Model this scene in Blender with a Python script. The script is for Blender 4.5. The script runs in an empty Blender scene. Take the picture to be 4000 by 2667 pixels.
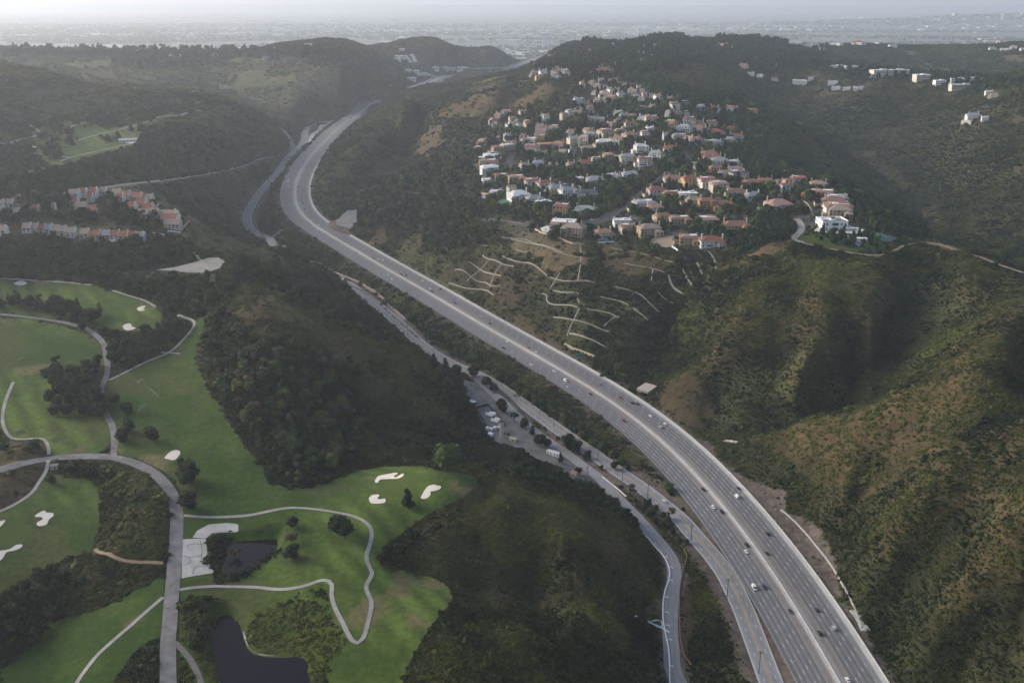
import bpy, bmesh, math, random, time
import numpy as np
from mathutils import Vector, Matrix
from mathutils.geometry import delaunay_2d_cdt

SC = bpy.context.scene
COL = SC.collection
R = math.radians
T0 = time.time()
rng = np.random.default_rng(7)
random.seed(7)

# ------------------------------------------------------------------ camera
CAM_Z, PITCH, FPX, CX, CY = 580.0, R(18.93), 3889.0, 2000.0, 1333.5
cam_d = bpy.data.cameras.new('camera')
cam_d.lens, cam_d.sensor_width = 35.0, 36.0
cam_d.clip_start, cam_d.clip_end = 1.0, 120000.0
cam = bpy.data.objects.new('camera', cam_d)
cam.location = (0, 0, CAM_Z)
cam.rotation_euler = (R(90) - PITCH, 0, 0)
COL.objects.link(cam)
SC.camera = cam

# ------------------------------------------------------------------ light
SUN_EL, SUN_AZ = R(25), R(-70)          # azimuth from straight ahead (+Y), negative = to the left
world = bpy.data.worlds.new('World')
SC.world = world
world.use_nodes = True
wn = world.node_tree
wn.nodes.clear()
sky = wn.nodes.new('ShaderNodeTexSky')
sky.sky_type = 'NISHITA'
sky.sun_disc = False
sky.sun_elevation = SUN_EL
sky.sun_rotation = SUN_AZ
sky.air_density, sky.dust_density, sky.ozone_density = 1.0, 4.0, 1.2
bg = wn.nodes.new('ShaderNodeBackground')
bg.inputs['Strength'].default_value = 0.15
wo = wn.nodes.new('ShaderNodeOutputWorld')
wn.links.new(sky.outputs[0], bg.inputs['Color'])
wn.links.new(bg.outputs[0], wo.inputs['Surface'])
sun_d = bpy.data.lights.new('sun', 'SUN')
sun_d.energy, sun_d.angle, sun_d.color = 1.9, R(36), (1.0, 0.97, 0.94)
sun = bpy.data.objects.new('sun', sun_d)
sv = Vector((math.sin(SUN_AZ) * math.cos(SUN_EL), math.cos(SUN_AZ) * math.cos(SUN_EL), math.sin(SUN_EL)))
sun.rotation_euler = sv.to_track_quat('Z', 'Y').to_euler()
sun.location = (0, 0, 900)
COL.objects.link(sun)
SC.view_settings.view_transform = 'Standard'
SC.view_settings.look = 'None'
SC.view_settings.gamma = 1.0
SC.view_settings.exposure = 0.5
SC.render.engine = 'CYCLES'
SC.cycles.max_bounces = 4
SC.cycles.diffuse_bounces = 2
SC.cycles.glossy_bounces = 2
SC.cycles.volume_bounces = 1
SC.cycles.transparent_max_bounces = 8
SC.cycles.use_denoising = True

# ------------------------------------------------------------------ picture point -> ray -> ground
# tiles: corner and scale of the enlargements the plan was read from
TILES = {'W': (0, 0, .588), 'S': (0, 0, 1.)}
for k, (x, y) in zip('ABCDEFGHI', [(0, 0), (1300, 0), (2600, 0), (0, 900), (1300, 900), (2600, 900), (0, 1667), (1300, 1667), (2600, 1667)]):
    TILES[k] = (x, y, 1.5679)
for k, (x, y) in zip('abcde', [(1840, 600), (2400, 600), (2960, 600), (1840, 260), (2400, 260)]):
    TILES[k] = (x, y, 3.9196)
TILES['m'] = (0, 700, 5.5995)
TILES['n'] = (350, 700, 5.5995)
TILES['q'] = (3050, 180, 2.4121)
CP, SP = math.cos(PITCH), math.sin(PITCH)

def S(t, x, y):
    o = TILES[t]
    return o[0] + x / o[2], o[1] + y / o[2]

def ray(u, v):                       # direction scaled so that its Y component is 1
    a, b = (u - CX) / FPX, (CY - v) / FPX
    dy = CP + b * SP
    return a / dy, (b * CP - SP) / dy    # dX/dY, dZ/dY

def on_plane(u, v, a, b=0.0):        # meets z = a + b*Y
    tx, tz = ray(u, v)
    Y = (a - CAM_Z) / (tz - b)
    return np.array((tx * Y, Y, CAM_Z + tz * Y))

def tp(t, x, y, z, b=0.0):
    return on_plane(*S(t, x, y), z, b)

FW_A, FW_B = 185.6, 0.03              # grade plane of the freeway
GO_A, GO_B = 198.3, 0.115             # golf plateau

# ------------------------------------------------------------------ noise
def _hash(ix, iy, s):
    h = (ix.astype(np.int64) * 374761393 + iy.astype(np.int64) * 668265263 + s * 974711) & 0x7fffffff
    h = ((h ^ (h >> 13)) * 1274126177) & 0x7fffffff
    return ((h ^ (h >> 16)) & 0xffff) / 65535.0

def vnoise(x, y, s=0):
    x0, y0 = np.floor(x), np.floor(y)
    fx, fy = x - x0, y - y0
    fx, fy = fx * fx * fx * (fx * (fx * 6 - 15) + 10), fy * fy * fy * (fy * (fy * 6 - 15) + 10)
    a, b = _hash(x0, y0, s), _hash(x0 + 1, y0, s)
    c, d = _hash(x0, y0 + 1, s), _hash(x0 + 1, y0 + 1, s)
    return (a + (b - a) * fx) * (1 - fy) + (c + (d - c) * fx) * fy

def fbm(x, y, wl, octv=4, s=0, ridged=False):
    x, y = np.asarray(x, float) / wl, np.asarray(y, float) / wl
    o, amp, tot = 0, 1.0, 0
    for i in range(octv):
        n = vnoise(x + 17.3 * i, y - 9.1 * i, s + i) * 2 - 1
        if ridged: n = 1 - 2 * np.abs(n)
        o = o + amp * n
        tot += amp
        amp *= .5
        x, y = x * 2.03 + .4 * y * .1, y * 2.03
    return o / tot

def sstep(a, b, x):
    t = np.clip((x - a) / (b - a), 0, 1)
    return t * t * (3 - 2 * t)
# ------------------------------------------------------------------ road lines (read along their edges)
def tl(t, pts): return [S(t, *p) for p in pts]
FW_R = (tl('B', [(310, 606), (200, 690), (130, 750), (60, 830), (0, 892)]) + tl('A', [(1950, 970), (1905, 1070), (1890, 1150), (1905, 1250), (1960, 1340), (2080, 1400), (2195, 1460)])
        + tl('B', [(310, 1555)]) + tl('E', [(310, 150), (520, 260), (700, 345), (900, 460), (1250, 665), (1500, 790), (1700, 895), (2000, 1080), (2195, 1235)])
        + tl('I', [(190, 70), (400, 265), (640, 540), (760, 690), (900, 880), (1050, 1060), (1190, 1260), (1350, 1560)]))
FW_L = (tl('B', [(300, 604), (200, 640), (100, 685)]) + tl('A', [(2195, 690), (2070, 745), (1990, 800), (1930, 850), (1880, 905), (1830, 975), (1760, 1060), (1715, 1140), (1703, 1210), (1715, 1280), (1745, 1340), (1800, 1390), (1900, 1450), (2010, 1510), (2100, 1560)])
        + tl('E', [(200, 250), (330, 330), (450, 400), (560, 470), (700, 560), (800, 620), (900, 680), (1000, 740), (1130, 815), (1250, 890), (1350, 960), (1450, 1020), (1600, 1105), (1700, 1175), (1850, 1310), (2000, 1440)])
        + tl('I', [(61, 400), (157, 490), (220, 590), (330, 730), (460, 920), (560, 1110), (650, 1290), (720, 1430), (780, 1560)]))

def smooth(P, n=3, it=2):
    P = np.array(P, float)
    for _ in range(it):
        Q = P.copy()
        for i in range(1, len(P) - 1):
            Q[i] = (P[i - 1] + 2 * P[i] + P[i + 1]) / 4
        P = Q
    return P

def resample(P, step):
    P = np.array(P, float)
    d = np.r_[0, np.cumsum(np.hypot(*(np.diff(P[:, :2], axis=0).T)))]
    n = max(2, int(d[-1] / step) + 1)
    s = np.linspace(0, d[-1], n)
    return np.stack([np.interp(s, d, P[:, k]) for k in range(P.shape[1])], 1)

def catmull(P, per=8):
    P = np.array(P, float)
    P = np.vstack([2 * P[0] - P[1], P, 2 * P[-1] - P[-2]])
    out = []
    for i in range(1, len(P) - 2):
        p0, p1, p2, p3 = P[i - 1:i + 3]
        for k in range(per):
            t = k / per
            out.append(.5 * ((2 * p1) + (p2 - p0) * t + (2 * p0 - 5 * p1 + 4 * p2 - p3) * t * t + (3 * p1 - p0 - 3 * p2 + p3) * t ** 3))
    out.append(P[-2])
    return np.array(out)

_L, _R = np.array(FW_L), np.array(FW_R)
vs = np.r_[np.linspace(393, 700, 40), np.linspace(708, 2660, 110)]
ul, ur = np.interp(vs, _L[:, 1], _L[:, 0]), np.interp(vs, _R[:, 1], _R[:, 0])
fc = np.array([on_plane(a, v, FW_A, FW_B) for a, v in zip((ul + ur) / 2, vs)])
fL = np.array([on_plane(a, v, FW_A, FW_B) for a, v in zip(ul, vs)])
fR = np.array([on_plane(a, v, FW_A, FW_B) for a, v in zip(ur, vs)])
fc = smooth(resample(fc, 25), it=12)
_d = fc[1] - fc[0]; _d /= np.linalg.norm(_d)
_e = fc[-1] - fc[-2]; _e /= np.linalg.norm(_e)
FWC = resample(smooth(np.vstack([fc[0] + np.array((220, 330, 330 * .03)), fc[0] + np.array((110, 140, 140 * .03)), fc, fc[-1] + _e * 120, fc[-1] + _e * 300]), it=3), 12)   # runs from far to near

def pl(dz, *segs, a=FW_A, b=FW_B):
    out = []
    for t, pts in segs:
        out += [on_plane(*S(t, *p), a + dz, b) for p in pts]
    return out
SEP_NEAR = pl(-3, ('I', [(660, 1540), (600, 1390), (540, 1240), (490, 1120), (430, 1000), (370, 900), (290, 790), (200, 690), (100, 570), (40, 520)]),
              ('H', [(2000, 455), (1900, 375), (1700, 240), (1560, 140), (1400, 30)]))
SEP_MID = pl(-7, ('E', [(1200, 1085), (1100, 1015), (1000, 945), (920, 900), (820, 855), (720, 812), (620, 755), (520, 680), (420, 580), (300, 478), (180, 392), (60, 305)]), ('D', [(2110, 330), (2000, 262)]))
for _i in range(5): SEP_NEAR[_i] = SEP_NEAR[_i] - np.array((2.2 - .35 * _i, 0, 0))
_s0 = SEP_NEAR[0] + (SEP_NEAR[0] - SEP_NEAR[1]) * 3
SEP_END = pl(-8, ('A', [(1690, 1480), (1640, 1458), (1580, 1440), (1530, 1400), (1510, 1330), (1540, 1260), (1590, 1180), (1650, 1110), (1690, 1070), (1725, 1020), (1760, 970), (1805, 925), (1850, 885), (1868, 845), (1866, 810), (1890, 780), (1950, 757), (2050, 737)]))
_m = [SEP_MID[-1] + (SEP_END[0] - SEP_MID[-1]) * k for k in (.33, .66)]
SEP = resample(smooth(catmull([_s0] + SEP_NEAR + SEP_MID + _m + SEP_END, 6), it=6), 10)
ACC = resample(smooth(catmull([np.array((122., 380, 193))] + pl(-3.5, ('H', [(2110, 1560), (2080, 1400), (2065, 1250), (2070, 1100), (2085, 980), (2092, 880), (2070, 800), (2010, 720), (1950, 650), (1880, 570), (1800, 490), (1730, 420), (1660, 340), (1600, 285), (1500, 215), (1430, 160), (1300, 75)]),
      ('E', [(1200, 1200), (1100, 1110), (1010, 1020), (930, 950), (890, 900)])), 6), it=4), 8)
MTG = [tp('A', 1750, 962, FW_A - 6, FW_B), tp('A', 1690, 962, 256), tp('A', 1640, 965, 259)] + [tp('A', x, y, z) for x, y, z in [(1560, 985, 266), (1500, 1010, 276), (1400, 1040, 295), (1300, 1060, 310), (1150, 1085, 325), (1000, 1105, 337), (850, 1120, 345), (700, 1140, 348), (600, 1155, 350), (480, 1172, 351), (300, 1200, 351)]]
MTG = resample(smooth(catmull(MTG, 6), it=3), 10)
FW2 = np.array(pl(0, ('B', [(470, 552), (500, 538), (560, 517), (610, 500), (650, 480), (720, 462)])))
FW3 = np.array(pl(0, ('B', [(1050, 430), (1120, 405), (1180, 382), (1240, 362), (1300, 345)])))

# ------------------------------------------------------------------ terrain heights: control points
CPTS = []
def c(t, *pts):
    for x, y, z in pts:
        v = S(t, x, y)[1]
        if t in 'CFIE' or (t == 'B' and v > 480):      # hills right of the freeway: gentler the nearer they are
            z -= (z - 210) * np.interp(v, [280, 400, 600, 900], [0, .06, .16, .28])
        CPTS.append(tp(t, x, y, z))
def w(*pts):
    for p in pts: CPTS.append(np.array(p, float))
def g(t, *pts):       # on the golf plateau, with an offset
    for x, y, dz in pts: CPTS.append(tp(t, x, y, GO_A + dz, GO_B))
def f(t, *pts):       # relative to the freeway grade plane
    for x, y, dz in pts: CPTS.append(tp(t, x, y, FW_A + dz, FW_B))

for P, k in ((FWC, 6), (SEP, 7), (ACC, 7)):
    for q in P[::k]: CPTS.append(q)
for q in MTG[::8]: CPTS.append(q)
for q in FW2[::2]: CPTS.append(q)
for q in FW3[::2]: CPTS.append(q)
# golf plateau
g('W', (0, 1560, 2), (200, 1540, 0), (390, 1500, 0), (600, 1500, -3), (720, 1500, -2), (400, 1300, 0), (560, 1260, -4), (820, 1450, 1), (850, 1300, 1), (940, 1390, 0), (1020, 1390, -3), (920, 1540, -2), (850, 1180, 0), (1000, 1100, 1), (1075, 1110, -3), (890, 1260, -3), (650, 1150, 0), (480, 1050, 0), (300, 1050, 0), (100, 1050, 1), (0, 1130, 2), (100, 1180, 0), (0, 1300, 1), (170, 1350, -4), (80, 1450, -8), (280, 1200, -2), (230, 900, 0), (100, 900, -1), (400, 900, 0), (350, 800, 0), (100, 780, 2), (0, 740, 4), (440, 740, 2), (250, 680, 1), (50, 650, 0), (350, 720, 0), (500, 1000, -1), (600, 1090, -2), (470, 620, 9), (300, 640, 3), (-200, 1400, 3), (-200, 1000, 5), (-200, 750, 8), (-250, 1568, 4), (100, 1750, 0), (600, 1800, -2), (-200, 1850, 3), (900, 1800, -6))
# wooded crest between golf course and canyon
c('W', (517, 604, 327), (585, 660, 318), (638, 694, 311), (724, 739, 299), (821, 799, 280), (900, 840, 262), (1000, 900, 236), (1050, 935, 220), (650, 900, 288), (640, 980, 274), (560, 860, 293), (800, 950, 252), (950, 980, 231), (1060, 1050, 211), (700, 850, 288), (850, 880, 262), (720, 1040, 258), (950, 1065, 250), (1060, 1075, 245))
f('W', (820, 705, 22), (900, 765, 16), (640, 640, 62))
w((190, 3500, 322), (240, 3800, 308), (60, 3400, 318), (150, 4200, 296), (50, 4200, 300), (260, 4200, 298), (120, 4450, 300))
# mound below the green and its neighbour
c('W', (1200, 1150, 250), (1300, 1210, 240), (1150, 1250, 247), (1000, 1230, 256), (1400, 1300, 222), (1450, 1190, 212), (1250, 1110, 228), (1320, 1110, 212), (960, 1310, 247), (1100, 1340, 237), (1250, 1375, 224), (1490, 1420, 204), (1000, 1450, 252), (1200, 1450, 240), (1400, 1470, 222), (1500, 1500, 207), (1100, 1560, 245), (1400, 1560, 216), (1300, 1330, 232), (1200, 1700, 238), (1420, 1700, 214))
# left ridge of town houses
c('W', (50, 470, 343), (200, 460, 343), (300, 530, 336), (60, 525, 338), (400, 510, 334), (435, 500, 334), (330, 440, 342), (200, 590, 321), (300, 600, 320), (400, 585, 321), (50, 600, 320), (0, 640, 317), (487, 525, 315), (562, 556, 287), (615, 559, 281), (653, 567, 280), (694, 589, 279), (716, 606, 276), (-200, 520, 342), (-200, 620, 322))
c('A', (1300, 1330, 274), (1300, 1250, 288), (1000, 1200, 312), (1450, 1200, 268), (1450, 1330, 250), (900, 1180, 336), (1550, 1100, 262), (300, 1150, 350), (50, 1160, 350), (600, 830, 345), (900, 790, 350), (1100, 700, 358), (300, 1000, 336), (100, 1070, 341), (150, 880, 350), (0, 950, 345), (1300, 800, 352), (1300, 655, 368), (1500, 720, 335), (1680, 810, 286), (1600, 900, 284), (1500, 950, 300), (1200, 1000, 325), (1000, 930, 337), (0, 400, 430), (300, 460, 424), (600, 540, 402), (900, 560, 395), (1100, 590, 384), (300, 720, 368), (0, 700, 382), (600, 700, 366), (800, 650, 380), (200, 580, 402), (-400, 700, 400), (-400, 400, 440), (-400, 1000, 352), (-400, 1160, 352))
w((-1250, 2650, 345), (-900, 2560, 335), (-650, 2500, 330))
c('A', (300, 440, 398), (700, 490, 372), (1100, 450, 380), (1500, 500, 355), (1700, 480, 360), (1350, 570, 330), (1700, 610, 318), (1900, 600, 330), (1720, 730, 283), (2000, 660, 290), (2100, 290, 430), (1900, 350, 414), (2195, 500, 362), (0, 300, 410), (500, 310, 408), (900, 330, 405), (1400, 330, 405), (300, 380, 402), (0, 370, 404), (1700, 370, 400), (-400, 300, 412), (1500, 410, 385), (900, 410, 385))
c('B', (200, 305, 420), (300, 400, 390), (400, 500, 332), (200, 560, 310), (100, 400, 400), (700, 268, 416), (450, 300, 400), (1000, 310, 386), (1140, 350, 345), (700, 350, 372), (850, 390, 337), (700, 425, 330), (450, 440, 325), (560, 480, 304), (250, 500, 345))
# central ridge and brown bowl
c('B', (850, 510, 370), (1100, 465, 396), (500, 548, 335), (370, 582, 309), (540, 665, 345), (830, 605, 376), (1040, 560, 396), (500, 602, 324), (700, 565, 338), (1000, 640, 377), (1200, 600, 391), (1300, 518, 415), (1450, 520, 413), (1300, 680, 376), (1130, 640, 368), (1080, 720, 352), (1270, 470, 424), (700, 700, 351), (600, 850, 320), (400, 850, 305), (300, 960, 288), (750, 900, 325), (900, 850, 340), (500, 1000, 295), (250, 1075, 276), (100, 1200, 260), (400, 1200, 284), (700, 1150, 305), (900, 1200, 318), (600, 1350, 277), (320, 1430, 246), (500, 1500, 257), (800, 1450, 287), (1000, 1400, 309), (150, 750, 288))
f('B', (80, 1340, 3), (130, 1390, 4))
def cl(t, *pts):      # a ridge or gully line, filled in between its points
    for a, b in zip(pts[:-1], pts[1:]):
        for k in (0, .34, .67): c(t, tuple(np.array(a, float) * (1 - k) + np.array(b, float) * k))
    c(t, pts[-1])
cl('B', (1040, 560, 398), (830, 605, 379), (680, 640, 364), (540, 665, 350), (430, 715, 338), (330, 780, 326), (200, 900, 313), (60, 1040, 294))
cl('B', (1100, 463, 398), (980, 490, 386), (850, 510, 373), (680, 528, 352))
cl('B', (640, 770, 318), (480, 870, 296), (370, 980, 280))
# estate on the mesa
c('B', (1400, 1270, 335), (1450, 1430, 330), (1650, 1430, 331), (2150, 1480, 336), (1800, 1070, 350), (1550, 1000, 352), (1000, 1180, 329), (1050, 1040, 338), (950, 900, 346), (1400, 880, 358), (1300, 740, 367), (1020, 730, 357), (1600, 760, 375), (1500, 690, 383), (2000, 700, 388), (1700, 580, 400), (1650, 480, 418), (1900, 560, 405), (1950, 620, 396), (2150, 480, 414), (1750, 440, 425), (1500, 400, 428), (1950, 350, 438), (1700, 290, 440), (2100, 250, 447), (1900, 265, 443), (1300, 380, 410), (1400, 310, 425), (1200, 420, 395))
c('C', (600, 1260, 352), (400, 1380, 341), (1000, 1410, 359), (900, 1180, 361), (350, 1050, 365), (250, 950, 370), (500, 690, 385), (350, 790, 378), (400, 870, 372), (400, 600, 391), (100, 480, 412), (400, 255, 448), (700, 275, 440), (200, 330, 435), (600, 330, 424), (500, 420, 400), (750, 470, 385), (300, 450, 410), (600, 560, 358), (700, 640, 330), (800, 750, 308), (1150, 940, 270), (1480, 1140, 245), (1640, 1350, 225), (1750, 1500, 210), (720, 725, 368), (900, 840, 333), (800, 1000, 322), (1100, 1100, 288), (1300, 1260, 268), (1230, 1175, 346), (700, 900, 350), (550, 950, 358), (1500, 1400, 252), (1300, 1340, 350), (1450, 1450, 352), (1650, 1505, 351))
# far side of the right canyon
c('C', (1500, 800, 320), (1200, 700, 335), (1700, 900, 310), (2000, 1000, 322), (2195, 1200, 302), (1900, 1200, 277), (2100, 1400, 255), (2195, 1000, 342), (1500, 600, 365), (1100, 550, 371), (1380, 455, 398), (1100, 420, 400), (1700, 500, 392), (1850, 535, 392), (2195, 560, 405), (1950, 600, 385), (1850, 740, 358), (2195, 720, 376), (2195, 480, 420), (1500, 330, 395), (1500, 400, 372), (1900, 420, 366), (2000, 285, 416), (2195, 268, 421), (1700, 280, 411), (1200, 275, 416), (1000, 280, 416), (900, 350, 401), (2500, 270, 425), (2500, 480, 430), (2500, 800, 390), (2500, 1200, 320))
w((1250, 3150, 325), (1700, 2950, 330), (520, 1230, 262), (700, 1180, 235), (850, 1250, 240))
# right hillside
c('F', (800, 90, 352), (1000, 140, 350), (1250, 160, 348), (1400, 130, 350), (1650, 85, 350), (1900, 170, 350), (2195, 260, 350), (600, 150, 342), (330, 235, 320), (150, 330, 299), (1850, 420, 335), (2000, 400, 340), (2500, 300, 352), (2500, 700, 350), (330, 1050, 222), (500, 1150, 222), (2195, 900, 312), (1800, 560, 312), (1700, 700, 300))
cl('F', (700, 230, 337), (640, 330, 331), (520, 480, 313), (380, 680, 285), (200, 830, 253), (50, 915, 232))
cl('F', (540, 300, 322), (420, 480, 301), (270, 680, 266), (110, 830, 236))
cl('F', (810, 400, 319), (760, 600, 299), (740, 800, 267), (640, 1000, 241))
cl('F', (900, 400, 328), (940, 640, 305), (900, 820, 278), (800, 1000, 253))
cl('F', (1130, 430, 325), (1110, 650, 300), (1090, 850, 266))
cl('F', (1330, 340, 332), (1290, 560, 311), (1250, 760, 279), (1170, 855, 255))
cl('F', (1560, 200, 338), (1590, 350, 322), (1595, 480, 304), (1470, 710, 274), (1190, 875, 250), (1055, 1060, 231), (800, 1180, 218), (600, 1240, 211))
cl('F', (2195, 640, 347), (2050, 760, 342), (1900, 880, 336), (1930, 1000, 326), (1940, 1130, 314), (1850, 1270, 300))
cl('F', (1900, 880, 336), (1500, 900, 299), (1300, 1080, 271), (1000, 1150, 246), (700, 1250, 223), (450, 1340, 212))
cl('I', (1760, 330, 292), (1600, 560, 268), (1450, 720, 248), (1250, 860, 224))
cl('I', (1400, 300, 254), (1200, 460, 230), (1000, 560, 215))
cl('I', (2050, 560, 289), (1900, 720, 267), (1700, 860, 241), (1450, 1000, 215), (1250, 1080, 206))
cl('I', (2195, 850, 280), (1950, 1000, 258), (1700, 1150, 234), (1500, 1350, 212))
c('E', (2100, 400, 285), (1700, 250, 301), (1900, 600, 262), (1500, 200, 307), (1300, 100, 318), (1100, 60, 305), (1000, 160, 287), (1500, 400, 280), (1700, 700, 238), (1300, 400, 264), (1300, 550, 241), (900, 300, 247), (1000, 500, 225), (700, 290, 243), (800, 200, 268), (1900, 850, 222), (2100, 750, 236))
c('I', (1000, 200, 240), (700, 200, 219), (500, 170, 210), (2195, 0, 320), (2195, 450, 300), (1100, 400, 240), (900, 450, 214), (2195, 1200, 245), (2195, 1500, 226), (1900, 1300, 225), (1700, 1500, 208), (1450, 1560, 200), (2600, 200, 335), (2600, 800, 310), (2600, 1500, 250), (1900, 1900, 205), (2600, 2000, 240))
# beyond the crest: down to the plain
for X in range(-4200, 4300, 700):
    w((X * .9, 4750, 300), (X, 5300, 246), (X * 1.3, 6500, 236))
w((150, 4800, 318), (700, 4700, 290))

CPTS = np.array([p for p in CPTS if p[1] > 200])
def warp(X, Y): return np.stack([X / Y * 3.2, np.log(Y) * 1.6], -1)
CW = warp(CPTS[:, 0], CPTS[:, 1])
_k = []
for i, p in enumerate(CW):          # drop near duplicates (roads win: they come first)
    if all(np.hypot(*(CW[j] - p)) > .012 for j in _k): _k.append(i)
CW, CZ = CW[_k], CPTS[_k, 2]
def kern(d2): return np.where(d2 > 0, .5 * d2 * np.log(d2 + 1e-12), 0.)
n = len(CW)
A = np.zeros((n + 3, n + 3))
A[:n, :n] = kern(((CW[:, None] - CW[None]) ** 2).sum(-1)) + np.eye(n) * 6e-4
A[:n, n] = 1; A[:n, n + 1:n + 3] = CW
A[n, :n] = 1; A[n + 1:n + 3, :n] = CW.T
SOL = np.linalg.solve(A, np.r_[CZ, 0, 0, 0])
def base_z(X, Y):
    Q = warp(X, Y)
    o = np.empty(len(Q))
    for i in range(0, len(Q), 20000):
        q = Q[i:i + 20000]
        o[i:i + 20000] = kern(((q[:, None] - CW[None]) ** 2).sum(-1)) @ SOL[:n] + SOL[n] + q @ SOL[n + 1:]
    return o

# terrain grid: rows at a growing distance, columns fanning out
NT, NY, TMAX, Y0, Y1 = 520, 680, .72, 250., 6200.
GT = np.linspace(-TMAX, TMAX, NT)
GL = np.linspace(math.log(Y0), math.log(Y1), NY)
GY = np.exp(GL)
XX, YY = np.meshgrid(GT, GY)
XX = XX * YY
cs = 4                                # solve on a coarse lattice, then interpolate
ct, cl = np.linspace(-TMAX, TMAX, NT // 2 + 1), np.linspace(GL[0], GL[-1], NY // 2 + 1)
cT, cL = np.meshgrid(ct, cl)
cZ = base_z((cT * np.exp(cL)).ravel(), np.exp(cL).ravel()).reshape(cT.shape)
def bil(Z, X, Y, t0, t1, l0, l1):
    ny, nt = Z.shape
    a = np.clip((np.asarray(X) / np.asarray(Y) - t0) / (t1 - t0) * (nt - 1), 0, nt - 1.001)
    b = np.clip((np.log(Y) - l0) / (l1 - l0) * (ny - 1), 0, ny - 1.001)
    i, j = a.astype(int), b.astype(int)
    fa, fb = a - i, b - j
    return (Z[j, i] * (1 - fa) + Z[j, i + 1] * fa) * (1 - fb) + (Z[j + 1, i] * (1 - fa) + Z[j + 1, i + 1] * fa) * fb
ZZ = bil(cZ, XX, YY, -TMAX, TMAX, GL[0], GL[-1])

# ---- distance to road lines, on the grid
def line_dist(P, X, Y, cut=90):
    """distance to the polyline, height of its nearest point"""
    X, Y = np.asarray(X, float), np.asarray(Y, float)
    D = np.full(X.shape, 1e9); H = np.zeros(X.shape)
    A_, B_ = P[:-1], P[1:]
    for a, b in zip(A_, B_):
        m = (X > min(a[0], b[0]) - cut) & (X < max(a[0], b[0]) + cut) & (Y > min(a[1], b[1]) - cut) & (Y < max(a[1], b[1]) + cut)
        if not m.any(): continue
        x, y = X[m], Y[m]
        dx, dy = b[0] - a[0], b[1] - a[1]
        t = np.clip(((x - a[0]) * dx + (y - a[1]) * dy) / (dx * dx + dy * dy + 1e-9), 0, 1)
        d = np.hypot(x - a[0] - t * dx, y - a[1] - t * dy)
        h = a[2] + t * (b[2] - a[2])
        k = d < D[m]
        Dm, Hm = D[m], H[m]
        Dm[k], Hm[k] = d[k], h[k]
        D[m], H[m] = Dm, Hm
    return D, H

def poly_mask(P, X, Y):
    P = np.asarray(P)[:, :2]
    X, Y = np.asarray(X), np.asarray(Y)
    m = np.zeros(X.shape, bool)
    x0, y0 = P.min(0); x1, y1 = P.max(0)
    k = (X >= x0) & (X <= x1) & (Y >= y0) & (Y <= y1)
    x, y = X[k], Y[k]
    r = np.zeros(x.shape, bool)
    for a, b in zip(P, np.roll(P, -1, 0)):
        cnd = (a[1] > y) != (b[1] > y)
        with np.errstate(divide='ignore', invalid='ignore'):
            r ^= cnd & (x < (b[0] - a[0]) * (y - a[1]) / (b[1] - a[1]) + a[0])
    m[k] = r
    return m
# ---- first surface (for reading picture points back), then noise, then road benches
def zg(X, Y): return bil(ZZ, X, Y, -TMAX, TMAX, GL[0], GL[-1])
_yy = np.exp(np.linspace(math.log(260), math.log(6100), 2600))
def hit(t, x, y, lift=0.0):
    """first point of the ground seen at a picture point"""
    u, v = S(t, x, y)
    tx, tz = ray(u, v)
    z = CAM_Z + tz * _yy
    gz = zg(tx * _yy, _yy) + lift
    k = np.nonzero(z <= gz)[0]
    if len(k) == 0: i = len(_yy) - 1
    else: i = max(1, k[0])
    a, b = z[i - 1] - gz[i - 1], z[i] - gz[i]
    s = np.clip(a / (a - b + 1e-9), 0, 1)
    Y = _yy[i - 1] + s * (_yy[i] - _yy[i - 1])
    return np.array((tx * Y, Y, CAM_Z + tz * Y))
def hits(t, pts): return np.array([hit(t, *p) for p in pts])
def flat_hits(t, pts, ctr, dz=0.):
    z = hit(t, *ctr)[2] + dz
    return np.array([tp(t, x, y, z) for x, y in pts])
def multi(*segs): return np.vstack([hits(t, p) for t, p in segs])

LAWN_MAIN = multi(('D', [(1250, 525), (1290, 560), (1260, 640), (1205, 700), (1195, 800), (1240, 900), (1290, 1000), (1350, 1080), (1430, 1200), (1500, 1320), (1600, 1430)]),
    ('G', [(1650, 340), (1750, 372), (1900, 372), (2050, 322), (2180, 275)]),
    ('H', [(150, 270), (300, 245), (540, 240), (640, 270), (780, 285), (880, 310), (880, 370), (800, 430), (700, 480), (560, 550), (450, 630), (350, 700), (290, 780), (290, 850), (330, 880), (450, 880), (600, 920), (700, 970), (735, 1030), (720, 1090), (640, 1170), (570, 1270), (510, 1370), (450, 1480), (430, 1568)]),
    ('G', [(2300, 1760), (1300, 1760), (1110, 1568), (1100, 1300), (1105, 1000), (1115, 700), (1120, 520), (1110, 400), (1070, 330), (1000, 270), (850, 200), (740, 172), (708, 140), (700, 0)]),
    ('D', [(690, 1190), (640, 1130), (625, 1000), (650, 940), (780, 862), (900, 805), (1040, 750), (1110, 690), (1180, 600), (1185, 560)]))
LAWN_WEST = hits('D', [(-150, 530), (0, 535), (200, 545), (400, 590), (560, 650), (640, 720), (655, 800), (640, 900), (610, 950), (620, 1050), (640, 1130), (690, 1210), (680, 1300), (620, 1360), (450, 1375), (310, 1385), (300, 1310), (260, 1270), (100, 1280), (30, 1230), (0, 1210), (-150, 1200)])
LAWN_UP = hits('D', [(-150, 300), (0, 303), (200, 310), (400, 328), (570, 338), (700, 385), (850, 430), (950, 470), (1000, 520), (960, 600), (800, 622), (640, 600), (540, 545), (0, 500), (-150, 500)])
LAWN_GREEN = hits('G', [(300, 290), (400, 300), (520, 310), (600, 360), (620, 450), (620, 560), (590, 680), (560, 760), (440, 800), (300, 850), (150, 940), (0, 1030), (-150, 1070), (-150, 590), (0, 530), (160, 440), (250, 330)])
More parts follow.
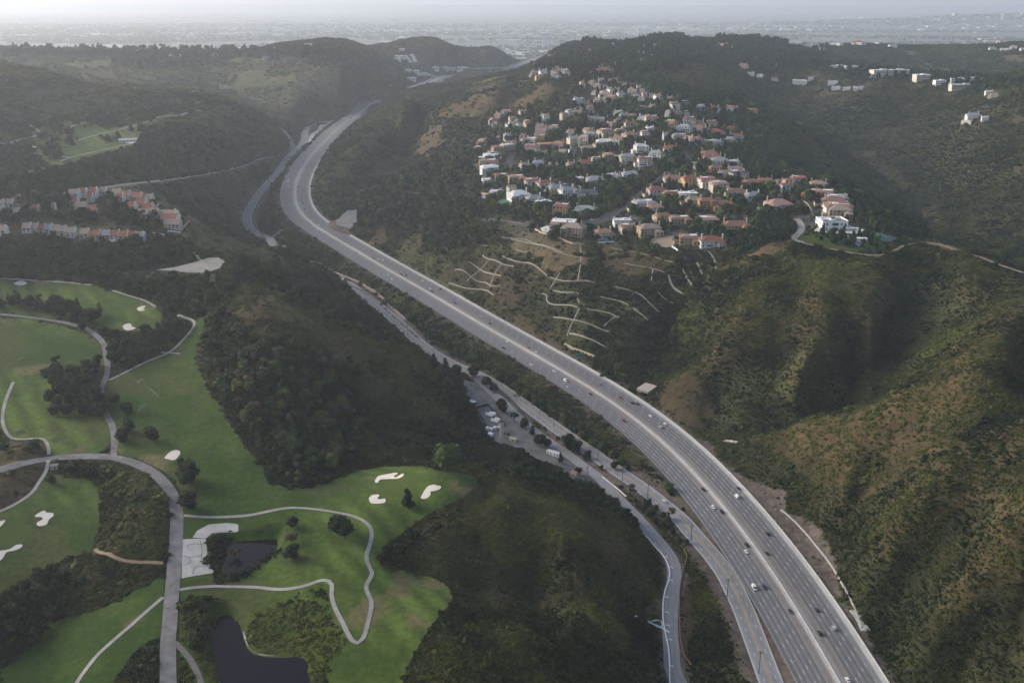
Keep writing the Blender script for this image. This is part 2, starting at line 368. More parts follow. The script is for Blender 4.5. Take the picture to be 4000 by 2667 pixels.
LAWN_LOW = hits('G', [(300, 1200), (550, 1130), (700, 1080), (820, 1010), (930, 940), (1010, 915), (1000, 1040), (990, 1200), (980, 1290), (860, 1340), (780, 1430), (700, 1568), (620, 1740), (0, 1740), (0, 1480), (130, 1400)])
LAWN_FAR = hits('A', [(180, 940), (260, 905), (200, 870), (180, 820), (250, 780), (400, 745), (560, 740), (640, 790), (760, 770), (900, 740), (1050, 690), (1150, 690), (1130, 720), (1000, 740), (900, 780), (880, 830), (830, 890), (700, 930), (560, 960), (400, 1010), (340, 1030), (280, 1000)])
LAWN_FAR2 = hits('A', [(85, 1085), (150, 1050), (260, 1025), (330, 1035), (240, 1065), (160, 1085)])
LAWN_EST = hits('c', [(620, 1290), (700, 1260), (1000, 1230), (1250, 1240), (1650, 1270), (1900, 1380), (2040, 1400), (1920, 1480), (1700, 1490), (1450, 1500), (1100, 1440), (800, 1370), (640, 1330)])
LAWN_SPUR = hits('c', [(1440, 540), (1500, 530), (1650, 575), (1720, 630), (1600, 600), (1450, 575)])
LAWNS = [LAWN_MAIN, LAWN_WEST, LAWN_UP, LAWN_GREEN, LAWN_LOW, LAWN_FAR, LAWN_FAR2, LAWN_EST, LAWN_SPUR]
YARD = multi(('E', [(795, 915), (880, 912), (960, 960), (1080, 1060), (1180, 1155), (1300, 1262), (1400, 1330), (1540, 1430), (1640, 1500), (1600, 1540), (1500, 1540), (1440, 1500), (1350, 1430), (1250, 1400), (1150, 1335), (1000, 1300), (950, 1240), (900, 1160), (850, 1060), (810, 990)]))
BASIN = flat_hits('D', [(950, 245), (1080, 225), (1190, 197), (1240, 183), (1280, 170), (1340, 168), (1375, 190), (1370, 225), (1330, 250), (1250, 262), (1130, 258), (1040, 247)], (1250, 220))
LOT = flat_hits('B', [(20, 1350), (90, 1290), (150, 1285), (145, 1360), (115, 1405), (20, 1375)], (90, 1350))
SPILL = hits('G', [(1120, 690), (1260, 685), (1270, 780), (1310, 895), (1112, 930)])
APRON = hits('G', [(1180, 680), (1205, 638), (1280, 597), (1390, 588), (1460, 595), (1460, 640), (1380, 645), (1300, 652), (1262, 684)])
POND_UP = hits('G', [(1400, 668), (1460, 663), (1560, 650), (1680, 620), (1712, 625), (1705, 690), (1690, 740), (1620, 790), (1540, 850), (1480, 900), (1400, 925), (1345, 880), (1345, 800), (1370, 720)])
POND_LOW = hits('G', [(1300, 1150), (1340, 1100), (1375, 1088), (1425, 1110), (1475, 1170), (1500, 1260), (1520, 1340), (1560, 1382), (1640, 1402), (1740, 1402), (1820, 1390), (1870, 1402), (1905, 1460), (1885, 1510), (1905, 1568), (1920, 1760), (1380, 1760), (1345, 1568), (1310, 1440), (1290, 1330), (1288, 1230)])
MARSH = multi(('G', [(1520, 1200), (1600, 1130), (1720, 1090), (1800, 1050), (1900, 1010), (2000, 975), (2020, 1080), (2080, 1230), (2130, 1330), (2040, 1430), (1990, 1540), (1960, 1700), (1930, 1700), (1905, 1480), (1880, 1400), (1740, 1390), (1600, 1380), (1540, 1330), (1510, 1270)]))
PONDBANK = hits('G', [(1110, 1060), (1200, 1050), (1380, 1050), (1330, 1110), (1300, 1150), (1285, 1230), (1290, 1330), (1310, 1440), (1345, 1568), (1380, 1740), (1200, 1740), (1100, 1500)])
HEDGE = hits('G', [(1700, 720), (1730, 740), (1640, 810), (1540, 890), (1440, 955), (1330, 960), (1310, 910), (1280, 790), (1260, 690), (1330, 665), (1400, 668), (1370, 720), (1345, 800), (1345, 880), (1400, 925), (1480, 900), (1540, 850), (1620, 790), (1690, 740)])

# height noise, held back where the ground is built or mown
mow = np.zeros(XX.shape)
def feather(P, wdt):
    """soft mask of a polygon (1 inside, falling to 0 over wdt metres)"""
    m = poly_mask(P, XX, YY).astype(float)
    Q = np.vstack([P, P[:1]])
    D, _ = line_dist(Q, XX, YY, wdt + 30)
    return np.maximum(m, 1 - sstep(0, wdt, D))
for P in LAWNS + [YARD, BASIN, LOT, MARSH]:
    mow = np.maximum(mow, feather(P, 25))
EST_POLY = multi(('W', [(1230, 560), (1080, 440), (1080, 340), (1120, 255), (1300, 235), (1340, 185), (1450, 170), (1560, 230), (1760, 255), (1760, 340), (1700, 360), (1900, 420), (1960, 480), (2120, 550), (2000, 590), (1840, 540), (1830, 470), (1700, 530), (1660, 575), (1500, 560)]))
est = feather(EST_POLY, 30)
TOWN_POLY = hits('W', [(-100, 470), (150, 440), (350, 440), (440, 500), (400, 560), (100, 560), (-100, 560)])
town = feather(TOWN_POLY, 25)
fwD, fwH = line_dist(FWC, XX, YY, 200)
spD, spH = line_dist(SEP, XX, YY, 150)
acD, acH = line_dist(ACC, XX, YY, 100)
mtD, mtH = line_dist(MTG, XX, YY, 100)
f2D, f2H = line_dist(FW2, XX, YY, 200)
f3D, f3H = line_dist(FW3, XX, YY, 250)
wild = (1 - mow) * (1 - .85 * est) * (1 - .85 * town)
TRACK = np.array([hit('c', 690, 1366)] + [tp('c', x, y, 312.5) for x, y in [(900, 1412), (1200, 1472), (1500, 1530), (1800, 1558), (2000, 1528), (2195, 1425)]] + [tp('C', x, y, 311.5) for x, y in [(1480, 1497), (1640, 1490), (1720, 1510), (1830, 1550)]] + [tp('F', x, y, 311) for x, y in [(1920, 160), (2050, 212), (2190, 258)]])
TRACK = smooth(catmull(TRACK, 6), it=4)
tkD, tkH = line_dist(TRACK, XX, YY, 90)
DRAINS = hits('E', [(660, 300), (900, 120), (1100, 40), (1550, 140), (2000, 200), (2195, 330), (1950, 560), (1700, 740), (1420, 700), (1000, 500)])
wild *= sstep(4, 45, tkD) * (1 - .75 * feather(DRAINS, 30))
wild *= sstep(30, 90, fwD) * sstep(12, 50, spD) * sstep(8, 40, acD) * sstep(8, 30, mtD)
wx = XX + 40 * fbm(XX, YY, 260, 2, 31); wy = YY + 40 * fbm(XX, YY, 260, 2, 47)
rg = fbm(wx, wy * .8, 190, 3, 3, ridged=True)
nz = (6.5 + 2.5 * ((XX > 120) & (YY < 1500))) * rg + 2.6 * fbm(XX, YY, 70, 3, 11, ridged=True) + 1.5 * fbm(XX, YY, 34, 2, 13) + .8 * fbm(XX, YY, 14, 2, 19)
far = sstep(1500, 3200, YY)
nz *= 1 + .35 * far
ZZ = ZZ + wild * nz * sstep(380, 520, YY) * (1 - .6 * sstep(4600, 5200, YY))
ZZ += (1 - wild) * .25 * fbm(XX, YY, 22, 2, 5) * np.minimum(1, mow + est)
def bench(D, H, half, slope, drop=.35):
    global ZZ
    t = sstep(half, half + slope, D)
    ZZ = (H - drop) * (1 - t) + ZZ * t
bench(tkD, tkH, 4, 26)
bench(mtD, mtH, 8, 22)
bench(f2D, f2H, 30, 60)
bench(f3D, f3H, 30, 60)
bench(fwD, fwH, 30, 24)
near_fw = 1 - sstep(48, 75, fwD)
bench(spD, spH, 10.5, 18 - 12 * near_fw)
bench(acD, acH, 5.5, 10)
for P in (BASIN, LOT):
    k = feather(P, 14); k[poly_mask(P, XX, YY)] = 1
    ZZ = ZZ * (1 - k) + k * P[0, 2]
for P, dz in ((POND_UP, 1.0), (POND_LOW, 1.0)):
    m = poly_mask(P, XX, YY)
    D, _ = line_dist(np.vstack([P, P[:1]]), XX, YY, 30)
    lvl = np.percentile(P[:, 2], 25)
    k = np.where(m, 1., 1 - sstep(0, 4, D))
    ZZ = ZZ * (1 - k) + k * (lvl + np.where(m, -.2 - np.minimum(D, 6) * .3, .1))

# ------------------------------------------------------------------ ground cover (what grows where)
CHAP, DARK, BROWN, TAN, OLIVE, DIRT, STRAW, GREEN = (.042, .046, .022), (.030, .036, .019), (.088, .064, .034), (.205, .150, .082), (.080, .088, .030), (.175, .140, .118), (.170, .160, .062), (.060, .085, .024)
warpA = 6 + YY * .006
wX = XX + warpA * fbm(XX, YY, 45, 3, 61); wY = YY + warpA * fbm(XX, YY, 45, 3, 67)
n1 = fbm(XX, YY, 120, 4, 71)[..., None]; n2 = fbm(XX, YY, 24, 3, 83)[..., None]
cov = np.array(CHAP) + 0 * n1
def mixc(m, col):
    global cov
    m = np.clip(m, 0, 1)
    if m.ndim == 2: m = m[..., None]
    cov = cov * (1 - m) + np.array(col) * m
mixc(sstep(.0, .5, n1) * .5, BROWN)
mixc(sstep(.05, .5, -n1 + .5 * n2) * .7, OLIVE)
veg = np.full(XX.shape, .80)
hue = np.zeros(XX.shape)              # shrub tint: 0 dark green .. 1 dry olive
hue += .45 * sstep(-.2, .5, n1[..., 0])
def zone(P, col, k=1., vg=None, hu=None, warped=True):
    global veg, hue
    m = poly_mask(P, wX if warped else XX, wY if warped else YY).astype(float) * k
    mixc(m, col)
    if vg is not None: veg = veg * (1 - (m > 0)) + vg * (m > 0)
    if hu is not None: hue = hue * (1 - (m > 0)) + hu * (m > 0)
ZONES = [
    ('A', (.125, .118, .055), .6, .42, .8, [(-300, 335), (600, 335), (1900, 335), (1950, 480), (1900, 610), (1350, 590), (1100, 560), (700, 540), (450, 480), (200, 430), (-300, 385)]),
    ('B', BROWN, .9, .16, .7, [(880, 720), (960, 620), (1080, 560), (1200, 580), (1290, 515), (1400, 530), (1330, 620), (1440, 640), (1390, 720), (1200, 720), (1000, 720)]),
    ('B', (.165, .105, .06), .8, .10, .8, [(900, 700), (990, 620), (1100, 580), (1180, 620), (1170, 690), (1050, 715)]),
    ('B', (.17, .11, .062), .9, .10, .8, [(1190, 640), (1300, 520), (1390, 530), (1310, 620), (1240, 640)]),
    ('B', (.15, .10, .06), .8, .12, .8, [(470, 900), (550, 810), (690, 790), (710, 880), (610, 910), (590, 1000), (520, 940)]),
    ('B', (.13, .09, .052), .7, .2, .7, [(640, 690), (830, 620), (1010, 570), (940, 660), (860, 720), (720, 720)]),
    ('B', (.12, .085, .05), .6, .25, .7, [(820, 530), (1060, 490), (1050, 540), (900, 570)]),
    ('B', STRAW, .9, .05, .9, [(830, 512), (900, 500), (1000, 475), (1110, 462), (1000, 490), (900, 515)]),
    ('B', STRAW, .9, .06, .9, [(820, 608), (900, 585), (1000, 562), (1045, 556), (1010, 575), (900, 600)]),
    ('B', TAN, .8, .06, .9, [(560, 668), (620, 650), (690, 636), (660, 655), (600, 672)]),
    ('B', OLIVE, .7, .5, .8, [(300, 800), (400, 720), (520, 660), (500, 700), (350, 800), (200, 930), (60, 1060), (0, 1110), (0, 1000), (120, 900)]),
    ('E', TAN, .85, .10, .7, [(1000, 40), (1150, 20), (1250, 5), (1400, 60), (1520, 100), (1530, 235), (1400, 225), (1290, 180), (1150, 130), (1080, 60)]),
    ('E', BROWN, .9, .10, .7, [(1620, 80), (1720, 90), (1900, 140), (2060, 170), (2050, 260), (1900, 290), (1700, 270), (1620, 200)]),
    ('E', TAN, .8, .12, .7, [(1640, 75), (1740, 75), (1720, 150), (1650, 150)]),
    ('E', TAN, .9, .04, .7, [(1940, 85), (2000, 30), (2080, 30), (2110, 70), (2000, 110)]),
    ('B', BROWN, .9, .06, .7, [(400, 1568), (430, 1490), (520, 1440), (560, 1500), (520, 1568)]),
    ('B', BROWN, .8, .10, .7, [(230, 1450), (260, 1390), (340, 1370), (350, 1450), (300, 1500)]),
    ('E', OLIVE, .5, .35, .5, [(400, 130), (480, 30), (560, 0), (540, 180), (450, 220)]),
    ('E', BROWN, .55, .30, .6, [(650, 290), (760, 230), (920, 150), (1060, 200), (1080, 320), (1150, 430), (1080, 520), (900, 420), (720, 350)]),
    ('E', BROWN, .8, .25, .6, [(900, 400), (1050, 520), (1250, 600), (1400, 680), (1400, 720), (1180, 650), (1000, 520)]),
    ('F', (.17, .108, .056), 1., .05, .8, [(310, 245), (450, 190), (560, 120), (680, 60), (790, 50), (800, 95), (700, 130), (600, 170), (450, 230)]),
    ('F', TAN, .5, .04, .8, [(600, 100), (700, 60), (790, 60), (700, 100)]),
    ('F', BROWN, .9, .10, .6, [(0, 930), (130, 860), (250, 1000), (270, 1080), (220, 1200), (130, 1190), (0, 1120)]),
    ('F', BROWN, .6, .30, .9, [(560, 480), (650, 380), (800, 320), (700, 420), (560, 560), (470, 640)]),
    ('F', BROWN, .6, .35, .9, [(1190, 700), (1290, 560), (1330, 700), (1260, 780), (1180, 800)]),
    ('F', BROWN, .7, .35, .9, [(1150, 980), (1300, 860), (1400, 800), (1350, 940), (1280, 1000)]),
    ('F', BROWN, .6, .45, .9, [(1000, 1150), (1500, 960), (1900, 850), (2000, 950), (1900, 1200), (1700, 1330), (1300, 1340), (900, 1280)]),
    ('I', BROWN, .6, .45, .9, [(500, 60), (1000, -60), (1500, -60), (1900, 100), (1500, 250), (1300, 420), (1000, 350), (700, 200)]),
    ('F', OLIVE, .6, .8, .6, [(700, 200), (1100, 180), (1400, 300), (1300, 420), (900, 420), (700, 320)]),
    ('F', GREEN, .6, .8, .5, [(1550, 650), (1700, 560), (1950, 560), (1800, 700), (1600, 760), (1450, 740)]),
    ('F', OLIVE, .8, .6, 1., [(20, 560), (150, 440), (250, 430), (180, 620), (60, 680)]),
    ('I', DIRT, .9, .02, .8, [(190, 60), (300, 110), (420, 230), (560, 330), (720, 370), (740, 500), (900, 560), (1000, 650), (1060, 780), (1110, 920), (1150, 1100), (1230, 1260), (1380, 1540), (1330, 1540), (1180, 1260), (1040, 1060), (890, 880), (750, 690), (630, 540), (390, 265)]),
    ('D', BROWN, .75, .25, .7, [(1400, 560), (1500, 430), (1620, 390), (1760, 450), (1950, 570), (2150, 700), (2195, 760), (2050, 760), (1900, 640), (1750, 560), (1600, 520), (1500, 600)]),
    ('D', OLIVE, .9, .4, 1., [(1400, 700), (1420, 560), (1450, 480), (1470, 350), (1540, 330), (1560, 400), (1480, 560), (1440, 720)]),
    ('E', BROWN, .7, .3, .6, [(0, 640), (150, 700), (250, 860), (400, 980), (700, 1080), (800, 1180), (600, 1150), (300, 1000), (100, 880), (0, 800)]),
    ('A', STRAW, .9, .03, .8, [(1400, 530), (1500, 440), (1600, 430), (1680, 475), (1800, 455), (1865, 490), (1700, 520), (1500, 548)]),
    ('A', STRAW, .7, .05, .8, [(0, 345), (100, 342), (95, 375), (0, 385)]), ('A', STRAW, .7, .05, .8, [(350, 398), (520, 380), (680, 362), (695, 400), (430, 412)]),
    ('A', STRAW, .7, .05, .8, [(1385, 372), (1480, 347), (1600, 360), (1590, 378)]), ('A', STRAW, .5, .2, .8, [(400, 440), (600, 410), (800, 430), (700, 480), (520, 500)]),
    ('A', OLIVE, .7, .3, .8, [(1500, 570), (1750, 540), (1900, 580), (1700, 640), (1500, 630)]),
    ('A', BROWN, .6, .35, .6, [(1230, 720), (1330, 650), (1500, 700), (1480, 740), (1330, 780)]), ('A', BROWN, .5, .4, .6, [(200, 640), (280, 530), (450, 600), (560, 650), (350, 700)]),
    ('A', OLIVE, .8, .25, .8, [(980, 1265), (1100, 1300), (1200, 1360), (1400, 1440), (1600, 1520), (1700, 1560), (1500, 1568), (1300, 1500), (1130, 1380)]),
    ('D', BROWN, .4, .35, .7, [(1180, 60), (1400, 60), (1500, 110), (1380, 165), (1250, 100)]), ('D', TAN, .6, .1, .8, [(1130, 270), (1300, 265), (1390, 230), (1400, 260), (1340, 290), (1200, 300)]),
    ('C', BROWN, .8, .15, .7, [(845, 480), (900, 440), (940, 430), (930, 470), (880, 500)]), ('C', TAN, .6, .05, .7, [(940, 575), (1000, 560), (1090, 580), (1000, 590)]), ('C', STRAW, .6, .08, .7, [(1190, 525), (1240, 505), (1290, 520), (1250, 545)]),
    ('C', BROWN, .8, .15, .7, [(1480, 550), (1560, 500), (1580, 530), (1530, 560)]), ('C', BROWN, .6, .25, .7, [(1690, 600), (1740, 560), (1760, 580), (1720, 640)]),
    ('C', BROWN, .8, .15, .7, [(2040, 740), (2130, 700), (2195, 710), (2195, 760), (2100, 760)]), ('C', STRAW, .7, .05, .7, [(1450, 320), (1500, 310), (1560, 360), (1630, 420), (1600, 425), (1530, 360)]), ('C', TAN, .8, .05, .7, [(1650, 430), (1700, 418), (1755, 438), (1700, 445)]), ('C', TAN, .6, .1, .7, [(2050, 355), (2120, 330), (2195, 350), (2195, 385), (2100, 380)]),
    ('C', STRAW, .8, .05, .9, [(715, 725), (780, 740), (800, 755), (740, 745)]), ('C', (.16, .125, .105), .6, .7, .9, [(1130, 920), (1250, 930), (1400, 1040), (1520, 1130), (1480, 1170), (1330, 1090), (1200, 980)]),
    ('C', (.16, .125, .105), .6, .7, .9, [(1580, 1300), (1640, 1250), (1720, 1330), (1730, 1420), (1620, 1440)]),
    ('C', TAN, .7, .08, .8, [(1440, 1440), (1560, 1430), (1700, 1480), (1850, 1540), (1800, 1560), (1640, 1500), (1500, 1500)]),
    ('G', BROWN, .8, .12, .6, [(-100, 90), (150, 85), (260, 100), (280, 180), (130, 215), (-100, 270)]), ('G', BROWN, .8, .12, .6, [(-100, 300), (200, 240), (280, 230), (240, 330), (130, 440), (-100, 540)]),
    ('G', BROWN, .6, .45, .7, [(640, 560), (800, 480), (1000, 430), (1040, 520), (1020, 700), (980, 820), (720, 790), (590, 730)]), ('G', OLIVE, .9, .5, 1., [(560, 220), (750, 220), (900, 300), (960, 370), (800, 420), (640, 420), (600, 340)]),
    ('G', DARK, .7, .6, .3, [(0, 1020), (180, 900), (400, 830), (600, 800), (900, 830), (1000, 860), (900, 940), (700, 1080), (300, 1200), (0, 1400)]),
    ('H', OLIVE, .7, .5, .9, [(870, 480), (1100, 340), (1300, 400), (1500, 560), (1520, 700), (1250, 700), (1050, 860), (900, 720)]),
    ('H', BROWN, .6, .4, .6, [(1380, 480), (1600, 560), (1900, 800), (1960, 1000), (1800, 1000), (1650, 750), (1450, 600)]),
    ('H', BROWN, .5, .4, .6, [(740, 1060), (900, 1000), (1300, 1060), (1600, 1080), (1300, 1120), (900, 1120)]), ('H', OLIVE, .6, .5, .9, [(1380, 1150), (1500, 1090), (1700, 1160), (1850, 1300), (1800, 1400), (1600, 1250)]),
    ('H', TAN, .5, .1, .5, [(1960, 1020), (2010, 1010), (2010, 1180), (1940, 1200)]), ('H', BROWN, .9, .1, .5, [(2130, 830), (2195, 850), (2195, 1568), (2150, 1400), (2125, 1100)]),
    ('E', BROWN, .6, .15, .6, [(1600, 1540), (1750, 1500), (1820, 1540), (1700, 1568)]),
    ('E', OLIVE, .6, .3, .7, [(560, 640), (760, 790), (900, 860), (1000, 900), (820, 800), (650, 690)]),
]
for t, col, k, vg, hu, pts in ZONES:
    zone(hits(t, pts), col, k, vg, hu)
for P in LAWNS: zone(P, GREEN, 1, 0, .3, warped=False)
zone(MARSH, OLIVE, 1, .9, 1., warped=False)
zone(PONDBANK, OLIVE, 1, .75, .8, warped=False)
zone(HEDGE, DARK, 1, 1., .1, warped=False)
zone(hits('G', [(1330, 1040), (1500, 1150), (1540, 1180), (1800, 1050), (2000, 960), (1960, 960), (1750, 1010), (1550, 1030)]), STRAW, .35, 0, .5)
zone(hits('G', [(1740, 1110), (1860, 1020), (1980, 970), (2040, 1120), (2110, 1290), (2060, 1280), (1980, 1110), (1900, 1060), (1800, 1110)]), (.075, .07, .075), .9, .3, .2)
for P in (YARD, BASIN, LOT, SPILL, APRON): zone(P, (.12, .105, .09), 1, 0, .5, warped=False)
for P in (POND_UP, POND_LOW): zone(P, (.05, .045, .04), 1, 0, 0, warped=False)
builtup = np.maximum(est, town)
mixc(builtup * .75, (.075, .075, .045))
FWX = np.interp(YY, FWC[::-1, 1], FWC[::-1, 0])
for D, h in ((fwD, 36), (spD, 14), (acD, 7), (mtD, 10), (f2D, 32), (f3D, 32)):
    m = (1 - sstep(h - 3, h + 5, D)) if h != 36 else (1 - sstep(30, 37, D)) * np.where(XX < FWX, .55, 1)
    mixc(m * .8, DIRT)
    veg *= 1 - m
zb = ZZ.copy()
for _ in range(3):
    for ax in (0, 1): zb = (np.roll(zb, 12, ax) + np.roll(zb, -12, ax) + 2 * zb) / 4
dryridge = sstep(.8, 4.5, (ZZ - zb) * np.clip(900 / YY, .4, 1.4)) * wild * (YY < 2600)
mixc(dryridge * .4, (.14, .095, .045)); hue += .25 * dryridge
cov *= .66
cov *= 1 + .3 * n2 + .3 * fbm(XX, YY, 7, 2, 91)[..., None]
cov = np.clip(cov, .008, .6)

# ------------------------------------------------------------------ material helpers
MATS = {}
def mat(name, col, rough=.8, spec=.3, noise=0., scale=1., metal=0., bump=0., col2=None, attr=None, emit=None, stretch=None, detail=4):
    if name in MATS: return MATS[name]
    m = bpy.data.materials.new(name)
    m.use_nodes = True
    nt = m.node_tree
    b = nt.nodes['Principled BSDF']
    b.inputs['Roughness'].default_value = rough
    b.inputs['Specular IOR Level'].default_value = spec
    b.inputs['Metallic'].default_value = metal
    b.inputs['Base Color'].default_value = (*col, 1)
    src = None
    if attr:
        a = nt.nodes.new('ShaderNodeAttribute'); a.attribute_name = attr
        src = a.outputs['Color']
    if noise or col2 or bump:
        tc = nt.nodes.new('ShaderNodeTexCoord')
        vec = tc.outputs['Object']
        if stretch:
            mp = nt.nodes.new('ShaderNodeMapping'); mp.inputs['Scale'].default_value = stretch
            nt.links.new(vec, mp.inputs['Vector']); vec = mp.outputs[0]
        nz_ = nt.nodes.new('ShaderNodeTexNoise')
        nz_.inputs['Scale'].default_value = scale
        nz_.inputs['Detail'].default_value = detail
        nz_.inputs['Roughness'].default_value = .65
        nt.links.new(vec, nz_.inputs['Vector'])
        if noise or col2:
            rp = nt.nodes.new('ShaderNodeValToRGB')
            c2 = col2 or tuple(x * (1 + noise) for x in col)
            c1 = col if col2 else tuple(x * (1 - noise) for x in col)
            if attr: c1, c2 = (1 - noise,) * 3, (1 + noise,) * 3
            rp.color_ramp.elements[0].position, rp.color_ramp.elements[1].position = .32, .68
            rp.color_ramp.elements[0].color = (*c1, 1); rp.color_ramp.elements[1].color = (*c2, 1)
            nt.links.new(nz_.outputs['Fac'], rp.inputs['Fac'])
            if attr:
                mx = nt.nodes.new('ShaderNodeMix'); mx.data_type = 'RGBA'; mx.blend_type = 'MULTIPLY'
                mx.inputs['Factor'].default_value = 1
                nt.links.new(src, mx.inputs['A']); nt.links.new(rp.outputs[0], mx.inputs['B'])
                src = mx.outputs['Result']
            else: src = rp.outputs[0]
        if bump:
            bp = nt.nodes.new('ShaderNodeBump'); bp.inputs['Strength'].default_value = bump; bp.inputs['Distance'].default_value = 1.0
            nt.links.new(nz_.outputs['Fac'], bp.inputs['Height']); nt.links.new(bp.outputs[0], b.inputs['Normal'])
    if src is not None: nt.links.new(src, b.inputs['Base Color'])
    if emit:
        b.inputs['Emission Color'].default_value = (*emit[:3], 1); b.inputs['Emission Strength'].default_value = emit[3]
    MATS[name] = m
    return m

def mesh_np(name, verts, faces, mats=(), parent=None, smooth_=False, fmat=None, attrs=None, link=True):
    """verts Nx3, faces: list/array of equal-length index rows (or a list of lists)"""
    me = bpy.data.meshes.new(name)
    verts = np.asarray(verts, np.float32)
    if isinstance(faces, np.ndarray):
        nf, k = faces.shape
        me.vertices.add(len(verts)); me.vertices.foreach_set('co', verts.ravel())
        me.loops.add(nf * k); me.loops.foreach_set('vertex_index', faces.astype(np.int32).ravel())
        me.polygons.add(nf)
        me.polygons.foreach_set('loop_start', np.arange(0, nf * k, k, dtype=np.int32))
    else:
        me.from_pydata(verts.tolist(), [], [list(f_) for f_ in faces])
    for m in mats: me.materials.append(m)
    if fmat is not None: me.polygons.foreach_set('material_index', np.asarray(fmat, np.int32))
    me.polygons.foreach_set('use_smooth', np.full(len(me.polygons), smooth_))
    for an, (kind, data) in (attrs or {}).items():
        if kind == 'col':
            at = me.color_attributes.new(an, 'FLOAT_COLOR', 'POINT')
            at.data.foreach_set('color', np.c_[data, np.ones(len(data))].astype(np.float32).ravel())
        else:
            at = me.attributes.new(an, 'FLOAT', 'POINT'); at.data.foreach_set('value', np.asarray(data, np.float32))
    me.update(); me.validate()
    o = bpy.data.objects.new(name, me)
    if link: COL.objects.link(o)
    if parent: o.parent = parent
    return o

def tag(o, label=None, cat=None, group=None, kind=None):
    if label: o['label'] = label
    if cat: o['category'] = cat
    if group: o['group'] = group
    if kind: o['kind'] = kind
    return o

# ------------------------------------------------------------------ ground mesh
idx = np.arange(NY * NT).reshape(NY, NT)
quads = np.stack([idx[:-1, :-1], idx[:-1, 1:], idx[1:, 1:], idx[1:, :-1]], -1).reshape(-1, 4)
m_ground = mat('ground_cover', (.05, .05, .03), rough=.95, spec=.1, noise=.45, scale=.22, attr='cover', bump=.6, detail=6)
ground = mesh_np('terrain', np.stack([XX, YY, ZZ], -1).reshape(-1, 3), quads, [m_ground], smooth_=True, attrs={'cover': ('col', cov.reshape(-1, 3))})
tag(ground, kind='structure')

def drape(name, P, m, off=.3, step=3., spacing=None, kind='structure', flat=None, colf=None):
    """a sheet laid over the ground inside a closed outline"""
    P = np.asarray(P)
    B = resample(np.vstack([P, P[:1]]), step)[:-1, :2]
    s = spacing or step * 1.6
    x0, y0 = B.min(0); x1, y1 = B.max(0)
    gx, gy = np.meshgrid(np.arange(x0, x1, s), np.arange(y0, y1, s))
    gx = gx.ravel() + rng.uniform(-.2, .2, gx.size) * s; gy = gy.ravel() + rng.uniform(-.2, .2, gy.size) * s
    k = poly_mask(B, gx, gy)
    gx, gy = gx[k], gy[k]
    D, _ = line_dist(np.c_[np.vstack([B, B[:1]]), np.zeros(len(B) + 1)], gx, gy, 50)
    k = D > s * .5
    pts = np.vstack([B, np.c_[gx[k], gy[k]]])
    nb = len(B)
    r = delaunay_2d_cdt([Vector(p) for p in pts], [(i, (i + 1) % nb) for i in range(nb)], [list(range(nb))], 1, 1e-4)
    V = np.array([(v[0], v[1]) for v in r[0]])
    z = zg(V[:, 0], V[:, 1]) + off if flat is None else np.full(len(V), flat)
    F = [f_ for f_ in r[2] if len(f_) >= 3]
    o = mesh_np(name, np.c_[V, z], F, [m], smooth_=True, attrs={'wear': ('col', colf(V[:, 0], V[:, 1]))} if colf else None)
    if kind: tag(o, kind=kind)
    return o

def ribbon(name, P, width, m, off=.3, nx=3, kind='structure', follow=True, step=4., lat=0., vary=0., parent=None):
    """a strip along a line; follows the ground, or the line's own heights"""
    P = resample(P, step)
    T = np.gradient(P[:, :2], axis=0); T /= np.linalg.norm(T, axis=1)[:, None] + 1e-9
    N = np.c_[T[:, 1], -T[:, 0]]           # to the right of travel
    ss = np.linspace(-.5, .5, nx)
    w_ = width * (1 + vary * (fbm(np.arange(len(P)), 0 * T[:, 0], 9, 2, 5)))
    V = []
    for s in ss:
        q = P[:, :2] + N * (lat + s * w_)[:, None]
        z = zg(q[:, 0], q[:, 1]) + off if follow else P[:, 2] + off
        V.append(np.c_[q, z])
    V = np.stack(V, 1)
    n_ = len(P)
    ii = np.arange(n_ * nx).reshape(n_, nx)
    F = np.stack([ii[:-1, :-1], ii[:-1, 1:], ii[1:, 1:], ii[1:, :-1]], -1).reshape(-1, 4)
    o = mesh_np(name, V.reshape(-1, 3), F[:, ::-1] if False else F, [m], smooth_=True, parent=parent)
    if kind: tag(o, kind=kind)
    return o
def hline(t, pts, per=5, it=2):
    return smooth(catmull(hits(t, pts), per), it=it)
# ------------------------------------------------------------------ valley plain, far hills, city carpet
m_plain = mat('plain_ground', (.09, .10, .085), rough=.95, spec=.1, col2=(.22, .22, .21), scale=.004, detail=8)
py = np.exp(np.linspace(math.log(5600), math.log(62000), 60))
pt = np.linspace(-1.1, 1.1, 70)
PT, PY = np.meshgrid(pt, py)
PX = PT * PY
PZ = 232 + 4 * fbm(PX, PY, 1500, 2, 3)
PZ += 150 * np.exp(-((PX - 8200) / 3300) ** 2 - ((PY - 15500) / 1700) ** 2) * (1 + .3 * fbm(PX, PY, 1500, 3, 9))
PZ += 260 * sstep(30000, 36000, PY) * np.clip(.5 + .9 * fbm(PX, PY * .3, 9000, 3, 8), 0, 1)
PZ = np.where(PY < 5750, 200, PZ)
ii = np.arange(PX.size).reshape(PX.shape)
pf = np.stack([ii[:-1, :-1], ii[:-1, 1:], ii[1:, 1:], ii[1:, :-1]], -1).reshape(-1, 4)
tag(mesh_np('plain', np.stack([PX, PY, PZ], -1).reshape(-1, 3), pf, [m_plain], smooth_=True), kind='structure')
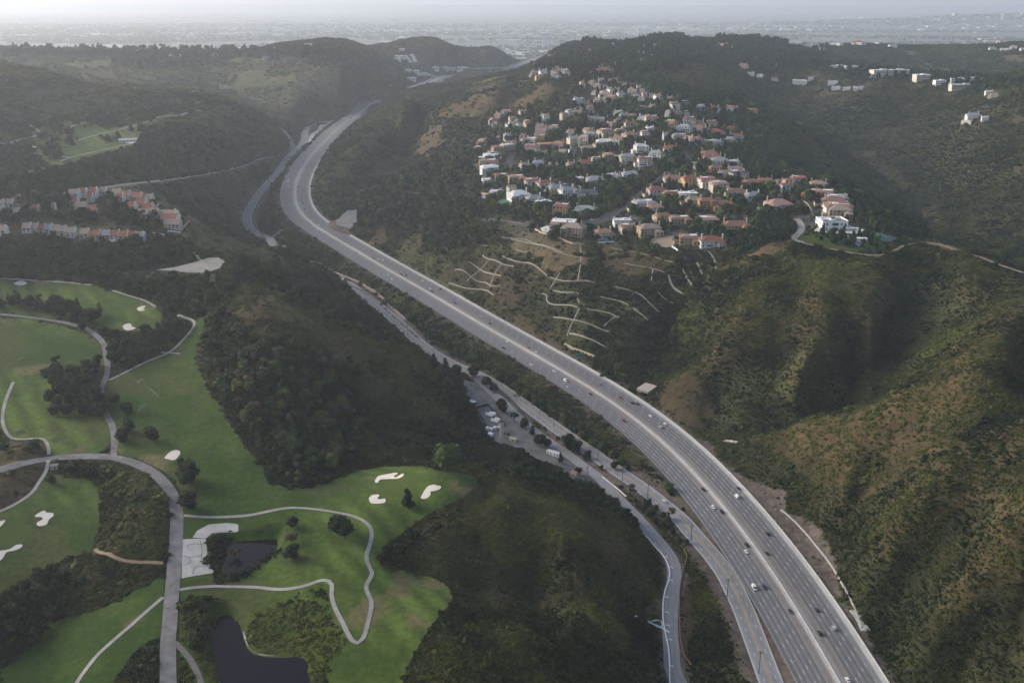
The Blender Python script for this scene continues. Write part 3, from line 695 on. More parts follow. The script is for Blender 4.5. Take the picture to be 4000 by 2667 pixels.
def zp(X, Y): 
    t = (np.asarray(X) / Y + 1.1) / 2.2 * 69; l = (np.log(Y) - math.log(5600)) / (math.log(62000) - math.log(5600)) * 59
    t = np.clip(t, 0, 68.99); l = np.clip(l, 0, 58.99)
    i, j = t.astype(int), l.astype(int); a, b = t - i, l - j
    return (PZ[j, i] * (1 - a) + PZ[j, i + 1] * a) * (1 - b) + (PZ[j + 1, i] * (1 - a) + PZ[j + 1, i + 1] * a) * b

def boxes_np(X, Y, Z, W, D, H, rot):
    n_ = len(X)
    c0 = np.array([(-.5, -.5, 0), (.5, -.5, 0), (.5, .5, 0), (-.5, .5, 0), (-.5, -.5, 1), (.5, -.5, 1), (.5, .5, 1), (-.5, .5, 1)])
    p = c0[None] * np.stack([W, D, H], -1)[:, None]
    cr, sr = np.cos(rot)[:, None], np.sin(rot)[:, None]
    q = np.stack([p[..., 0] * cr - p[..., 1] * sr + X[:, None], p[..., 0] * sr + p[..., 1] * cr + Y[:, None], p[..., 2] + Z[:, None]], -1)
    fc_ = np.array([(0, 1, 5, 4), (1, 2, 6, 5), (2, 3, 7, 6), (3, 0, 4, 7), (4, 5, 6, 7)])
    return q.reshape(-1, 3), (fc_[None] + np.arange(n_)[:, None, None] * 8).reshape(-1, 4)

def city():
    n_ = 26000
    Y = np.exp(rng.uniform(math.log(5900), math.log(30000), n_)); X = rng.uniform(-.62, .62, n_) * Y
    # density: bands of warehouses and shops along the valley, thinner in the dark garden suburbs
    dn = fbm(X * .35, Y, 900, 3, 21) + .5 * fbm(X, Y, 2500, 2, 25)
    k = rng.random(n_) < np.clip(.22 + 2.2 * dn, .03, 1)
    X, Y, dn = X[k], Y[k], dn[k]
    # snap to a street grid
    X = np.round(X / 45) * 45 + rng.uniform(-9, 9, len(X)); Y = np.round(Y / 60) * 60 + rng.uniform(-10, 10, len(Y))
    big = rng.random(len(X)) < .16 + .3 * np.clip(dn, 0, 1)
    Wd = np.where(big, rng.uniform(40, 120, len(X)), rng.uniform(12, 26, len(X)))
    Dp = np.where(big, rng.uniform(40, 140, len(X)), rng.uniform(12, 26, len(X)))
    H = np.where(big, rng.uniform(7, 13, len(X)), rng.uniform(4, 8, len(X)))
    H = np.where(rng.random(len(X)) < .008, rng.uniform(20, 45, len(X)), H)
    V, F = boxes_np(X, Y, zp(X, Y) - 1, Wd, Dp, H + 1, np.zeros(len(X)))
    val = np.where(big, rng.uniform(.25, .6, len(X)), rng.uniform(.14, .34, len(X)))
    colr = np.stack([val, val * .97, val * .93], -1)
    o = mesh_np('city_blocks', V, F, [mat('city_wall', (.5, .5, .5), rough=.9, attr='tint', noise=.1, scale=.05)], attrs={'tint': ('col', np.repeat(colr, 8, 0))})
    tag(o, 'pale low roofs of the hazy city spread across the valley floor', 'city', kind='stuff')
    # street trees as dark low clumps
    n_ = 30000
    Y = np.exp(rng.uniform(math.log(5800), math.log(16000), n_)); X = rng.uniform(-.6, .6, n_) * Y
    k = fbm(X * .4, Y, 700, 3, 77) > -.15
    X, Y = X[k], Y[k]
    r = rng.uniform(8, 22, len(X)); n_ = len(X)
    ang = np.arange(5) * 2 * np.pi / 5
    ring = np.stack([np.cos(ang), np.sin(ang), 0 * ang], -1)
    base = np.vstack([ring * 1, ring * .75 + (0, 0, .6), [(0, 0, .9)]])
    P = base[None] * r[:, None, None] * rng.uniform(.7, 1.2, (n_, 11, 1)) + np.stack([X, Y, zp(X, Y) - 1], -1)[:, None]
    f5 = [(i, (i + 1) % 5, 5 + (i + 1) % 5, 5 + i) for i in range(5)] + [(5 + i, 5 + (i + 1) % 5, 10, 10) for i in range(5)]
    F = (np.array([q[:3] for q in f5] + [(q[0], q[2], q[3]) for q in f5[:5]])[None] + np.arange(n_)[:, None, None] * 11).reshape(-1, 3)
    o = mesh_np('city_woods', P.reshape(-1, 3), F, [mat('far_leaf', (.045, .06, .03), rough=.9, noise=.3, scale=.02)])
    tag(o, 'dark tree cover between the roofs of the hazy valley city', 'trees', kind='stuff')
city()
# ------------------------------------------------------------------ mesh builder for built things
class MB:
    def __init__(s): s.v, s.f, s.m = [], [], []
    def add(s, V, F, mi=0):
        o = len(s.v); s.v += [tuple(map(float, p)) for p in V]
        s.f += [tuple(i + o for i in q) for q in F]; s.m += [mi] * len(F)
        return s
    def box(s, c0, size, rz=0, mi=0, taper=1.0, bottom=True):
        x, y, z = size[0] / 2, size[1] / 2, size[2]
        cr, sr = math.cos(rz), math.sin(rz)
        V = []
        for k, (zz, t) in enumerate(((0, 1), (z, taper))):
            for a, b in ((-x, -y), (x, -y), (x, y), (-x, y)):
                a *= t; b *= t
                V.append((c0[0] + a * cr - b * sr, c0[1] + a * sr + b * cr, c0[2] + zz))
        F = [(0, 1, 5, 4), (1, 2, 6, 5), (2, 3, 7, 6), (3, 0, 4, 7), (4, 5, 6, 7)] + ([(3, 2, 1, 0)] if bottom else [])
        return s.add(V, F, mi)
    def cyl(s, p, q, r0, r1=None, n=8, mi=0):
        p, q = Vector(p), Vector(q); r1 = r0 if r1 is None else r1
        d = (q - p).normalized(); a = d.orthogonal().normalized(); b = d.cross(a)
        V = [p + (a * math.cos(t) + b * math.sin(t)) * r0 for t in [2 * math.pi * i / n for i in range(n)]]
        V += [q + (a * math.cos(t) + b * math.sin(t)) * r1 for t in [2 * math.pi * i / n for i in range(n)]]
        F = [(i, (i + 1) % n, n + (i + 1) % n, n + i) for i in range(n)] + [tuple(range(n - 1, -1, -1)), tuple(range(n, 2 * n))]
        return s.add(V, F, mi)
    def prism(s, prof, x0, x1, mi=0, axis='x'):
        """extrude a closed (a, z) outline; along x (outline in y,z) or y (outline in x,z)"""
        n = len(prof)
        V = [((x0, a, z) if axis == 'x' else (a, x0, z)) for a, z in prof] + [((x1, a, z) if axis == 'x' else (a, x1, z)) for a, z in prof]
        F = [(i, (i + 1) % n, n + (i + 1) % n, n + i) for i in range(n)] + [tuple(range(n - 1, -1, -1)), tuple(range(n, 2 * n))]
        return s.add(V, F, mi)
    def build(s, name, mats_, parent=None, sm=False):
        return mesh_np(name, s.v, s.f, mats_ if isinstance(mats_, (list, tuple)) else [mats_], parent, sm, s.m)
def empty(name, loc, rz=0, label=None, cat=None, group=None):
    o = bpy.data.objects.new(name, None); COL.objects.link(o)
    o.location = loc; o.rotation_euler = (0, 0, rz); o.empty_display_size = .5
    return tag(o, label, cat, group)
def copy_tree(o, parent=None):
    q = o.copy(); COL.objects.link(q)
    if parent: q.parent = parent
    for ch in o.children: copy_tree(ch, q)
    return q
ORD = ['first', 'second', 'third', 'fourth', 'fifth', 'sixth', 'seventh', 'eighth', 'ninth', 'tenth', 'eleventh', 'twelfth', 'thirteenth', 'fourteenth', 'fifteenth', 'sixteenth', 'seventeenth', 'eighteenth', 'nineteenth', 'twentieth']
for _t, _n in ((20, 'twenty'), (30, 'thirty'), (40, 'forty'), (50, 'fifty')):
    if _t > 20: ORD.append({30: 'thirtieth', 40: 'fortieth', 50: 'fiftieth'}[_t])
    ORD += [_n + '-' + o_ for o_ in ORD[:9]]

# ------------------------------------------------------------------ roads
M_MARKW = mat('road_paint', (.62, .62, .60), rough=.7, noise=.15, scale=.6)
M_MARKY = mat('road_paint_yellow', (.50, .33, .09), rough=.7, noise=.2, scale=.6)
M_CONC = mat('pale_concrete', (.36, .345, .32), rough=.9, noise=.16, scale=.25)
M_PATH = mat('path_concrete', (.27, .26, .245), rough=.9, noise=.28, scale=.12, detail=8)
M_OLDASPH = mat('old_asphalt', (.155, .15, .15), rough=.92, noise=.38, scale=.12, detail=8)
M_NEWASPH = mat('dark_asphalt', (.052, .053, .060), rough=.9, noise=.15, scale=.4)
M_ROADV = mat('freeway_surface', (.15, .15, .15), rough=.9, spec=.2, noise=.12, scale=.5, attr='wear', stretch=(1, .3, 1))
def col_ribbon(name, P, lats, colf, m, off=0.):
    P = resample(P, 5)
    T = np.gradient(P[:, :2], axis=0); T /= np.linalg.norm(T, axis=1)[:, None]
    N = np.c_[T[:, 1], -T[:, 0]]
    lats = np.asarray(lats, float)
    q = P[:, None, :2] + N[:, None] * lats[None, :, None]
    V = np.concatenate([q, np.repeat((P[:, 2] + off)[:, None, None], len(lats), 1)], -1)
    C_ = colf(lats[None, :], np.arange(len(P))[:, None] * 5., q)
    ii = np.arange(V.shape[0] * V.shape[1]).reshape(V.shape[:2])
    F = np.stack([ii[:-1, :-1], ii[:-1, 1:], ii[1:, 1:], ii[1:, :-1]], -1).reshape(-1, 4)
    o = mesh_np(name, V.reshape(-1, 3), F, [m], attrs={'wear': ('col', C_.reshape(-1, 3))})
    return tag(o, kind='structure')
LANES = [7.1, 10.8, 14.4, 18.0, 21.6, 25.2]
def fw_col(l, s, q):
    a = np.abs(l)
    base = np.where(a < 2.6, .38, np.where(a > 25.4, np.where(l < 0, .42, .26), np.where(l < 0, .17, .185)))
    lane = (a - 3.5) % 3.6 / 3.6
    dark = np.exp(-((lane - .5) / .2) ** 2) * ((a > 7) & (a < 25.2))
    k = fbm(q[..., 0], q[..., 1], 60, 3, 5)
    pale = np.exp(-((a - 23.4) / 1.2) ** 2) * (l < 0) * .09     # worn concrete slow lane
    b = base * (1 - .58 * dark * (.8 + .4 * k)) * (1 + .22 * k) + pale
    c_ = np.stack([b, b * .99, b * .985], -1)
    c_[..., 2] *= np.where(a < 25.4, 1.03, .94)
    c_[..., 0] *= np.where(a < 2.6, 1.05, 1.0)
    return c_
lat = np.unique(np.round(np.r_[np.arange(-29, 26.1, .9), 2.5, 2.7, -2.5, -2.7, 25.3, 25.5, -25.3, -25.5], 2))
freeway = col_ribbon('freeway', FWC, lat, fw_col, M_ROADV)
def strip_set(name, P, spec, m, off, parent, kind=None):
    """painted lines: spec = (lateral, width, dash length or 0, period)"""
    P = resample(P, 2.5)
    T = np.gradient(P[:, :2], axis=0); T /= np.linalg.norm(T, axis=1)[:, None]
    N = np.c_[T[:, 1], -T[:, 0]]
    d = np.arange(len(P)) * 2.5
    V, F = [], []
    for la, wd, dash, per in spec:
        e0 = np.c_[P[:, :2] + N * (la - wd / 2), P[:, 2] + off]; e1 = np.c_[P[:, :2] + N * (la + wd / 2), P[:, 2] + off]
        segs = [(0., d[-1])] if not dash else [(k, k + dash) for k in np.arange((la * 37.7) % per, d[-1] - dash, per)]
        for a, b in segs:
            ts = np.r_[a, d[(d > a) & (d < b)], b]
            L0 = np.stack([np.interp(ts, d, e0[:, k]) for k in range(3)], 1); L1 = np.stack([np.interp(ts, d, e1[:, k]) for k in range(3)], 1)
            o = len(V)
            for p, q in zip(L0, L1): V += [p, q]
            F += [(o + 2 * i, o + 2 * i + 1, o + 2 * i + 3, o + 2 * i + 2) for i in range(len(ts) - 1)]
    o = mesh_np(name, V, F, [m], parent=parent)
    return o
W_ = .21
strip_set('lane_dashes', FWC, [(s * l, W_, 3.7, 14.6) for s in (-1, 1) for l in LANES[1:5]] + [(s * 25.2, W_, 0, 0) for s in (-1, 1)], M_MARKW, .05, freeway)
strip_set('yellow_lines', FWC, [(s * 3.3, .3, 0, 0) for s in (-1, 1)] + [(s * 7.1, .22, 0, 0) for s in (-1, 1)], M_MARKY, .06, freeway)
# gore stripes painted on the wide east shoulder
gv, gf = [], []
for x, y in [(645, 545), (722, 632), (795, 718), (862, 808), (935, 905), (1008, 1010)]:
    p = hit('I', x, y); D_, H_ = line_dist(FWC, np.array([p[0]]), np.array([p[1]]), 200)
    i = int(np.argmin(np.hypot(FWC[:, 0] - p[0], FWC[:, 1] - p[1])))
    t = FWC[min(i + 1, len(FWC) - 1)] - FWC[i - 1]; t = t[:2] / np.hypot(*t[:2]); nn = np.array((-t[1], t[0]))
    c0 = FWC[i, :2] + nn * 25.4; c1 = FWC[i, :2] + nn * 30.5 + t * 4; z = FWC[i, 2] + .06
    o = len(gv); gv += [(*(c0 - t * .3), z), (*(c0 + t * .3), z), (*(c1 + t * .3), z), (*(c1 - t * .3), z)]; gf.append((o, o + 1, o + 2, o + 3))
mesh_np('gore_stripes', gv, gf, [M_MARKW], parent=freeway)

def plain_col(base, half, edge=.0):
    def fcol(l, s, q):
        a = np.abs(l)
        k = fbm(q[..., 0], q[..., 1], 30, 3, 9)
        b = base * (1 + .18 * k) * (1 + edge * (a > half - 1.5)) * (1 - .15 * np.exp(-((a - half * .4) / 1.0) ** 2))
        return np.stack([b, b * .99, b * 1.0], -1)
    return fcol
bl = resample(SEP, 10)
boulevard = col_ribbon('boulevard', bl, np.linspace(-7.5, 7.5, 17), plain_col(.22, 7.5, .35), M_ROADV)
strip_set('lane_dashes', SEP, [(-3.7, .25, 3.7, 12), (3.7, .25, 3.7, 12), (-7, .25, 0, 0), (7, .25, 0, 0)], M_MARKW, .05, boulevard)
strip_set('centre_lines', SEP, [(-.3, .22, 0, 0), (.3, .22, 0, 0)], M_MARKY, .05, boulevard)
canyon_drive = col_ribbon('canyon_drive', ACC, np.linspace(-5, 5, 11), plain_col(.24, 5), M_ROADV, .05)
hill_drive = col_ribbon('hill_drive', MTG, np.linspace(-6, 6, 9), lambda l, s, q: np.where((np.abs(l) < 1.3)[..., None] & (s[..., None] > 0), np.array((.05, .065, .03)), plain_col(.22, 6, .3)(l, s, q)), M_ROADV, .15)
# stretches of freeway beyond the ridge and through the pass
far_fw = col_ribbon('freeway_at_pass', FW2, np.linspace(-26, 26, 27), fw_col, M_ROADV, .4)
far_fw2 = col_ribbon('freeway_beyond_bridge', FW3, np.linspace(-26, 26, 27), fw_col, M_ROADV, .4)
# side roads at the far bend
ribbon('ramp_road', hline('A', [(1790, 925), (1792, 880), (1775, 850), (1752, 818), (1735, 795), (1700, 778)]), 13, M_OLDASPH, .4, nx=5)
ribbon('off_ramp', hline('A', [(2120, 722), (2030, 752), (1960, 790), (1915, 830), (1895, 870)]), 12, M_CONC, .7, nx=5)
ribbon('junction_road', hline('A', [(1590, 1440), (1650, 1442), (1690, 1432), (1720, 1425)]), 9, M_OLDASPH, .4, nx=5)
ribbon('junction_road', hline('A', [(1600, 1450), (1660, 1480), (1690, 1500)]), 10, M_OLDASPH, .45, nx=5)

# estate roads
for pts in [('b', [(-450, 1085), (-150, 1030), (0, 930), (130, 860), (250, 770), (320, 680), (430, 585), (560, 485), (690, 395), (770, 340), (880, 300), (1000, 250), (1090, 215)]),
            ('b', [(120, 945), (200, 960), (300, 985), (390, 1050)]), ('a', [(1650, 1085), (1850, 1045), (2050, 960), (2180, 900)]),
            ('b', [(800, 1215), (950, 1238), (1180, 1262), (1380, 1265)]), ('b', [(1180, 930), (1450, 955), (1750, 965), (2090, 1015)]),
            ('b', [(1240, 625), (1450, 665), (1650, 720), (1800, 790)]), ('a', [(570, 250), (585, 160), (605, 80), (650, 0)]), ('a', [(1350, 450), (1450, 510), (1620, 535), (1800, 535)]),
            ('e', [(1245, 720), (1200, 790), (1165, 830)]), ('e', [(1040, 1310), (1100, 1380), (1160, 1450)]), ('e', [(330, 1060), (375, 1010), (410, 980)]), ('e', [(160, 410), (190, 460), (240, 510)]),
            ('c', [(690, 740), (770, 830), (815, 910), (800, 970), (700, 985), (620, 965)]), ('c', [(180, 610), (350, 650), (560, 690)]), ('a', [(200, 1010), (600, 1060), (900, 1100)])]:
    ribbon('estate_road', hline(*pts), 10, M_NEWASPH, .45, nx=4)
for pts in [('c', [(590, 1000), (640, 1060), (672, 1130), (650, 1200), (585, 1265), (545, 1310), (600, 1345), (700, 1368)]), ('b', [(1250, 250), (1200, 210), (1230, 130)])]:
    ribbon('driveway', hline(*pts), 8, M_PATH, .5, nx=4)
M_TRACK = mat('dirt_track', (.22, .165, .11), rough=.95, noise=.2, scale=.3)
ribbon('ridge_track', TRACK, 4.5, M_TRACK, .35, nx=3)

# golf course roads and paths
golf_road = ribbon('golf_road', smooth(catmull(np.vstack([hits('G', [(-150, 300), (0, 266), (130, 225), (280, 200), (430, 187), (580, 183), (720, 197), (830, 227), (930, 277), (1010, 350), (1060, 430), (1080, 500), (1084, 580), (1080, 680), (1075, 780), (1065, 880), (1055, 1000), (1045, 1100), (1040, 1200), (1030, 1300), (1030, 1430), (1030, 1568), (1030, 1720)])]), 5), it=2), 8.2, M_OLDASPH, .42, nx=5, vary=.06)
ribbon('golf_lane', smooth(catmull(np.vstack([hits('G', [(695, 185)]), hits('D', [(698, 1345), (702, 1290), (690, 1200), (650, 1130), (625, 1050), (620, 970), (650, 900), (660, 840), (650, 770), (640, 705), (600, 655), (520, 600), (400, 567), (250, 542), (100, 525), (0, 515), (-150, 508)])]), 5), it=2), 4.6, M_OLDASPH, .40, nx=4, vary=.05)
def path(t, pts, wd=2.4, m=None): return ribbon('cart_path', hline(t, pts), wd, m or M_PATH, .46, nx=3)
def path2(*segs, wd=2.7): return ribbon('cart_path', smooth(catmull(multi(*segs), 5), it=2), wd, M_PATH, .46, nx=3)
path2(('G', [(1127, 545), (1250, 555), (1400, 553), (1550, 540), (1700, 508), (1800, 497), (1900, 503), (2000, 515), (2080, 530)]), ('H', [(115, 546), (180, 572), (230, 618), (240, 660), (225, 730), (205, 790), (215, 840), (240, 890), (235, 920), (210, 960), (205, 1000), (230, 1050), (238, 1100), (215, 1200), (190, 1290), (150, 1327), (112, 1305), (60, 1200)]),
      ('G', [(2060, 1130), (2030, 1040), (2035, 975), (2010, 944), (1960, 942), (1900, 965), (1800, 990), (1700, 998), (1550, 982), (1350, 978), (1200, 985), (1100, 1000)]), wd=2.5)
path('G', [(1000, 1045), (900, 1130), (800, 1220), (700, 1305), (600, 1395), (540, 1470), (470, 1568), (400, 1720)])
path('G', [(300, 205), (285, 270), (240, 340), (200, 400), (130, 455), (0, 520), (-120, 560)])
path('D', [(300, 1375), (295, 1320), (260, 1276), (180, 1279), (80, 1278), (35, 1230), (15, 1160), (30, 1060), (60, 980), (82, 930)])
path('D', [(668, 920), (780, 865), (900, 805), (1030, 752), (1090, 705), (1150, 640), (1190, 585), (1180, 552), (1130, 535), (1085, 522)])
path('D', [(985, 749), (1045, 752), (1105, 757)], 2)
path('D', [(-100, 297), (0, 299), (150, 301), (300, 315), (420, 322), (560, 336)])
path('D', [(690, 370), (780, 400), (880, 430), (955, 470)])
for pts in [[(370, 990), (420, 970), (500, 950), (600, 925), (700, 905), (780, 885)], [(480, 860), (600, 825), (750, 790), (900, 750), (1050, 710), (1150, 690), (1240, 680)], [(410, 800), (440, 775), (500, 760), (570, 740), (600, 720)], [(170, 940), (250, 945), (320, 955), (400, 962), (420, 970)]]:
    path('A', pts, 3.4)
ribbon('golf_lane', hline('A', [(-60, 885), (0, 880), (70, 878), (160, 850), (240, 825), (232, 800), (180, 765)]), 6, M_OLDASPH, .4)
ribbon('dirt_path', hline('G', [(1070, 1320), (1130, 1380), (1180, 1450), (1230, 1560), (1260, 1700)]), 3.2, mat('dark_dirt', (.12, .11, .105), noise=.2, scale=.3), .4)
ribbon('dirt_path', hline('G', [(580, 750), (680, 790), (780, 825), (900, 830), (1000, 835)]), 2.6, M_TRACK, .4)
M_DRAIN = mat('drain_concrete', (.27, .25, .22), rough=.95, noise=.25, scale=.4)
# slope drains
DR = [[(915, 155), (960, 180), (1040, 210), (1110, 222)], [(835, 195), (900, 240), (970, 270), (1030, 282)], [(750, 243), (850, 290), (930, 320), (970, 345), (1025, 340)], [(710, 325), (800, 355), (880, 362), (940, 370), (985, 400)], [(1040, 205), (990, 270), (960, 350)], [(960, 180), (900, 245), (820, 315)],
      [(1040, 160), (1130, 195), (1210, 205), (1270, 245), (1310, 280)], [(1330, 290), (1450, 315), (1600, 322)], [(1390, 265), (1330, 360)], [(1350, 370), (1440, 385), (1500, 385), (1495, 410), (1510, 450)], [(1280, 390), (1310, 400), (1312, 440), (1370, 460), (1500, 475)], [(1350, 535), (1450, 548), (1550, 570), (1690, 625)],
      [(1510, 480), (1470, 560), (1435, 650)], [(1450, 635), (1550, 660), (1620, 690), (1680, 720)], [(1720, 348), (1820, 370), (1890, 400), (1950, 460), (2000, 505)], [(1640, 410), (1740, 430), (1810, 460)], [(1840, 480), (1930, 555)], [(1560, 485), (1680, 505), (1750, 535)], [(1500, 310), (1520, 180), (1515, 95)],
      [(1090, 55), (1180, 75), (1270, 95), (1370, 130), (1450, 160), (1530, 170)], [(1980, 370), (2030, 420), (2085, 450)], [(2055, 270), (2080, 340), (2140, 390)], [(2140, 235), (2165, 290), (2195, 330)], [(1780, 205), (1900, 225), (2030, 260)], [(1960, 240), (1950, 310)], [(1700, 110), (1850, 135), (1980, 170), (2110, 205)], [(1730, 530), (1690, 560), (1660, 590)]]
for d_ in DR: ribbon('drain_channel', hline('E', d_), 1.15, M_DRAIN, .8, nx=3, step=3)
for d_ in [[(265, 135), (300, 190), (310, 245)], [(190, 200), (225, 270)], [(100, 235), (130, 290), (160, 340)], [(15, 280), (40, 350), (100, 390)]]: ribbon('drain_channel', hline('F', d_), 1.0, M_DRAIN, .8, nx=3, step=3)
for d_ in [[(250, 1035), (450, 1030), (600, 1055), (800, 1085)], [(470, 1290), (640, 1305), (820, 1320)], [(150, 1410), (260, 1420)], [(820, 1320), (1000, 1390), (1200, 1440), (1400, 1520)], [(690, 1480), (850, 1520)], [(440, 1150), (400, 1210)], [(1670, 1430), (1690, 1560)]]: ribbon('drain_channel', hline('a', d_), 1.0, M_DRAIN, .8, nx=3, step=3)
for d_ in [[(735, 1040), (760, 1065), (850, 1075)], [(400, 1195), (460, 1215)], [(600, 1175), (660, 1195)], [(690, 1215), (850, 1230)], [(230, 1270), (330, 1330)], [(480, 1180), (560, 1190)]]: ribbon('drain_channel', hline('B', d_), 1.6, M_CONC, .55, nx=3, step=3)

# lawns, greens, sand, water
M_LAWN = mat('mown_grass', (.05, .07, .02), rough=.95, spec=.1, noise=.3, scale=.25, attr='wear', detail=8)
def lawn_col(x, y):
    a = fbm(x, y, 90, 3, 401); b = fbm(x, y, 22, 3, 405); d = fbm(x + .6 * y, y * .5, 45, 3, 409)
    g1, g2, rough_, dry = np.array((.030, .060, .010)), np.array((.074, .108, .022)), np.array((.058, .066, .022)), np.array((.145, .115, .058))
    t = np.clip(.5 + 1.3 * a + .5 * b, 0, 1)[:, None]
    c_ = g1 * (1 - t) + g2 * t
    m = sstep(.05, .45, d + .3 * b)[:, None]; c_ = c_ * (1 - m * .7) + rough_ * m * .7
    st = np.sin((x * .8 + y * .6) / 2.6 + 3 * a) * sstep(-.1, .3, a); c_ *= 1 + .28 * st[:, None]
    m = (sstep(.42, .62, fbm(x, y, 34, 3, 413)) * .75)[:, None]
    return c_ * (1 - m) + dry * m
M_GREEN = mat('putting_grass', (.055, .080, .018), rough=.95, spec=.1, noise=.08, scale=.08)
M_FAIR = mat('fairway_grass', (.046, .068, .024), rough=.95, spec=.1, noise=.12, scale=.06, stretch=(1, .4, 1))
M_SAND = mat('sand', (.60, .55, .49), rough=.95, spec=.1, noise=.06, scale=.2)
for P, stp in ((LAWN_MAIN, 3), (LAWN_WEST, 3), (LAWN_UP, 4), (LAWN_GREEN, 3), (LAWN_LOW, 3), (LAWN_FAR, 7), (LAWN_FAR2, 7), (LAWN_EST, 3), (LAWN_SPUR, 3)):
    drape('lawn', P, M_LAWN, .22, stp, stp, colf=lawn_col)
for t, pts in [('H', [(262, 360), (300, 332), (400, 322), (480, 305), (525, 310), (528, 350), (510, 400), (470, 428), (380, 430), (290, 400)]), ('G', [(-100, 640), (0, 618), (100, 588), (190, 607), (195, 660), (130, 720), (0, 752), (-100, 740)]), ('D', [(820, 565), (880, 543), (960, 545), (985, 575), (920, 612), (840, 602)])]:
    drape('putting_green', catmull(np.vstack([hits(t, pts), hits(t, pts[:1])]), 5)[:-1], M_GREEN, .34, 2, 4)
for t, pts in [('H', [(330, 1130), (400, 1060), (500, 1045), (580, 1070), (600, 1120), (560, 1170), (500, 1230), (470, 1310), (420, 1390), (370, 1480), (360, 1568), (350, 1720), (200, 1720), (210, 1568), (220, 1480), (310, 1330), (320, 1230)]), ('D', [(840, 960), (950, 880), (1160, 870), (1150, 980), (1120, 1040), (1180, 1120), (1290, 1190), (1400, 1300), (1500, 1420), (1420, 1440), (1290, 1330), (1100, 1180), (930, 1100), (850, 1040)])]:
    drape('fairway', catmull(np.vstack([hits(t, pts), hits(t, pts[:1])]), 5)[:-1], M_LAWN, .30, 3, 3, colf=lambda x, y: lawn_col(x, y) * 1.12)
for t, pts in [('H', [(785, 308), (872, 308), (850, 372), (762, 368)]), ('H', [(650, 480), (760, 405), (790, 415), (700, 480)]), ('D', [(90, 1235), (150, 1215), (160, 1245), (100, 1258)]), ('D', [(310, 1285), (360, 1258), (388, 1280), (330, 1310)])]:
    drape('tee_box', hits(t, pts), M_FAIR, .33, 2, 4)
BUNK = [('H', [(258, 330), (280, 303), (330, 292), (390, 282), (395, 292), (375, 301), (387, 311), (428, 287), (433, 300), (402, 318), (330, 322), (290, 326), (275, 345), (260, 343)], 'long white sand bunker behind the hilltop putting green'),
        ('H', [(220, 440), (240, 420), (280, 417), (285, 426), (272, 438), (287, 447), (318, 440), (320, 465), (270, 473), (232, 468)], 'small hooked white sand bunker left of the hilltop green'),
        ('H', [(538, 435), (560, 395), (585, 365), (625, 355), (637, 363), (660, 363), (660, 380), (625, 395), (597, 398), (600, 415), (577, 440), (545, 443)], 'white sand bunker right of the hilltop green'),
        ('G', [(215, 545), (245, 525), (275, 513), (282, 526), (325, 530), (328, 548), (300, 570), (287, 600), (245, 610), (228, 605), (228, 587), (252, 575), (265, 562), (240, 553), (218, 556)], 'forked white sand bunker above the lower left green'),
        ('G', [(-60, 590), (0, 580), (32, 572), (25, 590), (0, 615), (-40, 622)], 'sand bunker at the upper edge of the lower left green'),
        ('G', [(136, 722), (137, 735), (100, 757), (42, 770), (22, 800), (0, 822), (-50, 835), (-50, 765), (0, 760), (60, 750), (100, 725)], 'long sand bunker below the lower left green'),
        ('G', [(1005, 195), (1030, 165), (1060, 147), (1090, 145), (1106, 160), (1090, 187), (1065, 207), (1030, 200)], 'pale sand bunker beside the round tree on the main fairway'),
        ('D', [(837, 485), (850, 472), (885, 464), (889, 472), (877, 480), (889, 490), (860, 497), (845, 492)], 'small sand bunker on the upper fairway'),
        ('D', [(750, 590), (770, 575), (802, 573), (807, 590), (832, 600), (800, 613), (765, 611)], 'white sand bunker left of the upper putting green'),
        ('D', [(82, 325), (110, 313), (145, 312), (166, 325), (150, 336), (105, 338)], 'tan sand bunker at the far end of the upper fairway'),
        ('A', [(765, 875), (790, 862), (828, 855), (828, 872), (800, 882)], 'white sand bunker behind the far golf pavilion'), ('A', [(165, 900), (200, 895), (225, 903), (190, 910)], 'pale sand bunker on the far golf course')]
for t, pts, lb in BUNK:
    P = hits(t, pts)
    P = catmull(np.vstack([P, P[:1]]), 4)[:-1]
    b_ = drape('sand_bunker', P, M_SAND, .45, 1.5 if t != 'A' else 4, 3, kind='structure')
M_WATER = mat('pond_water', (.005, .006, .010), rough=.12, spec=.07, bump=.03, scale=.4)
for P in (POND_UP, POND_LOW):
    drape('pond_water', P, M_WATER, 0, 3, 8, flat=np.percentile(P[:, 2], 25) - .15)
M_SLAB = mat('cracked_concrete', (.37, .36, .34), rough=.9, noise=.18, scale=.14)
drape('spillway_slab', SPILL, M_SLAB, .38, 2, 4); drape('concrete_apron', APRON, M_SLAB, .36, 2, 4)
def rim(pts, P, wd, m, dz):
    z = np.percentile(P[:, 2], 25) + dz
    ribbon('pond_rim', smooth(catmull([tp('G', x, y, z) for x, y in pts], 5), it=2), wd, m, 0, follow=False, step=3)
rim([(1290, 655), (1380, 660), (1470, 650), (1560, 643), (1640, 625), (1715, 605)], POND_UP, 1.8, M_SLAB, .25)
rim([(1375, 1063), (1440, 1085), (1490, 1140), (1510, 1190)], POND_LOW, 1.5, M_TRACK, .3)
rim([(1497, 1250), (1508, 1300), (1540, 1355), (1600, 1388), (1680, 1394), (1745, 1392)], POND_LOW, 1.9, M_SLAB, .25)
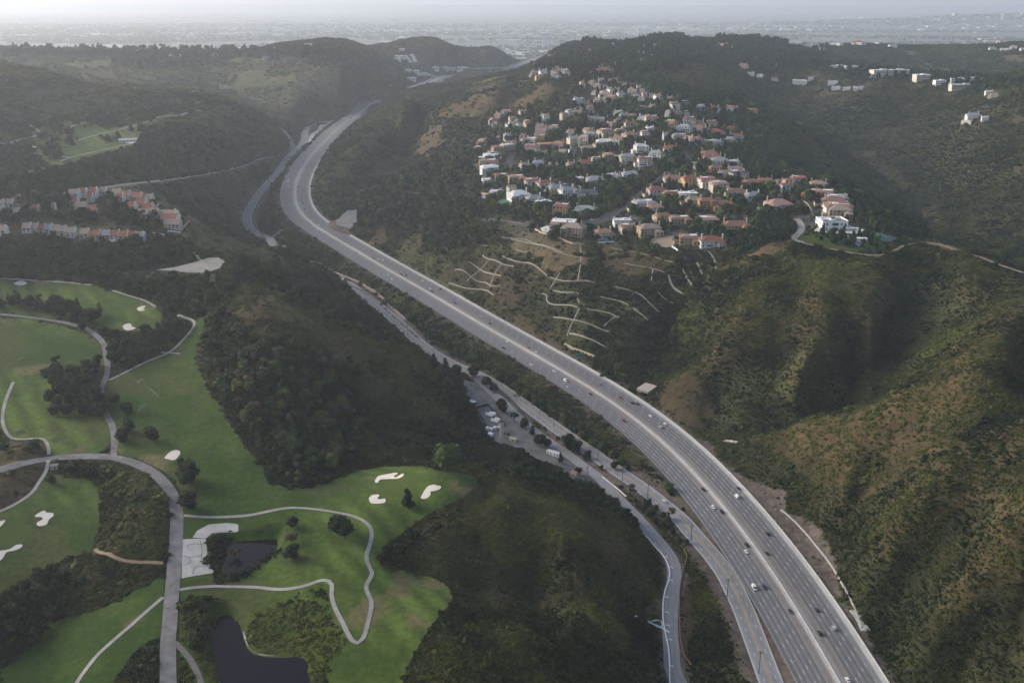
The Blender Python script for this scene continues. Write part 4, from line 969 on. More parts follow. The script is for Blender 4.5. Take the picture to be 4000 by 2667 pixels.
# cracks in the spillway
for pts in [[(1225, 695), (1240, 760), (1232, 800), (1270, 840)], [(1120, 790), (1160, 800), (1235, 792)], [(1180, 905), (1195, 860), (1250, 858), (1290, 850)], [(1150, 745), (1160, 720), (1245, 722)], [(1155, 800), (1170, 830), (1130, 850)]]:
    ribbon('slab_crack', hline('G', pts), .35, mat('crack_fill', (.06, .06, .06)), .42, nx=2, step=2)
drape('yard_gravel', YARD, mat('yard_gravel', (.125, .12, .118), rough=.95, noise=.35, scale=.08), .28, 3, 6)
drape('debris_basin', BASIN, mat('stained_concrete', (.22, .205, .19), noise=.3, scale=.06, detail=8), .5, 3, 6); drape('parking_lot', LOT, mat('lot_asphalt', (.17, .165, .16), noise=.25, scale=.05), .6, 5, 9)
ribbon('basin_chute', hline('D', [(1175, 118), (1205, 155), (1235, 195), (1262, 225), (1285, 248)]), 3.5, M_DRAIN, .75)
drape('bare_lot', hits('b', [(560, 1370), (640, 1300), (740, 1250), (930, 1265), (980, 1290), (900, 1420), (800, 1440), (640, 1400)]), mat('bare_earth', (.24, .19, .14), noise=.15, scale=.2), .3, 3, 6)
# estate grounds
M_POOL = mat('pool_water', (.10, .30, .36), rough=.1, noise=.08, scale=.5)
M_POOL2 = mat('long_pool_water', (.16, .25, .36), rough=.1, noise=.1, scale=.3)
M_COURT = mat('court_green', (.05, .12, .105), rough=.9, noise=.08, scale=.2)
M_STONE = mat('paving_stone', (.42, .40, .37), rough=.9, noise=.1, scale=.3)
drape('estate_terrace', hits('c', [(860, 1190), (1050, 1215), (1350, 1230), (1650, 1235), (1660, 1190), (1500, 1140), (1400, 1100), (900, 1150)]), M_STONE, .5, 2, 4)
drape('service_yard', hits('c', [(760, 1180), (800, 1060), (850, 1000), (900, 1000), (850, 1160), (800, 1220)]), M_NEWASPH, .55, 2, 4)
drape('pool_deck', hits('c', [(1240, 1255), (1355, 1238), (1690, 1415), (1570, 1440)]), M_STONE, .5, 2, 4)
drape('swimming_pool', hits('c', [(1270, 1262), (1350, 1255), (1645, 1412), (1565, 1420)]), M_POOL2, .62, 2, 4)
drape('tennis_court', hits('c', [(1690, 1240), (1740, 1205), (1880, 1225), (2150, 1320), (2080, 1350), (1930, 1355), (1820, 1300)]), M_COURT, .55, 2, 4)
drape('tennis_court', hits('a', [(385, 800), (400, 750), (500, 695), (610, 740), (640, 810), (560, 850), (450, 830)]), M_COURT, .6, 3, 5)
drape('swimming_pool', hits('a', [(80, 655), (120, 635), (200, 640), (205, 672), (160, 690), (110, 675)]), M_POOL, 1.2, 2, 4)
drape('pool_deck', hits('a', [(45, 645), (130, 600), (290, 625), (330, 650), (240, 690), (140, 700)]), mat('pink_paving', (.40, .27, .22), noise=.1, scale=.3), .9, 2, 4)
drape('pool_terrace', hits('a', [(1060, 1150), (1160, 1110), (1250, 1130), (1310, 1240), (1200, 1225), (1090, 1200)]), M_STONE, .8, 2, 4)
drape('swimming_pool', hits('a', [(1110, 1170), (1160, 1150), (1175, 1185), (1130, 1200)]), M_POOL, 1.0, 2, 3)
drape('swimming_pool', hits('a', [(860, 800), (920, 795), (930, 815), (880, 825)]), M_POOL, 1.0, 2, 3)
drape('swimming_pool', hits('a', [(120, 355), (210, 350), (235, 375), (150, 378)]), M_POOL, 1.0, 2, 3)
drape('swimming_pool', hits('a', [(120, 60), (190, 50), (200, 70), (140, 80)]), M_POOL, 1.0, 3, 4)
drape('swimming_pool', hits('a', [(2000, 1320), (2100, 1315), (2110, 1345), (2020, 1350)]), M_POOL, 1.0, 2, 3)
drape('pool_terrace', hits('c', [(-40, 830), (120, 815), (330, 880), (230, 910), (60, 890)]), M_STONE, .8, 2, 4)
drape('swimming_pool', hits('c', [(90, 872), (150, 870), (250, 895), (180, 900)]), M_POOL, 1.0, 2, 3)
# ------------------------------------------------------------------ vegetation
def leaf_mat(name, c1, c2, rough=.75):
    """leaf colour varies within the crown by a noise and per plant by its own tint"""
    m = bpy.data.materials.new(name); m.use_nodes = True
    nt = m.node_tree; b = nt.nodes['Principled BSDF']
    b.inputs['Roughness'].default_value = rough; b.inputs['Specular IOR Level'].default_value = .12
    at = nt.nodes.new('ShaderNodeAttribute'); at.attribute_name = 'tint'; at.attribute_type = 'INSTANCER'
    oi = nt.nodes.new('ShaderNodeObjectInfo')
    add = nt.nodes.new('ShaderNodeMath'); add.operation = 'ADD'
    nt.links.new(at.outputs['Fac'], add.inputs[0])
    mu = nt.nodes.new('ShaderNodeMath'); mu.operation = 'MULTIPLY'; mu.inputs[1].default_value = .35
    nt.links.new(oi.outputs['Random'], mu.inputs[0]); nt.links.new(mu.outputs[0], add.inputs[1])
    tc = nt.nodes.new('ShaderNodeTexCoord'); nz_ = nt.nodes.new('ShaderNodeTexNoise'); nz_.inputs['Scale'].default_value = 2.2; nz_.inputs['Detail'].default_value = 3
    nt.links.new(tc.outputs['Object'], nz_.inputs['Vector'])
    a2 = nt.nodes.new('ShaderNodeMath'); a2.operation = 'MULTIPLY_ADD'; a2.inputs[1].default_value = .9; 
    nt.links.new(nz_.outputs['Fac'], a2.inputs[0]); 
    sb = nt.nodes.new('ShaderNodeMath'); sb.operation = 'SUBTRACT'; sb.inputs[1].default_value = .45
    nt.links.new(add.outputs[0], sb.inputs[0]); nt.links.new(sb.outputs[0], a2.inputs[2])
    rp = nt.nodes.new('ShaderNodeValToRGB'); e = rp.color_ramp.elements
    e[0].position, e[1].position = 0., 1.; e[0].color, e[1].color = (*c1, 1), (*c2, 1)
    nt.links.new(a2.outputs[0], rp.inputs[0]); nt.links.new(rp.outputs[0], b.inputs['Base Color'])
    return m
ML_SCRUB = leaf_mat('scrub_leaf', (.006, .015, .005), (.092, .102, .019))
ML_OAK = leaf_mat('oak_leaf', (.007, .018, .008), (.044, .070, .022))
ML_PINE = leaf_mat('pine_needle', (.010, .020, .010), (.045, .068, .028))
ML_BRIGHT = leaf_mat('bright_leaf', (.040, .070, .018), (.105, .135, .035))
ML_DRY = leaf_mat('dry_leaf', (.075, .060, .040), (.15, .12, .085))
M_BARK = mat('bark', (.10, .08, .06), rough=.95, noise=.2, scale=2)
ICO = {}
def ico(sub):
    if sub not in ICO:
        bm = bmesh.new(); bmesh.ops.create_icosphere(bm, subdivisions=sub, radius=1)
        ICO[sub] = (np.array([v.co[:] for v in bm.verts]), np.array([[v.index for v in f_.verts] for f_ in bm.faces])); bm.free()
    return ICO[sub]
def leafy(blobs, nleaf, lsize, rg_, hull=.8, sub=2):
    """crown: lumpy inner bodies plus many loose leaf faces through their outer volume"""
    V, F = [], []; o = 0
    for (c0, r) in blobs:
        p, f_ = ico(sub)
        d = 1 + .32 * (vnoise(p[:, 0] * 2.7 + c0[0] * 5 + 40, p[:, 1] * 2.7 + p[:, 2] * 3.1 + c0[1] * 7 + 60, 3) - .5) * 2
        q = p * (d * hull)[:, None] * np.array(r) + np.array(c0)
        V.append(q); F.append(f_ + o); o += len(q)
    w_ = np.array([r[0] * r[1] * r[2] for _, r in blobs]) ** .67; w_ /= w_.sum()
    for (c0, r), n_ in zip(blobs, np.maximum(3, (w_ * nleaf)).astype(int)):
        d = rg_.normal(size=(n_, 3)); d /= np.linalg.norm(d, axis=1)[:, None]
        d[:, 2] = np.where(d[:, 2] < -.5, -d[:, 2], d[:, 2])
        ctr = d * np.array(r) * rg_.uniform(.72, 1.12, (n_, 1)) + np.array(c0)
        nrm = d + rg_.normal(size=(n_, 3)) * .55; nrm /= np.linalg.norm(nrm, axis=1)[:, None]
        a = np.cross(nrm, rg_.normal(size=(n_, 3))); a /= np.linalg.norm(a, axis=1)[:, None] + 1e-9
        b = np.cross(nrm, a); s = lsize * rg_.uniform(.6, 1.4, (n_, 1))
        tri = np.stack([ctr + a * s, ctr - a * s * .6 + b * s * .8, ctr - a * s * .6 - b * s * .8], 1).reshape(-1, 3)
        V.append(tri); F.append(np.arange(n_ * 3).reshape(-1, 3) + o); o += n_ * 3
    return np.vstack(V), np.vstack(F)
def crown_blobs(kind, rg_):
    """unit crowns: height 1, base at z = 0"""
    B = []
    if kind == 'round':
        for i in range(7):
            a = rg_.uniform(0, 6.28); d = rg_.uniform(.08, .26); r = rg_.uniform(.17, .27)
            B.append(((math.cos(a) * d, math.sin(a) * d, rg_.uniform(.24, .76)), (r, r, r * .85)))
        B.append(((0, 0, .5), (.32, .32, .4)))
    elif kind == 'pine':
        for i in range(6):
            h = .2 + i * .13; r = .26 * (1.08 - h)
            B.append(((rg_.uniform(-.05, .05), rg_.uniform(-.05, .05), h), (r + .03, r + .03, .13)))
    elif kind == 'column':
        for i in range(4):
            h = .2 + i * .2; r = .11 * (1.2 - abs(h - .45))
            B.append(((rg_.uniform(-.02, .02), rg_.uniform(-.02, .02), h), (r, r, .18)))
    elif kind == 'airy':
        for i in range(6):
            a = rg_.uniform(0, 6.28); d = rg_.uniform(.1, .28); r = rg_.uniform(.10, .17)
            B.append(((math.cos(a) * d, math.sin(a) * d, rg_.uniform(.45, .88)), (r, r, r * .9)))
    elif kind == 'shrub':
        for i in range(4):
            a = rg_.uniform(0, 6.28); d = rg_.uniform(.3, .7); r = rg_.uniform(.4, .7)
            B.append(((math.cos(a) * d, math.sin(a) * d, rg_.uniform(.1, .3)), (r, r, r * .75)))
        B.append(((0, 0, .25), (.75, .75, .55)))
    return B
PROTO = {}
def proto(kind, m, nvar, nleaf, ls, trunk=True, sub=2):
    out = []
    for i in range(nvar):
        rg_ = np.random.default_rng(100 + i * 7 + len(kind))
        V, F = leafy(crown_blobs(kind, rg_), nleaf, ls, rg_, sub=sub, hull=.6 if kind == 'airy' else .82)
        tb = MB()
        if trunk:
            top = .75 if kind in ('pine', 'column') else .6
            tb.cyl((0, 0, -.08), (0.01, .01, top), .035, .012, 6)
            if kind in ('round', 'airy'):
                for k in range(4):
                    a = k * 1.6 + i; tb.cyl((0, 0, .25 + .05 * k), (.22 * math.cos(a), .22 * math.sin(a), .55 + .04 * k), .018, .007, 5)
        out.append((V, F, tb, m))
    return out
# meshes for single trees (crown and trunk apart) and merged ones for the masses
KIND_M = {'round': ML_OAK, 'pine': ML_PINE, 'column': ML_BRIGHT, 'airy': ML_OAK, 'dry': ML_DRY, 'bright': ML_BRIGHT}
CROWN, TRUNK, MASS = {}, {}, {}
for kd, shape, nl, ls in (('round', 'round', 620, .055), ('pine', 'pine', 560, .05), ('column', 'column', 260, .045), ('airy', 'airy', 360, .055), ('dry', 'airy', 300, .05), ('bright', 'round', 420, .06)):
    P_ = proto(shape, KIND_M[kd], 4, nl, ls)
    CROWN[kd], TRUNK[kd], MASS[kd] = [], [], []
    for V, F, tb, m in P_:
        cm = mesh_np('crown', V, F.astype(np.int32), [m], link=False).data
        tm = mesh_np('trunk', tb.v, tb.f, [M_BARK], link=False).data
        CROWN[kd].append(cm); TRUNK[kd].append(tm)
        tf = np.array([q[:3] for q in tb.f] + [(q[0], q[2], q[3]) for q in tb.f if len(q) == 4])
        k = np.r_[0:len(F)]
        MASS[kd].append(mesh_np('tree_form', np.vstack([V, np.array(tb.v)]), np.vstack([F, tf + len(V)]).astype(np.int32), [m, M_BARK], link=False, fmat=np.r_[np.zeros(len(F)), np.ones(len(tf))].astype(int)))
for o in list(bpy.data.objects):
    if o.name.startswith(('crown', 'trunk')) and o.users == 0: bpy.data.objects.remove(o)
SHRUB = []
for i in range(7):
    rg_ = np.random.default_rng(50 + i)
    V, F = leafy(crown_blobs('shrub', rg_), 90, .24, rg_, sub=1)
    SHRUB.append(mesh_np('shrub_form', V, F.astype(np.int32), [ML_SCRUB], link=False))

def scatter(name, pts, scl, tint, protos, label, cat, zs=None, idx_=None):
    """one mass of plants: a point mesh that carries copies of a few plant forms"""
    n_ = len(pts)
    col = bpy.data.collections.new(name + '_forms')
    for i, o in enumerate(protos):
        o.name = '%s_form_%02d' % (name, i)
        col.objects.link(o)
    if idx_ is None: idx_ = rng.integers(0, len(protos), n_)
    me = bpy.data.meshes.new(name)
    me.vertices.add(n_); me.vertices.foreach_set('co', np.asarray(pts, np.float32).ravel())
    sc3 = np.stack([scl, scl, scl if zs is None else zs], -1)
    a = me.attributes.new('scl', 'FLOAT_VECTOR', 'POINT'); a.data.foreach_set('vector', sc3.astype(np.float32).ravel())
    rot3 = np.stack([rng.normal(0, .06, n_), rng.normal(0, .06, n_), rng.uniform(0, 6.28, n_)], -1)
    a = me.attributes.new('rot', 'FLOAT_VECTOR', 'POINT'); a.data.foreach_set('vector', rot3.astype(np.float32).ravel())
    a = me.attributes.new('tint', 'FLOAT', 'POINT'); a.data.foreach_set('value', np.asarray(tint, np.float32))
    a = me.attributes.new('pick', 'INT', 'POINT'); a.data.foreach_set('value', idx_.astype(np.int32))
    o = bpy.data.objects.new(name, me); COL.objects.link(o)
    ng = bpy.data.node_groups.new(name + '_spread', 'GeometryNodeTree')
    ng.interface.new_socket('Geometry', in_out='INPUT', socket_type='NodeSocketGeometry')
    ng.interface.new_socket('Geometry', in_out='OUTPUT', socket_type='NodeSocketGeometry')
    N = ng.nodes
    gi, go = N.new('NodeGroupInput'), N.new('NodeGroupOutput')
    ci = N.new('GeometryNodeCollectionInfo'); ci.inputs['Collection'].default_value = col
    ci.inputs['Separate Children'].default_value = True; ci.inputs['Reset Children'].default_value = True
    ip = N.new('GeometryNodeInstanceOnPoints'); ip.inputs['Pick Instance'].default_value = True
    def na(nm, ty):
        q = N.new('GeometryNodeInputNamedAttribute'); q.data_type = ty; q.inputs['Name'].default_value = nm
        return q.outputs['Attribute']
    L = ng.links
    mp = N.new('GeometryNodeMeshToPoints')
    L.new(gi.outputs[0], mp.inputs['Mesh']); L.new(mp.outputs[0], ip.inputs['Points'])
    L.new(ci.outputs[0], ip.inputs['Instance'])
    L.new(na('pick', 'INT'), ip.inputs['Instance Index'])
    er = N.new('FunctionNodeEulerToRotation'); L.new(na('rot', 'FLOAT_VECTOR'), er.inputs[0]); L.new(er.outputs[0], ip.inputs['Rotation'])
    L.new(na('scl', 'FLOAT_VECTOR'), ip.inputs['Scale'])
    L.new(ip.outputs[0], go.inputs[0])
    md = o.modifiers.new('spread', 'NODES'); md.node_group = ng
    return tag(o, label, cat, kind='stuff')

def gv(A_, X, Y): return bil(A_, X, Y, -TMAX, TMAX, GL[0], GL[-1])
# slope light is left to the renderer; density follows cover only
slope_y = np.gradient(ZZ, axis=0) / np.gradient(YY, axis=0)
def candidates(tstep, ymin=330, ymax=4700, tmax=.62):
    ls = np.arange(math.log(ymin), math.log(ymax), tstep); ts = np.arange(-tmax, tmax, tstep)
    a, b = np.meshgrid(ts, ls); a = a.ravel() + rng.uniform(-.5, .5, a.size) * tstep; b = b.ravel() + rng.uniform(-.5, .5, b.size) * tstep
    Y = np.exp(b); return a * Y, Y
HOUSE_XY = []                     # filled by the builders: (x, y, radius)
def keep_off_houses(X, Y, extra=0.):
    if not HOUSE_XY: return np.ones(len(X), bool)
    H = np.array(HOUSE_XY); k = np.ones(len(X), bool)
    cell = {}
    for i, (x, y, r) in enumerate(H):
        for cx in range(int((x - 30) // 30), int((x + 30) // 30) + 1):
            for cy in range(int((y - 30) // 30), int((y + 30) // 30) + 1): cell.setdefault((cx, cy), []).append(i)
    ix, iy = (X // 30).astype(int), (Y // 30).astype(int)
    for j in range(len(X)):
        for i in cell.get((ix[j], iy[j]), ()):
            if (X[j] - H[i, 0]) ** 2 + (Y[j] - H[i, 1]) ** 2 < (H[i, 2] + extra) ** 2: k[j] = False; break
    return k
ROADS = []                        # (points, half width) kept clear of plants
def keep_off_roads(X, Y, extra=1.5):
    k = np.ones(len(X), bool)
    for P, h in ROADS:
        D, _ = line_dist(P, X, Y, h + extra + 3)
        k &= D > h + extra
    return k
CLEAR = []                        # outlines kept clear of plants
def keep_off_polys(X, Y):
    k = np.ones(len(X), bool)
    for P in CLEAR: k &= ~poly_mask(P, X, Y)
    return k

def plant_scrub():
    X, Y = candidates(.0025)
    v = gv(veg, X, Y)
    patch = fbm(X, Y, 38, 3, 201) * .5 + fbm(X, Y, 160, 2, 203) * .35
    v = np.clip(v * (1 + 1.1 * patch), 0, 1)
    k = rng.random(len(X)) < v
    k &= ~((gv(builtup, X, Y) > .5) & (rng.random(len(X)) < .75))
    X, Y = X[k], Y[k]
    k = keep_off_roads(X, Y) & keep_off_houses(X, Y, 1.) & keep_off_polys(X, Y)
    X, Y = X[k], Y[k]
    z = gv(ZZ, X, Y)
    r = .0021 * Y ** .93 * 1.2 * np.exp(rng.normal(-.05, .48, len(X)))
    wood = fbm(X, Y, 220, 2, 207)
    r *= 1 + .45 * np.clip(wood * 2, -.4, 1)
    t = gv(hue, X, Y) * .7 + .34 * fbm(X, Y, 55, 2, 211) + .52 * fbm(X, Y, 20, 2, 213) + rng.normal(0, .13, len(X)) - .11
    r = np.minimum(r, 6.5)
    zs = r * rng.uniform(.55, 1.05, len(X))
    print('scrub', len(X))
    scatter('chaparral', np.stack([X, Y, z - .15 * r], -1), r, np.clip(t, -.2, 1), SHRUB, 'dark green chaparral scrub covering the canyon slopes', 'scrub', zs=zs)

TREE_N = [0]
def tree(X, Y, h, kind, label, group, cat='tree', name=None, sxy=1.0, z=None):
    i = int(rng.integers(0, 4))
    nm = name or {'round': 'oak_tree', 'pine': 'pine_tree', 'column': 'cypress_tree', 'airy': 'eucalyptus_tree', 'dry': 'bare_tree', 'bright': 'leafy_tree'}[kind]
    e = empty(nm, (X, Y, float(zg(X, Y)) - .1 if z is None else z), rng.uniform(0, 6.28), label, cat, group)
    e.scale = (h * sxy, h * sxy, h)
    for nn, me in (('crown', CROWN[kind][i]), ('trunk', TRUNK[kind][i])):
        o = bpy.data.objects.new(nn, me); COL.objects.link(o); o.parent = e
    TREE_N[0] += 1
    return e
def fill(P, s, jit=.4, rg_=rng):
    P = np.asarray(P)[:, :2]
    x0, y0 = P.min(0); x1, y1 = P.max(0)
    gx, gy = np.meshgrid(np.arange(x0, x1, s), np.arange(y0, y1, s * .87))
    gx[1::2] += s / 2
    gx = gx.ravel() + rg_.uniform(-jit, jit, gx.size) * s; gy = gy.ravel() + rg_.uniform(-jit, jit, gy.size) * s
    k = poly_mask(P, gx, gy)
    return gx[k], gy[k]
MASSPTS = []      # (x, y, h, kind, tint) trees that become part of the one woodland mass
def grove(t, pts, s, h, kinds, label=None, group=None, tint=0.):
    X, Y = fill(hits(t, pts), s)
    if label is None:
        k = keep_off_roads(X, Y, .5) & keep_off_houses(X, Y, 1)
        for x, y in zip(X[k], Y[k]): MASSPTS.append((x, y, h * rng.uniform(.7, 1.25), kinds[int(rng.integers(0, len(kinds)))], tint))
        return
    for x, y in zip(X, Y):
        tree(x, y, h * rng.uniform(.75, 1.2), kinds[int(rng.integers(0, len(kinds)))], label, group, sxy=rng.uniform(.9, 1.3))

def plant_trees():
    # single trees one can point to
    for t, x, y, h, kd, sx, lb in [
        ('G', 1150, 345, 17, 'round', 1.15, 'large round dark tree at the bend of the golf road'), ('G', 1140, 500, 12, 'round', 1.2, 'round dark tree below the bend of the golf road'),
        ('H', 690, 275, 22, 'bright', 1.05, 'tallest green tree on the hilltop behind the bunkers'), ('H', 575, 262, 14, 'airy', .9, 'pale thin tree beside the tallest hilltop tree'), ('H', 460, 495, 13, 'pine', 1.1, 'dark pine standing in front of the hilltop green'),
        ('H', 40, 660, 14, 'round', 1.2, 'round tree where two cart paths meet above the pond'), ('G', 2110, 680, 12, 'round', 1.1, 'lower round tree leaning over the cart path'), ('G', 1790, 810, 10, 'round', 1.1, 'round tree at the right end of the upper pond'), ('G', 1785, 720, 9, 'dry', 1.3, 'grey bare tree at the tip of the upper pond'), ('G', 1790, 620, 8, 'round', 1.2, 'dark bush tree above the tip of the upper pond'),
        ('G', 1440, 820, 9, 'dry', 1.2, 'grey tufted bare tree standing at the pond edge'), ('D', 700, 1065, 9, 'round', 1.25, 'upper of the round trees right of the cart lane'), ('D', 775, 1118, 9, 'round', 1.35, 'wide round tree below the first one right of the cart lane'), ('D', 790, 1240, 11, 'round', 1.1, 'upper tree of the pair beside the cart lane'), ('D', 755, 1300, 11, 'round', 1.1, 'lower tree of the pair beside the cart lane'),
        ('D', 935, 1290, 11, 'round', 1.15, 'round tree standing alone on the main fairway'), ('G', 455, 285, 10, 'round', 1.1, 'dark tree below the golf road near the starter hut'), ('G', 540, 295, 7, 'round', 1.3, 'low green tree right of the dark one below the golf road'), ('G', 210, 145, 8, 'round', 1.5, 'wide dark tree above the golf road on bare ground'), ('G', 30, 150, 6, 'round', 1.4, 'small bush tree at the left edge above the golf road'),
        ('G', 320, 350, 6, 'round', 1.5, 'low bush tree below the starter hut'), ('D', 615, 525, 12, 'column', 1.6, 'slim grey green tree alone on the upper fairway'), ('D', 510, 610, 8, 'round', 1.1, 'small dark tree beside the curving cart lane'),
        ('E', 900, 1300, 14, 'round', 1.1, 'dark tree under the yard at the foot of the slope'), ('E', 840, 1330, 13, 'airy', 1.1, 'loose tree left of the one below the yard'), ('E', 1040, 1110, 12, 'round', 1.2, 'dark tree at the top of the row beside the yard'), ('E', 1110, 1170, 9, 'airy', 1.2, 'loose tree second in the row beside the yard'), ('E', 1170, 1210, 10, 'round', 1.0, 'tree third in the row beside the yard'), ('E', 1220, 1250, 8, 'pine', 1.1, 'small dark tree fourth in the row beside the yard'),
        ('E', 1270, 1320, 11, 'round', 1.35, 'wide dark tree in the middle of the yard row'), ('E', 1310, 1330, 9, 'round', 1.1, 'dark tree close behind the wide one in the yard row'), ('E', 1395, 1420, 9, 'pine', .8, 'slim palm-like tree beside the white trailer'), ('E', 1450, 1340, 13, 'round', 1.2, 'big dark tree between canyon drive and the boulevard'), ('E', 1490, 1350, 11, 'round', 1.1, 'second dark tree between canyon drive and the boulevard'),
        ('E', 1560, 1400, 8, 'round', 1.1, 'small round tree below the big dark roadside trees'), ('E', 940, 960, 11, 'round', 1.2, 'dark tree above the yard entrance'), ('E', 980, 990, 9, 'round', 1.2, 'dark tree at the yard entrance'), ('E', 860, 900, 12, 'round', 1.2, 'dark tree over the bend of the boulevard'), ('E', 760, 890, 12, 'round', 1.2, 'dark tree hiding the curve of the boulevard'), ('E', 620, 850, 15, 'pine', 1.1, 'tallest tree standing in front of the boulevard'), ('E', 690, 850, 12, 'pine', 1.1, 'second tall tree in front of the boulevard'), ('E', 1125, 1040, 9, 'dry', 1.0, 'thin bare tree between yard and boulevard'),
        ('H', 1840, 420, 10, 'dry', 1.3, 'brown leafed tree between the two lower roads'), ('H', 2060, 560, 9, 'dry', 1.2, 'sparse grey tree beside the parked white car'), ('H', 2045, 400, 9, 'bright', 1.2, 'round green tree between boulevard and freeway'), ('H', 1720, 260, 7, 'round', 1.2, 'bush tree left of the boulevard near the trailer'),
        ('H', 1190, 260, 10, 'round', 1.2, 'dark tree on the slope left of the gravel yard'), ('H', 1230, 270, 10, 'round', 1.2, 'dark tree at the corner of the gravel yard'), ('H', 1110, 230, 9, 'round', 1.3, 'wide dark tree at the toe of the wooded slope'), ('H', 1500, 290, 6, 'round', 1.3, 'low tree behind the red roofed shed'),
        ('c', 670, 900, 12, 'round', .9, 'dark tree in the island of the hilltop cul-de-sac'), ('c', 745, 920, 9, 'round', 1.3, 'round tree over the hilltop cul-de-sac'), ('c', 1750, 1060, 12, 'round', 1.2, 'round tree behind the white flat roofed mansion'), ('c', 1650, 1080, 10, 'round', 1.2, 'tree between the white mansion and its round neighbour'), ('c', 1170, 540, 16, 'round', 1.2, 'large dark tree at the rim of the mesa'), ('c', 1300, 570, 13, 'round', 1.2, 'dark tree right of the large one at the mesa rim'), ('c', 660, 840, 10, 'pine', .9, 'dark conifer beside the hilltop road'), ('c', 630, 720, 11, 'pine', .9, 'dark conifer above the hilltop road'), ('c', 890, 1130, 5, 'column', 2, 'small cypress at the mansion corner'),
        ('b', 100, 790, 11, 'column', 2.2, 'bright green poplar left of the estate road'), ('b', 250, 640, 9, 'column', 2.2, 'yellow green poplar above the estate road bend'), ('b', 460, 590, 8, 'column', 1.8, 'bright poplar right of the estate road'), ('b', 1205, 130, 11, 'column', 1.6, 'bright slim poplar beside the upper driveway'), ('b', 890, 840, 8, 'column', 1.5, 'slim poplar standing among the row of estate trees'), ('b', 1700, 880, 11, 'bright', .9, 'green tree at the end of the orange villa'), ('b', 1860, 930, 12, 'column', 1.8, 'tall green poplar right of the orange villa'), ('b', 1180, 1060, 12, 'round', .95, 'dark tree between two tan villas'), ('b', 730, 1230, 8, 'round', 1.4, 'round dark bush at the bare lot corner'), ('b', 930, 1370, 8, 'round', 1.2, 'dark tree beside the bare lot'), ('b', 1330, 1420, 7, 'round', 1.3, 'round tree in front of the white villa with red roof'), ('b', 1040, 330, 5, 'dry', 1.3, 'small pinkish blossom tree by the upper cul-de-sac')]:
        p = hit(t, x, y); h *= 1.12; tree(p[0], p[1], h, kd, lb, None, sxy=sx)
    # groves whose trees look alike
    grove('D', [(225, 890), (330, 850), (480, 870), (580, 800), (640, 810), (605, 950), (620, 1040), (630, 1140), (420, 1165), (340, 1140), (260, 1060), (300, 980)], 8.5, 10, ['round', 'round', 'airy'], 'dark round tree in the dense grove left of the golf lane', 'trees of the dense grove beside the golf lane')
    grove('D', [(620, 640), (720, 640), (860, 640), (940, 620), (960, 580), (1060, 560), (1160, 590), (1130, 650), (1040, 720), (930, 780), (760, 840), (680, 830), (660, 720)], 9, 9, ['round', 'round', 'airy'], 'dark tree in the grove below the upper putting green', 'trees of the grove below the upper green')
    grove('D', [(-30, 430), (60, 400), (160, 430), (300, 450), (420, 460), (540, 520), (590, 580), (500, 590), (350, 540), (200, 500), (0, 480)], 9.5, 11, ['round', 'airy', 'pine'], 'dark tree in the row dividing the two upper fairways', 'trees of the row between the upper fairways')
    X, Y = resample(MTG, 19)[12:46, :2].T
    for i, (x, y) in enumerate(zip(X, Y)):
        for s_ in (-1, 1):
            if rng.random() < .78: tree(x + rng.uniform(-2, 2), y + s_ * 13 + rng.uniform(-2, 2), rng.uniform(6, 9), 'pine' if rng.random() < .6 else 'round', 'small dark street tree lining the pale hill drive', 'street trees along the hill drive', sxy=1.2)
    # masses
    G = grove
    G('D', [(560, 330), (640, 300), (900, 300), (1250, 300), (1420, 330), (1450, 470), (1330, 480), (1180, 530), (1060, 520), (960, 460), (820, 410), (690, 360)], 9.5, 10, ['round', 'airy', 'round'])
    G('D', [(0, 80), (300, 60), (600, 130), (850, 60), (1100, 60), (1180, 110), (1180, 180), (950, 230), (700, 260), (500, 300), (200, 280), (0, 290), (-200, 280), (-200, 80)], 10, 10, ['round', 'round', 'airy', 'pine'])
    G('D', [(1260, 560), (1400, 520), (1480, 600), (1500, 720), (1700, 680), (1900, 760), (2195, 850), (2195, 1150), (2195, 1420), (1900, 1480), (1760, 1480), (1660, 1430), (1560, 1330), (1440, 1140), (1350, 1040), (1250, 800)], 8.6, 11, ['round', 'round', 'airy', 'bright', 'pine', 'dry', 'round'], tint=.1)
    G('E', [(0, 1020), (250, 1150), (500, 1250), (800, 1280), (850, 1060), (780, 950), (600, 900), (560, 860), (750, 1010), (700, 1180), (400, 1150), (100, 980)], 10, 9, ['round', 'airy', 'round'])
    G('E', [(0, 340), (120, 420), (260, 520), (400, 640), (470, 700), (420, 740), (300, 700), (100, 560), (0, 480)], 10, 8, ['round', 'round'])
    G('D', [(1450, 180), (1700, 250), (1950, 420), (2195, 560), (2195, 660), (1950, 520), (1700, 400), (1500, 300)], 11, 8, ['round', 'round'])
    G('G', [(0, 1060), (120, 1000), (250, 960), (400, 1000), (380, 1200), (250, 1330), (100, 1360), (0, 1420), (-200, 1400), (-200, 1100)], 7.5, 9, ['round', 'airy'], tint=-.1)
    G('G', [(200, 900), (330, 850), (430, 900), (440, 980), (300, 1010), (220, 970)], 7, 7, ['round'])
    G('G', [(1570, 210), (1700, 300), (1800, 350), (1950, 360), (2050, 320), (1900, 300), (1750, 280), (1640, 200)], 7, 5, ['bright', 'round'])
    G('G', [(1330, 690), (1400, 700), (1360, 800), (1330, 900), (1280, 790)], 6, 3.4, ['round']); G('G', [(1380, 850), (1480, 860), (1500, 820), (1440, 800)], 5, 5, ['dry', 'round'])
    G('G', [(1120, 1060), (1300, 1060), (1270, 1300), (1260, 1480), (1200, 1400), (1150, 1180)], 6, 5, ['round', 'airy'])
